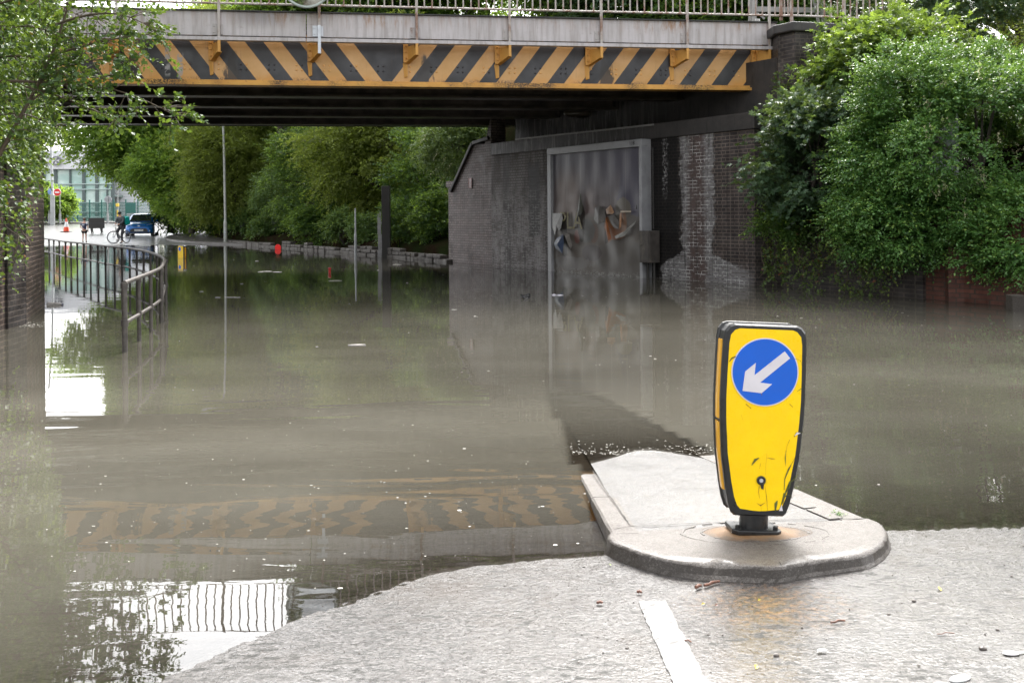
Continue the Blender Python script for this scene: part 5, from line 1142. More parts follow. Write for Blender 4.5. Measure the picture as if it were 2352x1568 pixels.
# ---- steel cabinet beside the billboard
cbn = thing('steel_cabinet', 'grimy steel switch cabinet mounted beside the billboard frame', 'cabinet', AW + dw * (uR - .2) + NW * .24 + Vector((0, 0, .36)), WROT)
M['cab'] = plain('cabinet_steel', (.06, .052, .046), .55, 0, .3, 6, .2, .4, 0, .6, (.2, .17, .13))
mb = MB(); mb.box((0, 0, .36), (.36, .3, .72)); mk('housing', mb, M['cab'], cbn, True, bevel=.012)
mb = MB(); mb.box((0, .155, .36), (.3, .012, .64)); mb.cyl((.1, .16, .4), (.1, .18, .4), .02, 8); mk('door', mb, M['cab'], cbn, True, bevel=.004)
mb = MB(); mb.cyl((-.1, -.05, -.9), (-.1, -.05, 0), .03, 8); mb.cyl((.12, -.05, -.9), (.12, -.05, 0), .03, 8); mb.cyl((.0, -.12, .76), (.0, -.12, 2.6), .018, 8); mk('conduit', mb, M['black_steel'], cbn, True)
# ================================================================ curved pedestrian railing
def cp5(x, y): return ((x / 4.612 + 90) / 1.0884, (y / 4.612 + 420) / 1.0884)
RH = .765
pr = thing('pedestrian_railing', 'curving tubular pedestrian railing half drowned along the flooded footpath', 'railing', W(330, 700))
corner = [(1030, 1320), (1185, 1250), (1320, 1225), (1450, 1165)]
c5 = [(1493, 1052), (1440, 1020), (1395, 1000), (1320, 972), (1240, 955), (1160, 940), (1080, 925), (990, 918), (905, 910), (800, 900), (714, 888), (628, 876), (550, 868), (475, 862), (403, 853), (340, 850), (268, 836), (205, 826), (150, 820), (85, 812)]
def atz(x, y, z): q = cp5(x, y); return W(q[0], q[1], z)
nearp = [atz(x, y, RH) for x, y in ((1030, 1325), (1160, 1258), (1320, 1200), (1450, 1150))]
nearp[0] = Vector((*W(287, 808).xy, RH)); nearp[1] = Vector((*W(320, 783).xy, RH)); nearp[2] = Vector((*W(347, 762).xy, RH)); nearp[3] = Vector((*W(371, 741).xy, RH))
farp = [atz(x, y, RH) for x, y in c5]
farp[0] = Vector((-5.9, 16.6, RH)) if farp[0].y < 15 else farp[0]
M['rail'] = plain('weathered_railing_paint', (.075, .066, .058), .5, .2, .3, 20, .2, .5, 0, .6, (.035, .03, .025))
allp = resample(nearp + farp, .35, 3)
mb = MB(); mb.tube(allp, .026, 10); mk('top_rail', mb, M['rail'], pr)
mb = MB(); mb.tube([p + Vector((0, 0, .32 - RH)) for p in allp], .022, 10); mk('middle_rail', mb, M['rail'], pr)
for i, p in enumerate(nearp + farp):
    mb = MB(); r = .03 if i in (0, 3, 4) else .024
    mb.cyl(Vector((p.x, p.y, -.7)), p + Vector((0, 0, -.02)), r, 10); mb.cyl(p + Vector((0, 0, -.06)), p + Vector((0, 0, .0)), r * 1.35, 10); mb.cyl(Vector((p.x, p.y, .285)), Vector((p.x, p.y, .355)), r * 1.35, 10)
    mk('railing_post', mb, M['rail'], pr)
# ================================================================ columns and posts
M['lampp'] = plain('pale_column_paint', (.3, .31, .28), .5, .1, .2, 3, .1, .5, 0, .5, (.12, .13, .09)); M['postg'] = plain('grey_post_paint', (.32, .33, .33), .45, .2, .15, 3)
def column(name, label, cat, p, r0, h0, r1, h1, mat, group=None, lean=0):
    t = thing(name, label, cat, p, 0, group); mb = MB(); mb.tube([(0, 0, -.6), (0, 0, h0)], r0, 14); mk('base_section', mb, mat, t, True)
    mb = MB(); mb.tube([(0, 0, h0), (0, 0, h0 + .12), (lean * .3, 0, h0 + h1 * .5), (lean, 0, h1)], [r0, r1, r1 * .92, r1 * .72], 14); mk('shaft', mb, mat, t, True); return t
lc = column('lamp_column', 'tall pale lamp column standing at the far edge of the flood', 'lamp post', W(518, 560), .093, 1.15, .066, 8.0, M['lampp'], lean=-.12)
mb = MB(); mb.tube([(-.12, 0, 8), (-.3, 0, 8.3), (-.9, 0, 8.4)], .03, 8); mk('arm', mb, M['lampp'], lc, True); mb = MB(); mb.ball((-1.1, 0, 8.4), .3, 12, 6, sc=(1, .4, .3)); mk('lantern', mb, M['postg'], lc, True)
mb = MB()
for k, (z, r) in enumerate(((.75, .03), (.62, .045), (.5, .035), (.4, .03), (.86, .02))): mb.box((.02 * math.sin(k * 3), -.094, z), (r * 1.6, .006, r * 1.4))
mk('sticker_remnants', mb, plain('torn_sticker', (.42, .47, .5), .5, var=.5, scale=40), lc, True)
g = column('sign_post', 'thin grey post with thicker base standing in the flood before the stone edging', 'post', W(817, 585), .05, .72, .032, 1.75, M['postg'])
# dark square post with pale weathered board strip
dp = thing('timber_post', 'wide black square post with pale strip fixed on its left side near the far wall', 'post', W(887, 590))
mb = MB(); mb.box((0, .1, 1.0), (.285, .3, 3.0)); mk('post_shaft', mb, M['black_steel'], dp, True, bevel=.01)
mb = MB()
for z0, z1, x, w_ in ((-.3, .23, -.225, .14), (.23, .8, -.205, .15), (.8, 1.16, -.235, .125), (1.16, 1.24, -.215, .16), (1.24, 1.4, -.235, .12)): mb.box((x, .0, (z0 + z1) / 2), (w_, .05, z1 - z0 - .006))
mb.box((-.27, 0, 1.46), (.035, .04, .12)); mb.box((-.2, 0, 1.5), (.04, .04, .18)); mk('pale_strip', mb, plain('weathered_strip', (.24, .235, .235), .6, 0, .2, 6, .2), dp, True)
# ---- fence above the stone edging
M['fence'] = plain('dark_fence_paint', (.035, .037, .04), .5, .2)
fe = thing('railing_fence', 'dark vertical bar fence running behind the stone edging and bushes', 'fence', P(700, 520, 50).xyz * 1); fe.location.z = .5
fl_ = [Vector((-1.6, 34.6, 0)), Vector((-4.2, 39.2, 0)), Vector((-9.0, 47.8, 0)), Vector((-15.6, 58.2, 0)), Vector((-18.2, 63.5, 0)), Vector((-20.5, 67, 0))]
run = resample(fl_, 2.75)
for i, (a, b) in enumerate(zip(run, run[1:])):
    f = i / len(run); z0 = .32 + .12 * f; z1 = 1.32 + .45 * f; mb = MB(); n = int((b - a).length / .13)
    for k in range(1, n): q = a.lerp(b, k / n); mb.box(q + Vector((0, 0, (z0 + z1) / 2 + .02)), (.03, .03, z1 - z0 + .05))
    mb.beam(a + Vector((0, 0, z1 - .05)), b + Vector((0, 0, z1 - .05)), .035, .04); mb.beam(a + Vector((0, 0, z0 + .15)), b + Vector((0, 0, z0 + .15)), .035, .04); mk('fence_panel', mb, M['fence'], fe)
    if f > .78: mb = MB(); mb.beam(a + Vector((.0, .06, (z0 + z1) / 2)), b + Vector((0, .06, (z0 + z1) / 2)), .02, z1 - z0 - .1); mk('boarding', mb, M['fence'], fe)
    mb = MB(); mb.box(a + Vector((0, 0, (z0 + z1) / 2)), (.07, .07, z1 - z0 + .25)); mk('fence_post', mb, M['fence'], fe)
sg = thing('fence_notice', 'tall white notice fixed on the dark fence behind the flood', 'notice', W(673.5, 572) * 1 + Vector((-.2, 1.3, .86)), math.radians(-58)); mb = MB()
pn = P(673.5, 525, 48.0); sg.location = pn; sg.rotation_euler = (0, 0, 0); mb.box((0, 0, .235), (.16, .02, .47)); mk('plate', mb, plain('notice_board_white', (.6, .62, .64), .5), sg, True); mb = MB(); mb.box((0, .03, -.1), (.04, .04, .9)); mk('stake', mb, M['fence'], sg, True)
# ---- grey palisade fence in the right-hand shrubs
pf = thing('palisade_fence', 'grey galvanised palisade fence half swallowed by shrubs on the right bank', 'fence', P(2090, 500, 18.9).xyz * 1); pf.location.z = 1.5
a, b = P(2020, 500, 19.3), P(2200, 500, 18.0); n = 22
for k in range(n):
    q = a.lerp(b, k / (n - 1)); q.z = 1.4; mb = MB(); h = 1.75
    mb.prism([q + Vector((-.03, 0, 0)), q + Vector((.03, 0, 0)), q + Vector((.03, 0, h)), q + Vector((.0, 0, h + .09)), q + Vector((-.03, 0, h))], (0, .012, 0)); mk('pale', mb, M['galv'], pf)
mb = MB()
for z in (1.75, 2.85): mb.beam(a + Vector((0, .03, z - a.z)), b + Vector((0, .03, z - b.z)), .03, .05)
mk('cross_rail', mb, M['galv'], pf)
# ================================================================ the far end: building, fence, signs
Yb = 104
def Q(x, y, Y=Yb): return P(x, y, Y)
zg = float(G(-40, Yb)) - .1
glass = NT('green_glass'); co = glass.coord('Object'); ng = glass.noise(glass.mapv(co, (.25, 1, .4)), 1.0, 4, .6)
M['glass'] = glass.done(glass.bsdf(col=glass.mix(glass.mr(ng, .4, .6), (.4, .58, .53), (.7, .82, .77)), rough=.12, spec=1.0))
bd = thing('glass_building', 'glass fronted building with pale fascia and round cross emblem at the road end', 'building', (Q(180, 500).x, Yb, zg))
xL, xR = Q(-60, 500).x, Q(258, 500).x; zf0, zf1 = Q(180, 389).z, Q(180, 346).z; DP = 14
mb = MB(); mb.box(((xL + xR) / 2, Yb + DP / 2, (zf0 + zf1) / 2), (xR - xL + .8, DP + .8, zf1 - zf0)); mk('fascia', mb, plain('fascia_cladding', (.72, .72, .75), .5), bd, bevel=.05)
cols = [-50, -5, 30, 70, 100, 127.5, 161, 192, 222, 245.6, 258]; rows = [389, 422.8, 435, 466, 487.5, 499, 513]
for i, (a, b) in enumerate(zip(cols, cols[1:])):
    xa, xb = Q(a, 500).x + .06, Q(b, 500).x - .06
    mb = MB()
    for r0, r1 in zip(rows, rows[1:]):
        za, zb = Q(180, r1).z + .03, Q(180, r0).z - .03; mb.box(((xa + xb) / 2, Yb + .25, (za + zb) / 2), (xb - xa, .06, zb - za))
    mk('glazing_bay', mb, M['glass'], bd)
mb = MB()
for i, a in enumerate(cols): mb.box((Q(a, 500).x, Yb + .18, (zf0 + zg) / 2), (.3 if i % 3 else .16, .3, zf0 - zg))
mk('mullions', mb, plain('dark_mullion', (.1, .13, .13), .4), bd)
mb = MB()
for r in rows[1:-1]: mb.box(((xL + xR) / 2, Yb + .1, Q(180, r).z), (xR - xL, .2, .1))
mk('transoms', mb, plain('pale_transom', (.45, .55, .53), .4), bd)
mb = MB(); mb.box(((xL + xR) / 2, Yb + 4, (zg + zf0) / 2), (xR - xL, .2, zf0 - zg)); mb.box(((xL + xR) / 2, Yb + 2.2, (zg + zf0) / 2), (xR - xL, 3.5, .2)); mk('interior_wall', mb, plain('interior', (.3, .38, .35), .6, var=.4, scale=.5), bd)
eR = .47; ec = Q(136.6, 370); ec.y = Yb - .5
mb = MB(); mb.cyl(ec + Vector((0, 0, 0)), ec + Vector((0, -.3, 0)), eR, 40); mk('emblem_disc', mb, plain('emblem_grey', (.18, .18, .2), .4), bd, bevel=.03)
mb = MB()
for k in range(4):                                               # eight-pointed cross: four arrow-tailed arms
    a = k * math.pi / 2; Rr = Matrix.Rotation(a, 4, 'Y'); pl = [Vector((0.0, 0, .03)), Vector((-.13, 0, .4)), Vector((0, 0, .29)), Vector((.13, 0, .4))]
    mb.prism([ec + Vector((0, -.31, 0)) + (Rr @ v) * 1.0 for v in pl], (0, -.05, 0))
mk('emblem_cross', mb, plain('emblem_white', (.75, .75, .76), .5), bd)
for s_, (px, py) in (('St John', (110, 361)), ('Ambulance', (104, 375))):
    t_ = text_mesh(s_, .62, .03).xf(Matrix.Translation(Q(px, py) + Vector((-.3, -.52, 0))) @ R90); mk('fascia_lettering', t_, plain('lettering_grey', (.2, .2, .23), .5), bd)
sh = thing('corrugated_shed', 'white ribbed metal warehouse behind the blue car', 'warehouse', (Q(330, 500).x, Yb + 6, zg)); mb = MB(); xa, xb = Q(258, 500, Yb + 3).x, Q(470, 500, Yb + 3).x; zt_ = 8.0; z = zg
while z < zt_: mb.box(((xa + xb) / 2, Yb + 9, z + .12), (xb - xa, 12, .2)); mb.box(((xa + xb) / 2, Yb + 9, z + .26), (xb - xa - .06, 11.9, .08)); z += .3
mk('ribbed_cladding', mb, plain('white_cladding', (.9, .9, .93), .5, var=.04), sh)
mb = MB(); mb.box(((xa + xb) / 2, Yb + 9, zt_ + .2), (xb - xa + .6, 12.6, .35)); mk('roof', mb, plain('shed_roof', (.4, .4, .42), .5), sh)
# green mesh fence
Yf = 97; mfn = thing('mesh_fence', 'green welded mesh fence in front of the glass building', 'fence', P(270, 512, Yf)); zf = float(G(-38, Yf)); M['green'] = plain('green_fence_paint', (.03, .14, .12), .45)
xs_ = np.linspace(P(150, 500, Yf).x, P(400, 500, Yf).x, 10)
for i, (a, b) in enumerate(zip(xs_, xs_[1:])):
    mb = MB(); n = 14; hh = 1.95
    for k in range(n): mb.box((a + (b - a) * (k + .5) / n, Yf, zf + hh / 2), (.028, .02, hh))
    for k in range(7): mb.box(((a + b) / 2, Yf + .02, zf + .1 + k * .3), (b - a, .02, .026))
    mk('mesh_panel', mb, M['green'], mfn); mb = MB(); mb.box((a, Yf + .05, zf + 1.08), (.1, .1, 2.25)); mk('fence_post', mb, M['green'], mfn)
mb = MB(); q = P(300, 478, Yf - .3); mb.box(q, (1.0, .1, 1.0)); mb.beam(q + Vector((0, .05, .6)), q + Vector((0, .05, -1.6)), .1, .1); mk('back_board', mb, M['green'], mfn)
p_ = P(361, 511, 93); kb = thing('utility_cabinet', 'cream street cabinet in front of the green mesh fence', 'cabinet', (p_.x, 93, float(G(p_.x, 93)))); mb = MB(); mb.box((0, 0, .62), (1.15, .5, 1.1)); mk('housing', mb, plain('cream_cabinet', (.5, .52, .42), .5), kb, True, bevel=.02)
mb = MB(); mb.box((0, 0, 1.19), (1.22, .56, .06)); mb.box((0, 0, .035), (1.2, .54, .07)); mk('plinth_and_cap', mb, plain('cabinet_cap', (.36, .37, .3), .5), kb, True)
# kerb and lawn line beyond the junction
line = [(-60, 91, 0), (-46, 91.5, 0), (-38, 92, 0), (-30, 92.5, 0), (-20, 93, 0)]; vs = []
for p in resample(line, 3): g = float(G(p[0], p[1])); vs += [(p[0], p[1], g - .05), (p[0], p[1], g + .12), (p[0], p[1] + .2, g + .13), (p[0], p[1] + 12, g + .3)]
mb = MB(); mb.add(vs, [(i * 4 + k, (i + 1) * 4 + k, (i + 1) * 4 + k + 1, i * 4 + k + 1) for i in range(len(vs) // 4 - 1) for k in range(3)]); struct(mk('pavement', mb, M['pave'], base=False))
def gp(x, y, Y): p = P(x, y, Y); return Vector((p.x, p.y, float(G(p.x, p.y)) + .1))
M['red'] = plain('sign_red', (.6, .02, .02), .4, var=.05); M['white'] = plain('sign_white', (.75, .75, .77), .4, var=.04); M['blue'] = plain('sign_blue', (.005, .10, .55), .35, var=.03); M['signback'] = plain('sign_back_grey', (.3, .31, .33), .45)
YS = 90
def signpost(label, x, top, disc, back=False, group=None, r=.3, yaw=0, h0=.9):
    b = gp(x, 508, YS); t = thing('road_sign', label, 'road sign', b, 0, group); zt = P(x, top, YS).z - b.z; mb = MB(); mb.cyl((0, 0, 0), (0, 0, h0), .1, 10); mb.cyl((0, 0, h0), (0, 0, zt), .05, 10); mk('pole', mb, M['postg'], t, True)
    return t, zt
t, zt = signpost('no entry sign on a grey pole beside the far pavement', 138, 433, 1); mb = MB(); zc = zt - .35; ox = -.6
mb.cyl((ox, -.12, zc), (ox, -.08, zc), .34, 28); mk('rim', mb, M['white'], t, True); mb = MB(); mb.cyl((ox, -.15, zc), (ox, -.121, zc), .315, 28); mk('red_disc', mb, M['red'], t, True); mb = MB(); mb.box((ox, -.16, zc), (.42, .02, .12)); mk('white_bar', mb, M['white'], t, True)
for o in [k for k in bpy.data.objects if k.parent == t and k.name.split('.')[0] in ('rim', 'red_disc', 'white_bar')]: o.location.x += .45; o.location.y -= .06
t, zt = signpost('pole with round blue sign left of the far lamp column', 113, 428, 1); mb = MB(); mb.cyl((.25, -.14, zt - .5), (.25, -.1, zt - .5), .3, 28); mk('blue_disc', mb, plain('pale_blue_sign', (.2, .32, .62), .4), t, True); mb = MB(); mb.cyl((.25, -.1, zt - .5), (.25, -.06, zt - .5), .33, 28); mk('rim', mb, M['white'], t, True)
t, zt = signpost('grey back of a round sign on a pole before the mesh fence', 247.5, 452, 1); mb = MB(); mb.cyl((0, .08, zt - .25), (0, .12, zt - .25), .33, 28); mb.box((0, .06, zt - .25), (.5, .03, .04)); mk('sign_back', mb, M['signback'], t, True)
t, zt = signpost('slim pole with a yellow box top before the white warehouse', 271, 410, 1); mb = MB(); zc = P(271, 471, YS).z - t.location.z; mb.box((0, -.1, zc), (.26, .2, .28)); mb.box((0, -.08, zc - .75), (.13, .06, .6)); mk('yellow_box', mb, plain('yellow_box', (.7, .5, .05), .4), t, True, bevel=.02)
fl2 = column('lamp_column', 'tall grey far lamp column beside the no entry sign', 'lamp post', gp(121, 510, 89), .2, 2.6, .1, 13, M['postg'], lean=-.5)
# traffic cone
b = W(152.5, 539, .22); b = Vector((b.x, b.y, float(G(b.x, b.y)) + .01)); tcn = thing('traffic_cone', 'tall orange and white traffic cone on the road beyond the flood', 'cone', b)
M['cone'] = plain('cone_orange', (.7, .07, .02), .45, var=.05)
mb = MB(); mb.box((0, 0, .025), (.62, .62, .05)); mk('base', mb, M['black_steel'], tcn, True, bevel=.01)
mb = MB(); mb.tube([(0, 0, .05), (0, 0, .38)], [.215, .15], 18); mk('lower_cone', mb, M['cone'], tcn, True); mb = MB(); mb.tube([(0, 0, .38), (0, 0, .75)], [.15, .085], 18); mk('white_sleeve', mb, M['white'], tcn, True)
mb = MB(); mb.tube([(0, 0, .75), (0, 0, 1.02)], [.085, .035], 18); mk('cone_tip', mb, M['cone'], tcn, True)
# black roadworks sign seen from behind
b = W(222, 541, .2); b = Vector((b.x, b.y, float(G(b.x, b.y)) + .01)); rs = thing('temporary_sign', 'black back of a temporary road sign on short legs behind the child', 'road sign', b, math.radians(4))
mb = MB(); mb.box((0, 0, .73), (1.1, .03, .72)); mk('board', mb, M['black_steel'], rs, True, bevel=.02); mb = MB(); mb.box((0, -.02, .73), (1.0, .02, .04)); mk('stiffener', mb, M['fence'], rs, True)
for s in (-1, 1):
    mb = MB(); mb.prism([Vector((s * .33 - .1, 0, .37)), Vector((s * .33 + .1, 0, .37)), Vector((s * .33 + .03, 0, .0)), Vector((s * .33 - .03, 0, .0))], (0, .03, 0)); mb.beam((s * .33, .35, 0), (s * .33, .03, .6), .04, .02); mb.box((s * .33, .1, .012), (.05, .6, .024)); mk('leg', mb, M['black_steel'], rs, True)
# ================================================================ keep-left bollards
M['black'] = plain('black_moulded_plastic', (.012, .012, .012), .32, 0, .3, 30, .08, .5)
def yellow_face():
    m = NT('yellow_reflective_sheet'); co = m.coord(); x, y, z = xyz(m, co); n = m.noise(co, 7, 5, .6)
    c = m.mix(m.mr(n, .3, .7), (1.0, .66, .001), (.95, .6, .001))
    sc = m.mr(m.noise(m.mapv(co, (26, 26, 3)), 1.0, 5, .8), .66, .72); lo = m.mr(z, .35, .08)
    c = m.mix(m.math('MULTIPLY', m.math('MULTIPLY', sc, lo), .5), c, (.4, .24, .01))
    d = m.mr(m.noise(co, 45, 4, .8), .66, .74); c = m.mix(m.math('MULTIPLY', d, .25), c, (.25, .16, .02))
    return m.done(m.bsdf(col=c, rough=m.mr(m.noise(co, 30, 4), .3, .7, .2, .4), spec=.4))
M['yface'] = yellow_face(); M['yside'] = plain('amber_side_lens', (.72, .36, .02), .18, 0, .08, 4, 0, .5, .4)
M['bblue'] = plain('bollard_blue', (.0, .105, .58), .22, 0, .04, 10); M['bwhite'] = plain('bollard_white', (.66, .63, .66), .3, 0, .05, 10)
M['scuff'] = plain('green_black_scuff', (.08, .09, .02), .7, 0, .5, 60); M['scuffb'] = plain('brown_scuff', (.2, .09, .01), .7, 0, .4, 60)
def bollard(loc, rot, label, dR=.148, dz=.625, arrow=True, marks=True, flip=False, dx=0.0):
    t = thing('keep_left_bollard', label, 'traffic bollard', loc, 0, 'keep left bollards', rot)
    prof = [(0.0, .108), (.012, .122), (.05, .136), (.12, .151), (.25, .172), (.4, .184), (.5, .188), (.62, .187), (.76, .184), (.80, .178), (.822, .160), (.83, .14)]
    Z0 = .085; D = .075
    def outline(inset=0, zt=0, zb=0):
        right = []
        for z, w_ in prof: right.append((max(w_ - inset, .02), Z0 + min(max(z, zb), .83 - zt)))
        left = [(-a, b) for a, b in right[::-1]]; return right + left
    ol = outline()
    def ring(y, sc, pts=ol): return [Vector((a * sc, y, (b - .5) * (1 - (1 - sc) * .5) + .5)) for a, b in pts]
    mb = MB(); rings = [ring(-D, .965), ring(-D + .012, 1.0), ring(-D + .026, 1.0), ring(-D + .032, .955), ring(D - .032, .955), ring(D - .026, 1.0), ring(D - .012, 1.0), ring(D, .965)]
    mb.loft(rings, smooth=False); mk('housing', mb, M['black'], t, True, bevel=.004, seg=3)
    yo = [(a, b) for a, b in outline(.021)]; yo = [(a * .985, Z0 + .036 + (b - Z0) * (.83 - .036 - .02) / .83 - (.010 * (1 - (a / .11) ** 2) if b < Z0 + .005 else 0)) for a, b in yo]
    bot = [(x_, Z0 + .036 - .012 * (1 - (x_ / .09) ** 2)) for x_ in np.linspace(-.09, .09, 7)[1:-1]]
    face = [(a, b) for a, b in yo] + bot
    for sgn, nm in ((-1, 'yellow_front'), (1, 'yellow_back')):
        mb = MB(); mb.prism([Vector((a, sgn * (D + .0015), b)) for a, b in face], (0, -sgn * .004, 0)); mk(nm, mb, M['yface'], t, True)
    for s in (-1, 1):                                     # amber side strips in two pieces
        for z0, z1 in ((.1, .395), (.41, .755)):
            mb = MB(); rr = []
            for k in range(9):
                z = z0 + (z1 - z0) * k / 8; w_ = np.interp(z, [p[0] for p in prof], [p[1] for p in prof]) * .962
                rr.append([Vector((s * w_, -.034, Z0 + z)), Vector((s * (w_ + .008), -.02, Z0 + z)), Vector((s * (w_ + .008), .02, Z0 + z)), Vector((s * w_, .034, Z0 + z))])
            mb.loft(rr, smooth=True); mk('side_strip', mb, M['yside'], t, True)
    mb = MB(); mb.cyl((0, 0, .02), (0, 0, .12), .062, 24); mk('neck', mb, M['black'], t, True)
    mb = MB(); mb.prism([Vector((x_, y_, 0.0)) for x_, y_ in ((-.108, -.045), (-.085, -.075), (.09, -.075), (.108, -.055), (.108, .075), (-.108, .075))], (0, 0, .022)); mk('base_plate', mb, M['black'], t, True, bevel=.005)
    for s in (-1, 1):
        mb = MB(); mb.cyl((s * .084, -.045, .02), (s * .084, -.045, .036), .011, 6); mk('bolt', mb, M['black'], t, True)
    cz = Z0 + dz; ys = -D - .003
    mb = MB(); mb.cyl((dx, ys, cz), (dx, ys - .0015, cz), dR, 64); d = mk('white_rim_disc', mb, M['bwhite'], t, True); mb = MB(); mb.cyl((dx, ys - .0015, cz), (dx, ys - .003, cz), dR * .965, 64); mk('blue_disc', mb, M['bblue'], d, True)
    if arrow:
        ar = [(1585, 500), (1675, 608), (1205, 1012), (1400, 1030), (1235, 1180), (925, 1155), (955, 845), (1122, 702), (1108, 900)]
        k = dR / 545; mb = MB(); mb.prism([Vector((dx + (a - 1280) * k, ys - .003, cz - (b - 845) * k)) for a, b in ar][::-1], (0, -.0012, 0)); mk('arrow', mb, M['bwhite'], d, True)
    def cv(x, y): return ((x - 520 - (y - 130) * -.0) / 1478, 0)
    if marks:
        def fp(x, y):      # close-up pixel -> face coordinates (the face leans)
            z = Z0 + .81 - (y - 130) / 1478; xc = 548 - (y - 130) * .052; return (x - xc) / 1478, z
        def ribbon(pts, w0, mat, nm):
            mb = MB(); P_ = [Vector((fp(a, b)[0], -D - .0035, fp(a, b)[1])) for a, b in pts]; vs = []
            for i, p in enumerate(P_):
                q = P_[min(i + 1, len(P_) - 1)] - P_[max(i - 1, 0)]; nn = Vector((q.z, 0, -q.x)).normalized(); w_ = w0 * (.25 + random.random()) * (1 - abs(2 * i / (len(P_) - 1) - 1) * .6); vs += [p + nn * w_, p - nn * w_]
            mb.add(vs, [(2 * i, 2 * i + 1, 2 * i + 3, 2 * i + 2) for i in range(len(P_) - 1)]); return mb
        sets = [(M['scuff'], 'scuff_marks', [([(725, 940), (700, 985), (680, 1020), (655, 1080), (650, 1150)], .0022), ([(740, 1050), (712, 1085), (690, 1100), (670, 1145), (655, 1180), (640, 1240)], .004), ([(690, 1095), (680, 1130), (660, 1165)], .006), ([(650, 1170), (640, 1210), (622, 1280)], .004), ([(700, 1190), (670, 1180), (650, 1200)], .002), ([(605, 1220), (595, 1240), (590, 1290)], .004), ([(490, 952), (465, 965), (440, 1000)], .004), ([(665, 900), (660, 950), (662, 1000)], .0016), ([(720, 810), (735, 783), (778, 780)], .003), ([(345, 310), (320, 320), (302, 345)], .0025), ([(700, 310), (740, 310), (770, 325), (775, 350)], .0016), ([(740, 520), (770, 500), (792, 480)], .0013)]),
                (M['scuffb'], 'brown_scratches', [([(690, 830), (672, 870), (662, 930)], .0012), ([(488, 1130), (483, 1170), (490, 1215)], .0025), ([(540, 920), (532, 1000), (530, 1060)], .0008), ([(525, 1130), (535, 1200), (540, 1290)], .001), ([(540, 950), (570, 955), (595, 955)], .0016), ([(470, 1240), (495, 1255), (525, 1235)], .0014), ([(495, 1235), (500, 1290)], .0012), ([(690, 600), (712, 620)], .002), ([(405, 610), (440, 640)], .0022), ([(375, 680), (388, 720)], .0013), ([(500, 985), (490, 1020)], .0012), ([(465, 487), (495, 520), (512, 553)], .002)])]
        for mt, nm, lst in sets:
            mb = MB()
            for pts, w_ in lst:
                r_ = ribbon(pts, w_ * 1.35, mt, nm); mb.add(r_.v, r_.f)
            mb.v = [(v[0], v[1] - (.0035 if abs(v[0]) < .15 and v[2] > .55 else 0), v[2]) for v in mb.v]; mk(nm, mb, mt, t, True)
        mb = MB(); pts = [(720, 805), (738, 780), (765, 785)]; mb.add([Vector((fp(a, b)[0], -D - .0036, fp(a, b)[1])) for a, b in pts], [(0, 1, 2)]); pts = [(615, 1285), (632, 1245), (640, 1285)]; mb.add([Vector((fp(a, b)[0], -D - .0036, fp(a, b)[1])) for a, b in pts], [(0, 1, 2)])
        mk('bare_patch', mb, M['bwhite'], t, True)
        x_, z_ = fp(500, 1095); mb = MB(); mb.tube([Vector((x_ + .016 * math.cos(a), -D - .006, z_ + .016 * math.sin(a))) for a in np.linspace(0, 6.283, 21)[:-1]], .0045, 6, closed=True); mb.cyl((x_, -D - .001, z_), (x_, -D - .004, z_), .017, 16); mb.prism([Vector((x_ - .004, -D - .003, z_ - .015)), Vector((x_ + .014, -D - .003, z_ - .01)), Vector((x_ + .012, -D - .003, z_ - .04)), Vector((x_ + .002, -D - .003, z_ - .035))], (0, -.001, 0)); mk('lock_hole', mb, M['black'], t, True)
        mb = MB(); mb.cyl((x_, -D - .004, z_), (x_, -D - .009, z_), .009, 12); mk('lock_pin', mb, M['galv'], t, True)
    return t
b = WI(1730, 1219)
bo_ = bollard(b, (math.radians(-1.0), math.radians(3.1), math.radians(3)), 'scratched yellow keep left bollard with blue arrow disc on the traffic island'); bo_.scale = (1.018,) * 3
# silt ring and cracked collar round the bollard foot
mb = MB()
for ring_r, w_, h_ in ((.21, .012, .004), (.29, .01, .003)):
    pts = [b + Vector((ring_r * 1.12 * math.cos(a), ring_r * .62 * math.sin(a) - .03, 0)) for a in np.linspace(0, 6.283, 40)[:-1]]
    for p in pts: p.z = itop(p.y) + .0005; p.x += random.uniform(-.008, .008)
    for i, p in enumerate(pts):
        if random.random() < .25: continue
        q = pts[(i + 1) % len(pts)]; mb.beam(p, q, w_ * random.uniform(.4, 1.3), h_)
m = NT('orange_silt'); co = m.coord(); n = m.noise(co, 16, 6, .75); x, y, z = xyz(m, co); qx = m.math('DIVIDE', m.math('SUBTRACT', x, b.x - 1.0), .30); qy = m.math('DIVIDE', m.math('SUBTRACT', y, b.y - .03 - 4.7), .17)
rad = m.math('ADD', m.math('SQRT', m.math('ADD', m.math('MULTIPLY', qx, qx), m.math('MULTIPLY', qy, qy))), m.math('MULTIPLY', m.math('SUBTRACT', n, .5), .9))
M['silt'] = m.done(m.bsdf(col=m.mix(m.mr(rad, .35, .95), m.mix(m.mr(n, .3, .7), (.2, .11, .05), (.28, .18, .1)), m.mix(m.mr(m.noise(co, 60, 5, .8), .3, .7), (.05, .042, .035), (.1, .086, .072))), rough=.6, spec=.2, nor=m.bump(m.noise(co, 120, 4, .7), .8, .005)))
vs = []
for i in range(5):
    for a in np.linspace(0, 6.283, 41)[:-1]:
        r = (.22 + .02 * math.sin(a * 3 + 1)) * i / 4; vs.append((b.x + r * 1.1 * math.cos(a), b.y - .03 + r * .6 * math.sin(a), 0))
vs = [(x, y, itop(y) + .0022 - (.0012 if i >= 160 else 0)) for i, (x, y, z) in enumerate(vs)]
mb2 = MB(); mb2.add(vs, [(i * 40 + k, i * 40 + (k + 1) % 40, (i + 1) * 40 + (k + 1) % 40, (i + 1) * 40 + k) for i in range(4) for k in range(40)], 0, True)
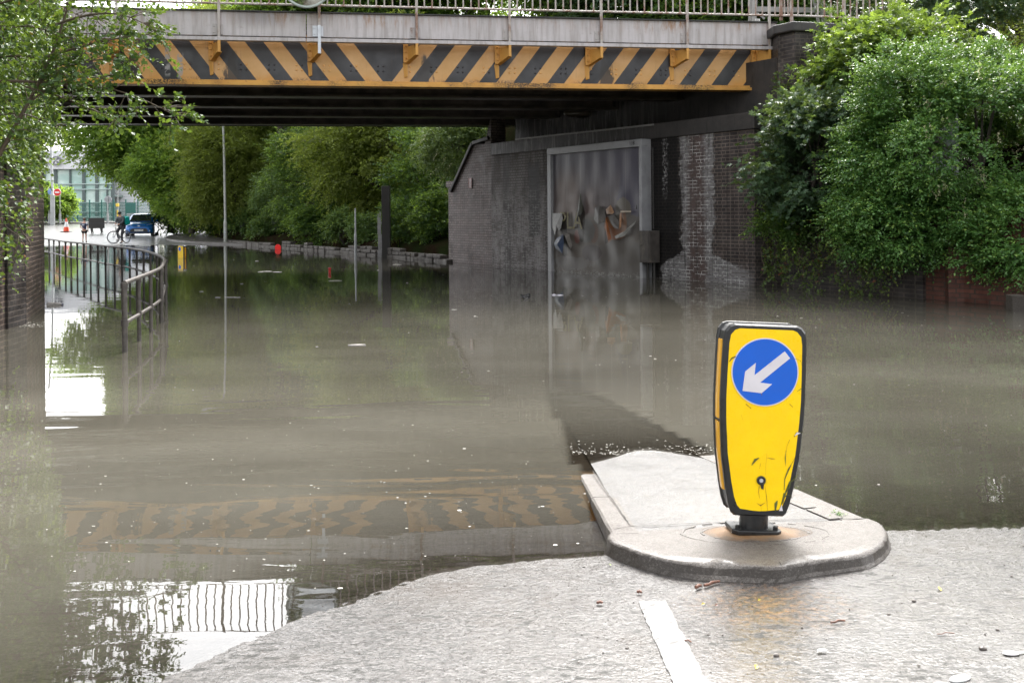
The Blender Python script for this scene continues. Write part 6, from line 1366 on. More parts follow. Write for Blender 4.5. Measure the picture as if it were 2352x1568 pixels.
mk('silt_patch', mb2, M['silt'], isl); mk('cracked_mortar', mb, M['kerb'], isl)
fb = W(419, 592.5); fb.z = -.46
bollard(fb, (0, 0, math.radians(-38)), 'amber bollard standing waist deep in the flood near the tall lamp column', dR=.075, dz=.70, arrow=False, marks=False, dx=-.05)
# ================================================================ things in the water
rd = thing('red_disc', 'bright red round reflector disc standing half sunk by the far edging', 'reflector', W(638.5, 572.5), math.radians(-8)); mb = MB(); mb.cyl((0, -.012, .075), (0, .012, .075), .135, 28); mk('disc', mb, plain('bright_red_plastic', (.8, .012, .008), .3, var=.05), rd, True, bevel=.005)
mb = MB(); mb.tube([(.137 * math.cos(a), 0, .075 + .137 * math.sin(a)) for a in np.linspace(0, 6.283, 33)[:-1]], .012, 6, closed=True); mb.beam((0, .02, -.4), (0, .02, .0), .03, .02); mk('rim', mb, plain('dark_red_plastic', (.45, .01, .008), .4), rd, True)
rt_ = thing('red_marker', 'short red capped marker tube poking out of the middle of the flood', 'marker', W(757, 626)); mb = MB(); mb.tube([(0, 0, -.3), (0, 0, .105)], .034, 14); mk('tube', mb, plain('marker_red', (.6, .02, .015), .35), rt_, True); mb = MB(); mb.ball((0, 0, .11), .045, 12, 6, sc=(1, 1, .6)); mk('cap', mb, plain('marker_cap_red', (.75, .04, .03), .3), rt_, True)
bo = thing('plastic_bottle', 'clear plastic bottle floating beside the left wing wall', 'bottle', W(127, 700.5), math.radians(-4)); rg = lambda x, r: [Vector((x, r * math.cos(a), .012 + r * math.sin(a))) for a in np.linspace(0, 6.283, 17)[:-1]]
mb = MB(); mb.loft([rg(x, r) for x, r in ((-.14, .03), (-.135, .037), (-.05, .036), (-.045, .034), (.0, .034), (.01, .036), (.05, .034), (.1, .016), (.118, .012))], smooth=True)
gm_ = NT('clear_plastic'); gl_ = gm_.n('ShaderNodeBsdfGlossy', {'Color': (.9, .9, .9), 'Roughness': .1}); tr_ = gm_.n('ShaderNodeBsdfTransparent', {'Color': (.85, .83, .8)}); df_ = gm_.n('ShaderNodeBsdfDiffuse', {'Color': (.7, .66, .62)})
M['clear'] = gm_.done(gm_.n('ShaderNodeMixShader', {0: .35, 1: gm_.n('ShaderNodeMixShader', {0: .25, 1: tr_.outputs[0], 2: gl_.outputs[0]}).outputs[0], 2: df_.outputs[0]})); mk('bottle_body', mb, M['clear'], bo, True)
mb = MB(); mb.cyl((.118, 0, .012), (.138, 0, .012), .016, 12); mk('cap', mb, plain('bottle_cap', (.2, .2, .25), .4), bo, True)
# floating bag ring and litter near the billboard
fbg = W(1207, 684); mb = MB(); mb.tube([fbg + Vector((.075 * math.cos(a), .16 * math.sin(a), .018 + .018 * math.sin(a * 2 + 1) + .02 * (math.sin(a) > 0))) for a in np.linspace(0, 6.283, 25)[:-1]], [.012 + .006 * math.sin(k) ** 2 for k in range(24)], 8, closed=True); mb.tube([fbg + Vector((-.07, .0, .02)), fbg + Vector((0, -.03, .035)), fbg + Vector((.07, .02, .02))], .014, 8)
o = mk('plastic_loop', mb, plain('wet_black_plastic', (.015, .015, .017), .15)); tag(o, 'shiny black plastic loop floating in front of the wall', 'litter')
fbg = W(1281, 678); mb = MB(); mb.ball(fbg + Vector((.03, 0, .0)), .07, 10, 5, sc=(1.3, 1, .28)); mb.ball(fbg + Vector((-.07, 0, .0)), .05, 8, 4, sc=(1.2, .8, .5)); o = mk('crumpled_wrapper', mb, plain('silver_brown_wrapper', (.3, .29, .32), .2, .3, .6, 30)); tag(o, 'crumpled silver wrapper floating right of the black loop', 'litter')
M['foam'] = plain('foam_white', (.5, .48, .43), .6, 0, .1)
for i, (x, y, wd) in enumerate(((528, 683, .24), (500, 683.5, .1), (545, 683.5, .12), (612, 624, .35), (637, 625, .28), (598, 625, .14), (770, 645, .3), (912, 608, .26), (590, 600, .14), (135, 697, 0), (820, 793, .22), (935, 650, .05), (868, 621, .05), (462, 670, .1), (555, 652, .08))):
    if not wd: continue
    p = W(x, y); mb = MB(); n = 10; vs = [p + Vector((wd / 2 * math.cos(a) * random.uniform(.7, 1.1), (.1 if p.y > 22 else .022) * math.sin(a) * random.uniform(.5, 1.3), .004)) for a in np.linspace(0, 6.283, n + 1)[:-1]]; mb.prism(vs, (0, 0, .006))
    o = mk('foam_scrap', mb, M['foam']); 
    tag(o, 'thin pale scrap of foam floating ' + ['at the foot of the tall lamp column reflection', 'left of the scrap at the lamp column reflection', 'right of the scrap at the lamp column reflection', 'below the red disc, longest of three', 'below the red disc, right one of three', 'below the red disc, left one of three', 'just below the red marker tube', 'right of the black square post', 'between the lamp column and the red disc', '', 'in open brown water below the middle of the bridge', 'like a small upright wisp right of the red marker', 'in front of the thin strip post', 'left of the lamp column reflection', 'between lamp column and red marker'][i], 'scrap', 'floating scraps of foam')
# specks of foam, bubbles, seeds: nobody could count them
rng = np.random.default_rng(77); vs = []; fs = []
def fleck(x, y, r, e=1.0, z=.003):
    o = len(vs); a0 = rng.uniform(0, 6)
    for k in range(5): a = a0 + k * 1.2566; vs.append((x + r * e * math.cos(a) * rng.uniform(.7, 1.2), y + r * math.sin(a) * rng.uniform(.7, 1.2), z))
    fs.append(tuple(range(o, o + 5)))
n = 0
while n < 2300:
    px, py = rng.uniform(100, 2352), 560 + 800 * rng.uniform(0, 1) ** 1.5
    p = W(px, py)
    if p.y < 3 or G(p.x, p.y) > -.006: n += 1; continue
    cl = math.sin(p.x * .9 + 1.3 * math.sin(p.y * .7)) * math.sin(p.y * .8) + rng.normal(0, .5)
    if cl < -.1: n += 1; continue
    fleck(p.x, p.y, (.0024 if p.y < 8 else .004 if p.y < 14 else .009) * (.3 + rng.exponential(.6)), rng.uniform(.8, 2.0)); n += 1
for _ in range(260):                                         # bright flecks gathered along the island shore and the wall foot
    t = rng.uniform(0, 1); x = ISL_L(5.9) + t * (ISL_R(5.9) - ISL_L(5.9)); y = 6.15 + abs(rng.normal(0, .16)); fleck(x, y, .0035 * rng.uniform(.4, 1.2), 2.0)
for _ in range(330):
    t = rng.uniform(0, LC); q = AW + dw * t + NW * (.03 + abs(rng.normal(0, .05)) + (BO if uR < t < uL else 0)); fleck(q.x, q.y, .012 * rng.uniform(.4, 1.2), 1.6)
for _ in range(110):
    q = W(rng.uniform(45, 110), rng.uniform(740, 752)); fleck(q.x, q.y, .011 * rng.uniform(.4, 1.3), 1.6)
mb = MB(); mb.v = vs; mb.f = fs; mb.m = [0] * len(fs); mb.sm = [False] * len(fs)
o = mk('foam_specks', mb, M['foam'], base=False); o['kind'] = 'stuff'
# ================================================================ litter on the wet road
M['stick'] = plain('wet_stick', (.15, .06, .035), .5, 0, .4, 60); M['leafy'] = plain('yellow_leaf', (.42, .33, .04), .5, 0, .2, 60); M['leafg'] = plain('green_leaf', (.25, .35, .05), .5); M['pebble'] = plain('dark_pebble', (.12, .10, .085), .4, 0, .4, 50, .3, .5, .5)
def road(x, y):
    z = .05
    for _ in range(8): p = W(x, y, z); z = float(G(p.x, p.y))
    return W(x, y, z)
def o6(px, py): return ((px / 1.96 + 1360) / 1.0884, (py / 1.96 + 1350) / 1.0884)
sticks = [((785, 232), (860, 212), .006, 'thick red-brown stick lying in front of the traffic island kerb'), ((742, 242), (772, 235), .007, 'stubby brown stick just left of the thick stick'), ((1405, 412), (1475, 403), .004, 'thin reddish twig on the road right of the white line'), ((880, 195), (970, 197), .0022, 'hair thin brown twig against the island kerb foot'), ((690, 497), (722, 507), .003, 'small red twig touching the white line'), ((1925, 466), (2010, 462), .0018, 'fine orange straw on the right side of the road'), ((260, 315), (287, 318), .006, 'short brown stub on the road left of the white line'), ((458, 262), (478, 266), .006, 'short dark stub above the white line')]
for (a, c_, r, lab) in sticks:
    p, q = road(*o6(*a)), road(*o6(*c_)); p.z += r + .004; q.z += r + .004; mid = p.lerp(q, .5) + Vector((0, .004, .002)); mb = MB(); mb.tube([p, p.lerp(q, .3) + Vector((0, -.002, 0)), mid, q], [r, r * .9, r * 1.05, r * .7], 7); o = mk('stick', mb, M['stick']); tag(o, lab, 'twig', 'twigs on the wet road')
lf = [((1940, 245), .017, 'leafy', 'folded yellow leaf on the right side of the road'), ((1040, 629), .014, 'leafy', 'orange-yellow leaf near the bottom edge right of the white line'), ((780, 320), .009, 'leafy', 'tiny yellow leaf right of the top of the white line'), ((323, 126), .01, 'leafg', 'pale green leaf at the water edge left of the island'), ((845, 326), .009, 'stick', 'brown leaf scrap in the rusty patch'), ((1055, 300), .008, 'leafy', 'yellow scrap in the middle of the rusty silt')]
for (a, r, mt, lab) in lf:
    p = road(*o6(*a)); p.z += .007; an = random.uniform(0, 3); mb = MB(); d1 = Vector((math.cos(an), math.sin(an), .15)) * r; d2 = Vector((-math.sin(an), math.cos(an), .2)) * r * .5
    mb.add([p - d1, p + d2 + Vector((0, 0, .004)), p + d1, p - d2, p - d1 - Vector((0, 0, .002))], [(0, 1, 2), (0, 2, 3)]); o = mk('fallen_leaf', mb, M[mt]); tag(o, lab, 'leaf', 'leaves and scraps on the wet road')
pbs = [((1812, 300), .012, 'dark pebble on the crack right of the island'), ((2150, 535), .017, 'largest grey-brown pebble near the white plastic spoon'), ((1138, 567), .013, 'grey pebble below the rusty patch'), ((1690, 365), .009, 'small brown pebble in open road right of the twig'), ((2222, 440), .009, 'small dark pebble right of centre near the right edge'), ((407, 530), .009, 'dark grit lump left of the white line'), ((805, 465), .008, 'black grit lump right of the white line'), ((1753, 310), .006, 'tiny black grit left of the crack pebble'), ((168, 600), .006, 'tiny black grit near the bottom left of the white line'), ((195, 132), .008, 'dark lump at the flood edge left of the island'), ((1020, 322), .006, 'blue-black grit under the rusty silt'), ((1170, 202), .009, 'brown scrap of grit at the kerb foot')]
for (a, r, lab) in pbs:
    r *= .65; p = road(*o6(*a)); mb = MB(); mb.ball(p + Vector((0, 0, r * .4)), r, 9, 6, sc=(1.2, .9, .7)); mb.v = [tuple(c + random.uniform(-.12, .12) * r for c in v) for v in mb.v]; o = mk('pebble', mb, M['pebble']); tag(o, lab, 'pebble', 'pebbles and grit lumps on the wet road')
M['bright'] = plain('white_plastic', (.8, .78, .78), .3, 0, .03)
p = road(2322, 1503); mb = MB(); mb.ball(p + Vector((0, 0, .006)), .022, 14, 6, sc=(1.25, .75, .22)); mb.beam(p + Vector((.02, .0, .006)), p + Vector((.12, .02, .008)), .008, .003); o = mk('plastic_spoon', mb, M['bright']); tag(o, 'white plastic spoon lying on the road at the right edge', 'spoon')
p = road(2205, 1560); mb = MB(); mb.ball(p + Vector((0, -.0, .004)), .032, 14, 5, sc=(1.3, .6, .2), rot=Matrix.Rotation(.4, 3, 'Z')); o = mk('paper_scrap', mb, M['bright']); tag(o, 'white paper scrap on the road at the bottom edge', 'litter', 'white scraps of litter on the road')
for (a, lab) in (((1250, 166), 'white scrap lying against the middle of the island kerb'), ((1047, 202), 'white scrap on the road in front of the island kerb'), ((1360, 548), 'flat white scrap in the open road right of centre')):
    p = road(*o6(*a)); p.z += .006; mb = MB(); mb.prism([p + Vector((.016 * math.cos(t) * random.uniform(.7, 1.2), .008 * math.sin(t), 0)) for t in np.linspace(0, 6.28, 8)[:-1]], (0, 0, .003)); o = mk('paper_scrap', mb, M['bright']); tag(o, lab, 'litter', 'white scraps of litter on the road')
# loose chippings and dirt
rng = np.random.default_rng(5); mb = MB(); 
for _ in range(420):
    x, y = rng.uniform(-1.6, 3.0), rng.uniform(1.8, 4.7); g = float(G(x, y))
    ys = np.interp(x, [p[0] for p in SHORE], [p[1] for p in SHORE])
    if y > ys + .02: continue
    if abs(x - 1.1) < .75 and y > 4.02: continue
    r = .0012 * (1 + rng.exponential(.5)); mb.ball((x, y, g + r * .5 + .001), r, 5, 3, sc=(rng.uniform(.8, 2.2), 1, .8))
o = mk('loose_grit', mb, M['pebble'], base=False); o['kind'] = 'stuff'
p = WI(*c2(1812, 800)); rng = np.random.default_rng(8)
t = thing('weed', 'small bright green weed in the joint of the right island kerb', 'weed', p); leaves_mesh('foliage', *sprigs(rng, np.tile(np.array(p)[None], (14, 1)) + rng.normal(0, .012, (14, 3)) * [1.4, 1, 0], np.c_[rng.normal(0, .8, (14, 2)), np.full(14, .6)], 4, .025, .014, .1, .5), 'oval', GR['privet'], t)
# ================================================================ people, bicycle, car
def skinmesh(name, verts, edges, radii, mat, parent, sub=1, smooth=True):
    me = bpy.data.meshes.new(name); me.from_pydata([tuple(v) for v in verts], edges, []); o = bpy.data.objects.new(name, me); COL.objects.link(o)
    o.modifiers.new('s', 'SKIN'); me.skin_vertices[0].data[0].use_root = True
    for i, r in enumerate(radii): me.skin_vertices[0].data[i].radius = r if hasattr(r, '__len__') else (r, r)
    if sub: sb = o.modifiers.new('u', 'SUBSURF'); sb.levels = sub; sb.render_levels = sub
    dg = bpy.context.evaluated_depsgraph_get(); m2 = bpy.data.meshes.new_from_object(o.evaluated_get(dg)); bpy.data.objects.remove(o); bpy.data.meshes.remove(me)
    m2.materials.clear(); m2.materials.append(mat); m2.polygons.foreach_set('use_smooth', np.ones(len(m2.polygons), bool)); m2.name = name
    o = bpy.data.objects.new(name, m2); COL.objects.link(o); o.parent = parent; return o
M['skin'] = plain('skin', (.52, .3, .22), .5, 0, .06); M['navy'] = plain('navy_cotton', (.025, .03, .07), .8); M['shorts'] = plain('black_cotton', (.012, .012, .014), .8); M['hair'] = plain('brown_hair', (.1, .05, .03), .7, 0, .3, 60); M['hoodie'] = plain('charcoal_jacket', (.045, .05, .055), .7, 0, .25, 6); M['trousers'] = plain('dark_trousers', (.03, .03, .035), .8)
# --- child: stands with his back to the camera, one arm behind the back
cpz = W(194, 558.5); cz_ = max(float(G(cpz.x, cpz.y)), 0) - .03
ch = thing('person', 'child in navy top and black shorts standing at the far flood edge, hand behind back', 'person', (cpz.x, cpz.y, cz_), math.radians(6))
H = 1.42
B = dict(pel=(0, 0, .70), w=(0, 0, .82), che=(0, .0, 1.0), sh=(0, 0, 1.12), nk=(0, .01, 1.19), hd=(.01, .02, 1.27), ht=(.015, .03, 1.36),
         hl=(-.075, 0, .66), kl=(-.08, .01, .38), al=(-.085, -.01, .08), tl=(-.09, .09, .03), hr=(.075, 0, .66), kr=(.09, .0, .38), ar=(.095, -.01, .08), tr=(.11, .09, .03),
         sl=(-.15, 0, 1.09), el=(-.2, -.06, .88), wl=(-.02, -.13, .79), pl=(.05, -.14, .775), sr=(.15, 0, 1.09), er=(.2, -.02, .86), wr=(.2, .03, .66), pr=(.2, .05, .58))
names = list(B); idx = {k: i for i, k in enumerate(names)}
E = [('pel', 'w'), ('w', 'che'), ('che', 'sh'), ('sh', 'nk'), ('nk', 'hd'), ('hd', 'ht'), ('pel', 'hl'), ('hl', 'kl'), ('kl', 'al'), ('al', 'tl'), ('pel', 'hr'), ('hr', 'kr'), ('kr', 'ar'), ('ar', 'tr'), ('sh', 'sl'), ('sl', 'el'), ('el', 'wl'), ('wl', 'pl'), ('sh', 'sr'), ('sr', 'er'), ('er', 'wr'), ('wr', 'pr')]
Rr = dict(pel=(.1, .08), w=(.095, .07), che=(.11, .08), sh=(.08, .07), nk=.042, hd=(.072, .085), ht=.06, hl=.07, kl=.048, al=.03, tl=.03, hr=.07, kr=.048, ar=.03, tr=.03, sl=.045, el=.033, wl=.024, pl=.03, sr=.045, er=.033, wr=.024, pr=.03)
skinmesh('body', [B[k] for k in names], [(idx[a], idx[b]) for a, b in E], [Rr[k] for k in names], M['skin'], ch)
def sub(keys, edges, rad, name, mat, par, BB): ii = {k: i for i, k in enumerate(keys)}; return skinmesh(name, [BB[k] for k in keys], [(ii[a], ii[b]) for a, b in edges], [rad[k] for k in keys], mat, par)
B2 = dict(B); B2['el'] = Vector(B['sl']).lerp(Vector(B['el']), .6); B2['er'] = Vector(B['sr']).lerp(Vector(B['er']), .6)
sub(['pel', 'w', 'che', 'sh', 'sl', 'el', 'sr', 'er'], [('pel', 'w'), ('w', 'che'), ('che', 'sh'), ('sh', 'sl'), ('sl', 'el'), ('sh', 'sr'), ('sr', 'er')], dict(pel=(.13, .105), w=(.125, .1), che=(.14, .105), sh=(.105, .085), sl=.065, el=.06, sr=.065, er=.06), 'shirt', M['navy'], ch, B2)
B3 = dict(B); B3['pel'] = (0, 0, .74); B3['kl'] = Vector(B['hl']).lerp(Vector(B['kl']), .62); B3['kr'] = Vector(B['hr']).lerp(Vector(B['kr']), .62)
sub(['pel', 'hl', 'kl', 'hr', 'kr'], [('pel', 'hl'), ('hl', 'kl'), ('pel', 'hr'), ('hr', 'kr')], dict(pel=(.13, .105), hl=.1, kl=.085, hr=.1, kr=.085), 'shorts', M['shorts'], ch, B3)
mb = MB(); mb.ball((.012, -.0, 1.345), .092, 14, 8, sc=(.95, 1.05, .95)); mk('hair', mb, M['hair'], ch, True)
mb = MB(); mb.ball((.155, -.03, 1.09), .07, 10, 6, sc=(.9, .9, 1)); mb.box((-.03, -.112, 1.05), (.17, .012, .035)); mb.box((-.03, -.112, 1.0), (.12, .012, .03)); mk('shirt_print', mb, plain('pale_print', (.5, .52, .58), .7), ch, True)
for s in (-1, 1): mb = MB(); mb.ball((s * .095, .04, .035), .06, 10, 6, sc=(.75, 1.7, .6)); mk('shoe', mb, M['shorts'], ch, True)
# --- bicycle
rc = W(284.6, 559.4, .02); bh = math.radians(180 + 63); bz = .015
rc = Vector((rc.x, rc.y, 0)); frc = W(265.3, 560.8, 0); bh = math.atan2(frc.y - rc.y - .62, frc.x - rc.x)
bk = thing('bicycle', 'black mountain bike held by the rider at the far flood edge', 'bicycle', (rc.x, rc.y + .35, float(G(rc.x, rc.y + .3)) + .01), bh)
M['tyre'] = plain('tyre_rubber', (.04, .035, .032), .7); M['bikef'] = plain('bike_frame', (.03, .03, .035), .3)
def wheel(name, c, yaw, par):
    Rw = Matrix.Rotation(yaw, 3, 'Z'); c = Vector(c); t_ = [c + Rw @ Vector((.325 * math.cos(a), 0, .325 * math.sin(a))) for a in np.linspace(0, 6.283, 37)[:-1]]; mb = MB(); mb.tube(t_, .026, 8, closed=True); wo_ = mk(name, mb, M['tyre'], par, True)
    mb = MB(); mb.tube([c + Rw @ Vector((.295 * math.cos(a), 0, .295 * math.sin(a))) for a in np.linspace(0, 6.283, 37)[:-1]], .008, 6, closed=True); mb.cyl(c + Rw @ Vector((0, -.03, 0)), c + Rw @ Vector((0, .03, 0)), .03, 10)
    for k in range(16): a = k * math.pi / 8; mb.tube([c, c + Rw @ Vector((.295 * math.cos(a), 0, .295 * math.sin(a)))], .0018, 4, caps=False)
    mk('rim_and_spokes', mb, M['galv'], wo_, True)
fh = (1.02, 0, .34); st = math.radians(180) - bh
wheel('rear_wheel', (0, 0, .34), 0, bk); wheel('front_wheel', fh, st + .15, bk)
mb = MB(); bb_, se, hh = Vector((.42, 0, .28)), Vector((.28, 0, .82)), Vector((.84, 0, .78))
for a, b, r in ((bb_, se, .018), (se, hh, .017), (bb_, hh, .022), (bb_, (0, .05, .34), .012), (bb_, (0, -.05, .34), .012), (se, (0, .05, .34), .01), (se, (0, -.05, .34), .01), (hh, Vector((.82, 0, .9)), .02), ((.86, 0, .72), (.87, .07, .66), .015), ((.86, 0, .72), (.87, -.07, .66), .015), ((.87, .07, .66), (1.02, .06, .34), .014), ((.87, -.07, .66), (1.02, -.06, .34), .014), (se, (.27, 0, .9), .012)): mb.tube([a, b], r, 8)
mk('frame', mb, M['bikef'], bk, True)
mb = MB(); Rw = Matrix.Rotation(st, 3, 'Z'); mb.tube([Vector((.82, 0, .95)) + Rw @ Vector((0, s, z)) for s, z in ((-.3, .0), (-.15, .02), (0, 0), (.15, .02), (.3, 0))], .012, 8); mk('handlebar', mb, M['bikef'], bk, True)
mb = MB(); mb.ball((.24, 0, .92), .12, 12, 6, sc=(1.1, .55, .3)); mk('saddle', mb, M['shorts'], bk, True)
mb = MB(); mb.cyl((.42, .05, .28), (.42, .06, .28), .09, 18); mb.beam((.42, .07, .28), (.55, .07, .17), .012, .02); mb.box((.57, .11, .17), (.09, .08, .02)); mb.beam((.42, -.07, .28), (.29, -.07, .39), .012, .02); mb.box((.28, -.11, .39), (.09, .08, .02)); mk('crank', mb, M['bikef'], bk, True)
# --- rider
rd_ = thing('person', 'cyclist in dark jacket, cap and sunglasses standing astride a bicycle', 'person', bk.location[:], bh)
C = dict(pel=(.34, 0, .93), w=(.37, 0, 1.08), che=(.42, 0, 1.28), sh=(.45, 0, 1.42), nk=(.48, 0, 1.5), hd=(.52, 0, 1.6), ht=(.525, 0, 1.69),
         hl=(.36, .1, .9), kl=(.56, .17, .52), al=(.58, .2, .1), tl=(.70, .23, .05), hr=(.36, -.1, .9), kr=(.58, -.13, .6), ar=(.44, -.13, .22), tr=(.56, -.14, .17),
         sl=(.45, .19, 1.4), el=(.55, .24, 1.16), wl=(.76, .12, 1.04), pl=(.83, .1, 1.02), sr=(.45, -.19, 1.4), er=(.56, -.22, 1.15), wr=(.76, -.06, 1.07), pr=(.84, -.04, 1.06))
RC = dict(pel=(.13, .11), w=(.12, .1), che=(.15, .11), sh=(.1, .08), nk=.05, hd=(.075, .09), ht=.065, hl=.085, kl=.06, al=.04, tl=.04, hr=.085, kr=.06, ar=.04, tr=.04, sl=.055, el=.042, wl=.03, pl=.038, sr=.055, er=.042, wr=.03, pr=.038)
names = list(C); idx = {k: i for i, k in enumerate(names)}; skinmesh('body', [C[k] for k in names], [(idx[a], idx[b]) for a, b in E], [RC[k] for k in names], M['skin'], rd_)
C2 = dict(C); C2['wl'] = Vector(C['el']).lerp(Vector(C['wl']), .85); C2['wr'] = Vector(C['er']).lerp(Vector(C['wr']), .85)
sub(['pel', 'w', 'che', 'sh', 'nk', 'sl', 'el', 'wl', 'sr', 'er', 'wr'], [('pel', 'w'), ('w', 'che'), ('che', 'sh'), ('sh', 'nk'), ('sh', 'sl'), ('sl', 'el'), ('el', 'wl'), ('sh', 'sr'), ('sr', 'er'), ('er', 'wr')], dict(pel=(.17, .15), w=(.16, .14), che=(.18, .14), sh=(.13, .11), nk=.075, sl=.08, el=.066, wl=.05, sr=.08, er=.066, wr=.05), 'jacket', M['hoodie'], rd_, C2)
sub(['pel', 'hl', 'kl', 'al', 'hr', 'kr', 'ar'], [('pel', 'hl'), ('hl', 'kl'), ('kl', 'al'), ('pel', 'hr'), ('hr', 'kr'), ('kr', 'ar')], dict(pel=(.15, .13), hl=.105, kl=.08, al=.055, hr=.105, kr=.08, ar=.055), 'trousers', M['trousers'], rd_, C)
mb = MB(); mb.ball((.52, 0, 1.665), .105, 14, 8, sc=(1.08, .95, .78)); mb.box((.63, 0, 1.645), (.1, .14, .014)); mk('cap', mb, M['shorts'], rd_, True)
mb = MB(); mb.box((.605, 0, 1.605), (.03, .15, .04)); mk('sunglasses', mb, M['black'], rd_, True)
mb = MB(); mb.ball((.605, 0, 1.57), .02, 8, 5, sc=(1, .8, 1.2)); mk('nose', mb, M['skin'], rd_, True)
for a in ((.67, .22, .05), (.53, -.14, .17)): mb = MB(); mb.ball(a, .07, 10, 6, sc=(1.8, .75, .65)); mk('shoe', mb, M['shorts'], rd_, True)
bp_ = thing('delivery_backpack', 'big square teal delivery backpack on the back of the cyclist', 'backpack', Vector(bk.location) + Vector((0, 0, .95)), bh)
Rk = Matrix.Rotation(math.radians(14), 3, 'Y'); mb = MB(); mb.box((.12, 0, .28), (.36, .46, .46), Rk); mk('bag', mb, plain('teal_fabric', (.0, .30, .27), .5, var=.1), bp_, True, bevel=.05)
mb = MB(); mb.box((.12, 0, .28), (.38, .36, .03), Rk); mb.box((.1, -.235, .28), (.2, .012, .03), Rk); mk('seam_band', mb, plain('dark_teal', (.0, .12, .12), .5), bp_, True)
mb = MB()
for s in (-1, 1): mb.tube([(.29, s * .13, .47), (.36, s * .16, .56), (.5, s * .17, .5), (.56, s * .15, .3), (.42, s * .16, .12), (.26, s * .13, .1)], .018, 6)
mk('straps', mb, M['shorts'], bp_, True)
# --- car
cc = W(319.5, 544.7, .19); cc = Vector((cc.x, cc.y, 0)); yaw = math.radians(14); fwd = Vector((math.sin(yaw), -math.cos(yaw), 0)); cc = cc - fwd * 1.9; 
car = thing('parked_car', 'small blue hatchback parked facing the flood under the maple', 'car', (cc.x, cc.y, float(G(cc.x, cc.y + 0)) + .0), yaw)
M['cblue'] = plain('blue_car_paint', (.012, .13, .42), .22, .3, .05, 2, 0, .5, .8); M['cglass'] = plain('dark_car_glass', (.02, .025, .025), .05, 0, .1, 2, 0, 1.0); M['lens'] = plain('headlamp_lens', (.6, .62, .65), .1, .3, .1, 20)
def sec(y, w, z0, z1, tuck=.06): w /= 2; return [Vector((-w + tuck, y, z0)), Vector((w - tuck, y, z0)), Vector((w, y, z0 + .12)), Vector((w, y, z1 - .16)), Vector((w - .08, y, z1 - .03)), Vector((w * .45, y, z1)), Vector((-w * .45, y, z1)), Vector((-w + .08, y, z1 - .03)), Vector((-w, y, z1 - .16)), Vector((-w, y, z0 + .12))]
mb = MB(); mb.loft([sec(y, w, a, b) for y, w, a, b in ((-1.97, 1.25, .3, .60), (-1.93, 1.46, .24, .68), (-1.80, 1.62, .2, .76), (-1.55, 1.69, .18, .84), (-1.1, 1.72, .18, .95), (-.75, 1.72, .18, .99), (.2, 1.72, .18, .98), (1.2, 1.72, .2, .99), (1.75, 1.66, .24, .96), (1.95, 1.5, .3, .8))], smooth=True); mk('body', mb, M['cblue'], car, True)
mb = MB(); gh = [(-1.0, 1.42, .96, .965), (-.55, 1.36, .9, 1.25), (-.2, 1.26, .9, 1.43), (.3, 1.22, .9, 1.48), (1.0, 1.2, .9, 1.46), (1.5, 1.16, .9, 1.38), (1.85, 1.3, .9, 1.0)]
rr = []
for y, w, z0, z1 in gh: wb = 1.56 / 2; w2 = w / 2; k = (z1 - .95) / .5; rr.append([Vector((-wb, y, z0)), Vector((wb, y, z0)), Vector((wb + (w2 - wb) * k, y, z1 - .05 * k)), Vector((w2 * .8, y, z1)), Vector((-w2 * .8, y, z1)), Vector((-(wb + (w2 - wb) * k), y, z1 - .05 * k))])
mb.loft(rr, smooth=True); mk('cabin', mb, M['cblue'], car, True)
mb = MB(); mb.add([(-.66, -1.03, .985), (.66, -1.03, .985), (.55, -.30, 1.40), (-.55, -.30, 1.40), (-.6, -1.0, .96), (.6, -1.0, .96), (.5, -.25, 1.37), (-.5, -.25, 1.37)], [(0, 1, 2, 3), (7, 6, 5, 4)]); mk('windscreen', mb, M['cglass'], car, True)
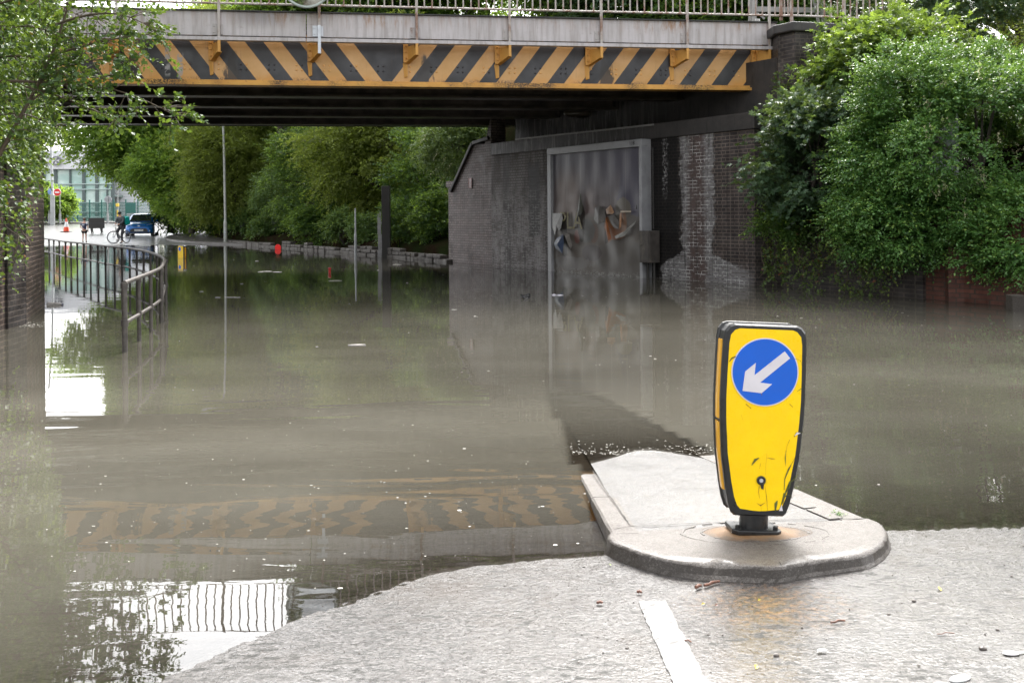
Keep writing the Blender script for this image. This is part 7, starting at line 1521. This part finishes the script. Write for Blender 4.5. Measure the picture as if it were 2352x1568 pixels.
for s in (-1, 1):
    mb = MB(); q = [Vector((s * .80, -.78, 1.0)), Vector((s * .80, 1.45, 1.0)), Vector((s * .66, 1.2, 1.36)), Vector((s * .67, -.15, 1.38))]; mb.prism(q if s > 0 else q[::-1], (-s * .02, 0, 0)); mk('side_window', mb, M['cglass'], car, True)
    mb = MB(); mb.loft([[Vector((s * x, y + .02 * k, z)) for x, y, z in ((.40, -1.90, .66), (.62, -1.86, .58), (.79, -1.62, .66), (.80, -1.42, .84), (.68, -1.62, .82), (.5, -1.80, .76))] for k in (-1.6, .5)]); mk('headlight', mb, M['lens'], car, True)
    mb = MB(); mb.ball((s * .95, -.72, 1.03), .11, 10, 6, sc=(1, .6, .75)); mb.beam((s * .82, -.72, .99), (s * .9, -.72, 1.0), .05, .04); mk('door_mirror', mb, M['cblue'], car, True)
    mb = MB(); mb.cyl((s * .62, -1.93, .38), (s * .62, -1.96, .38), .06, 12); mk('fog_light', mb, M['lens'], car, True)
    for y in (-1.22, 1.27):
        mb = MB(); mb.cyl((s * .66, y, .3), (s * .87, y, .3), .3, 24); wo_ = mk('wheel', mb, M['tyre'], car, True, bevel=.02); mb = MB(); mb.cyl((s * .865, y, .3), (s * .88, y, .3), .19, 14); mk('rim', mb, M['galv'], wo_, True)
mb = MB(); mb.prism([Vector((x, -1.99, z)) for x, z in ((-.52, .30), (.52, .30), (.56, .36), (.44, .52), (-.44, .52), (-.56, .36))], (0, .05, 0)); mk('lower_grille', mb, M['black'], car, True)
mb = MB(); mb.box((0, -1.945, .655), (.72, .04, .025)); mk('upper_grille', mb, M['black'], car, True); mb = MB(); mb.ball((0, -1.97, .68), .075, 14, 6, sc=(1, .25, .48)); mk('badge', mb, M['lens'], car, True)
mb = MB(); mb.box((0, -2.005, .41), (.52, .02, .115)); npl = mk('number_plate', mb, plain('plate_pale', (.6, .6, .6), .4), car, True); t_ = text_mesh('YR09 WPL', .1).xf(Matrix.Translation((0, -2.017, .41)) @ R90); mk('plate_characters', t_, M['ink'], npl, True)
mb = MB(); mb.prism([Vector((x, -1.955, z)) for x, z in ((-.7, .2), (.7, .2), (.72, .26), (-.72, .26))], (0, .05, 0)); mk('bumper_lip', mb, M['fence'], car, True)
mb = MB(); mb.box((.12, -.99, 1.0), (.5, .012, .015), Matrix.Rotation(.05, 3, 'Y')); mk('wiper', mb, M['black'], car, True)
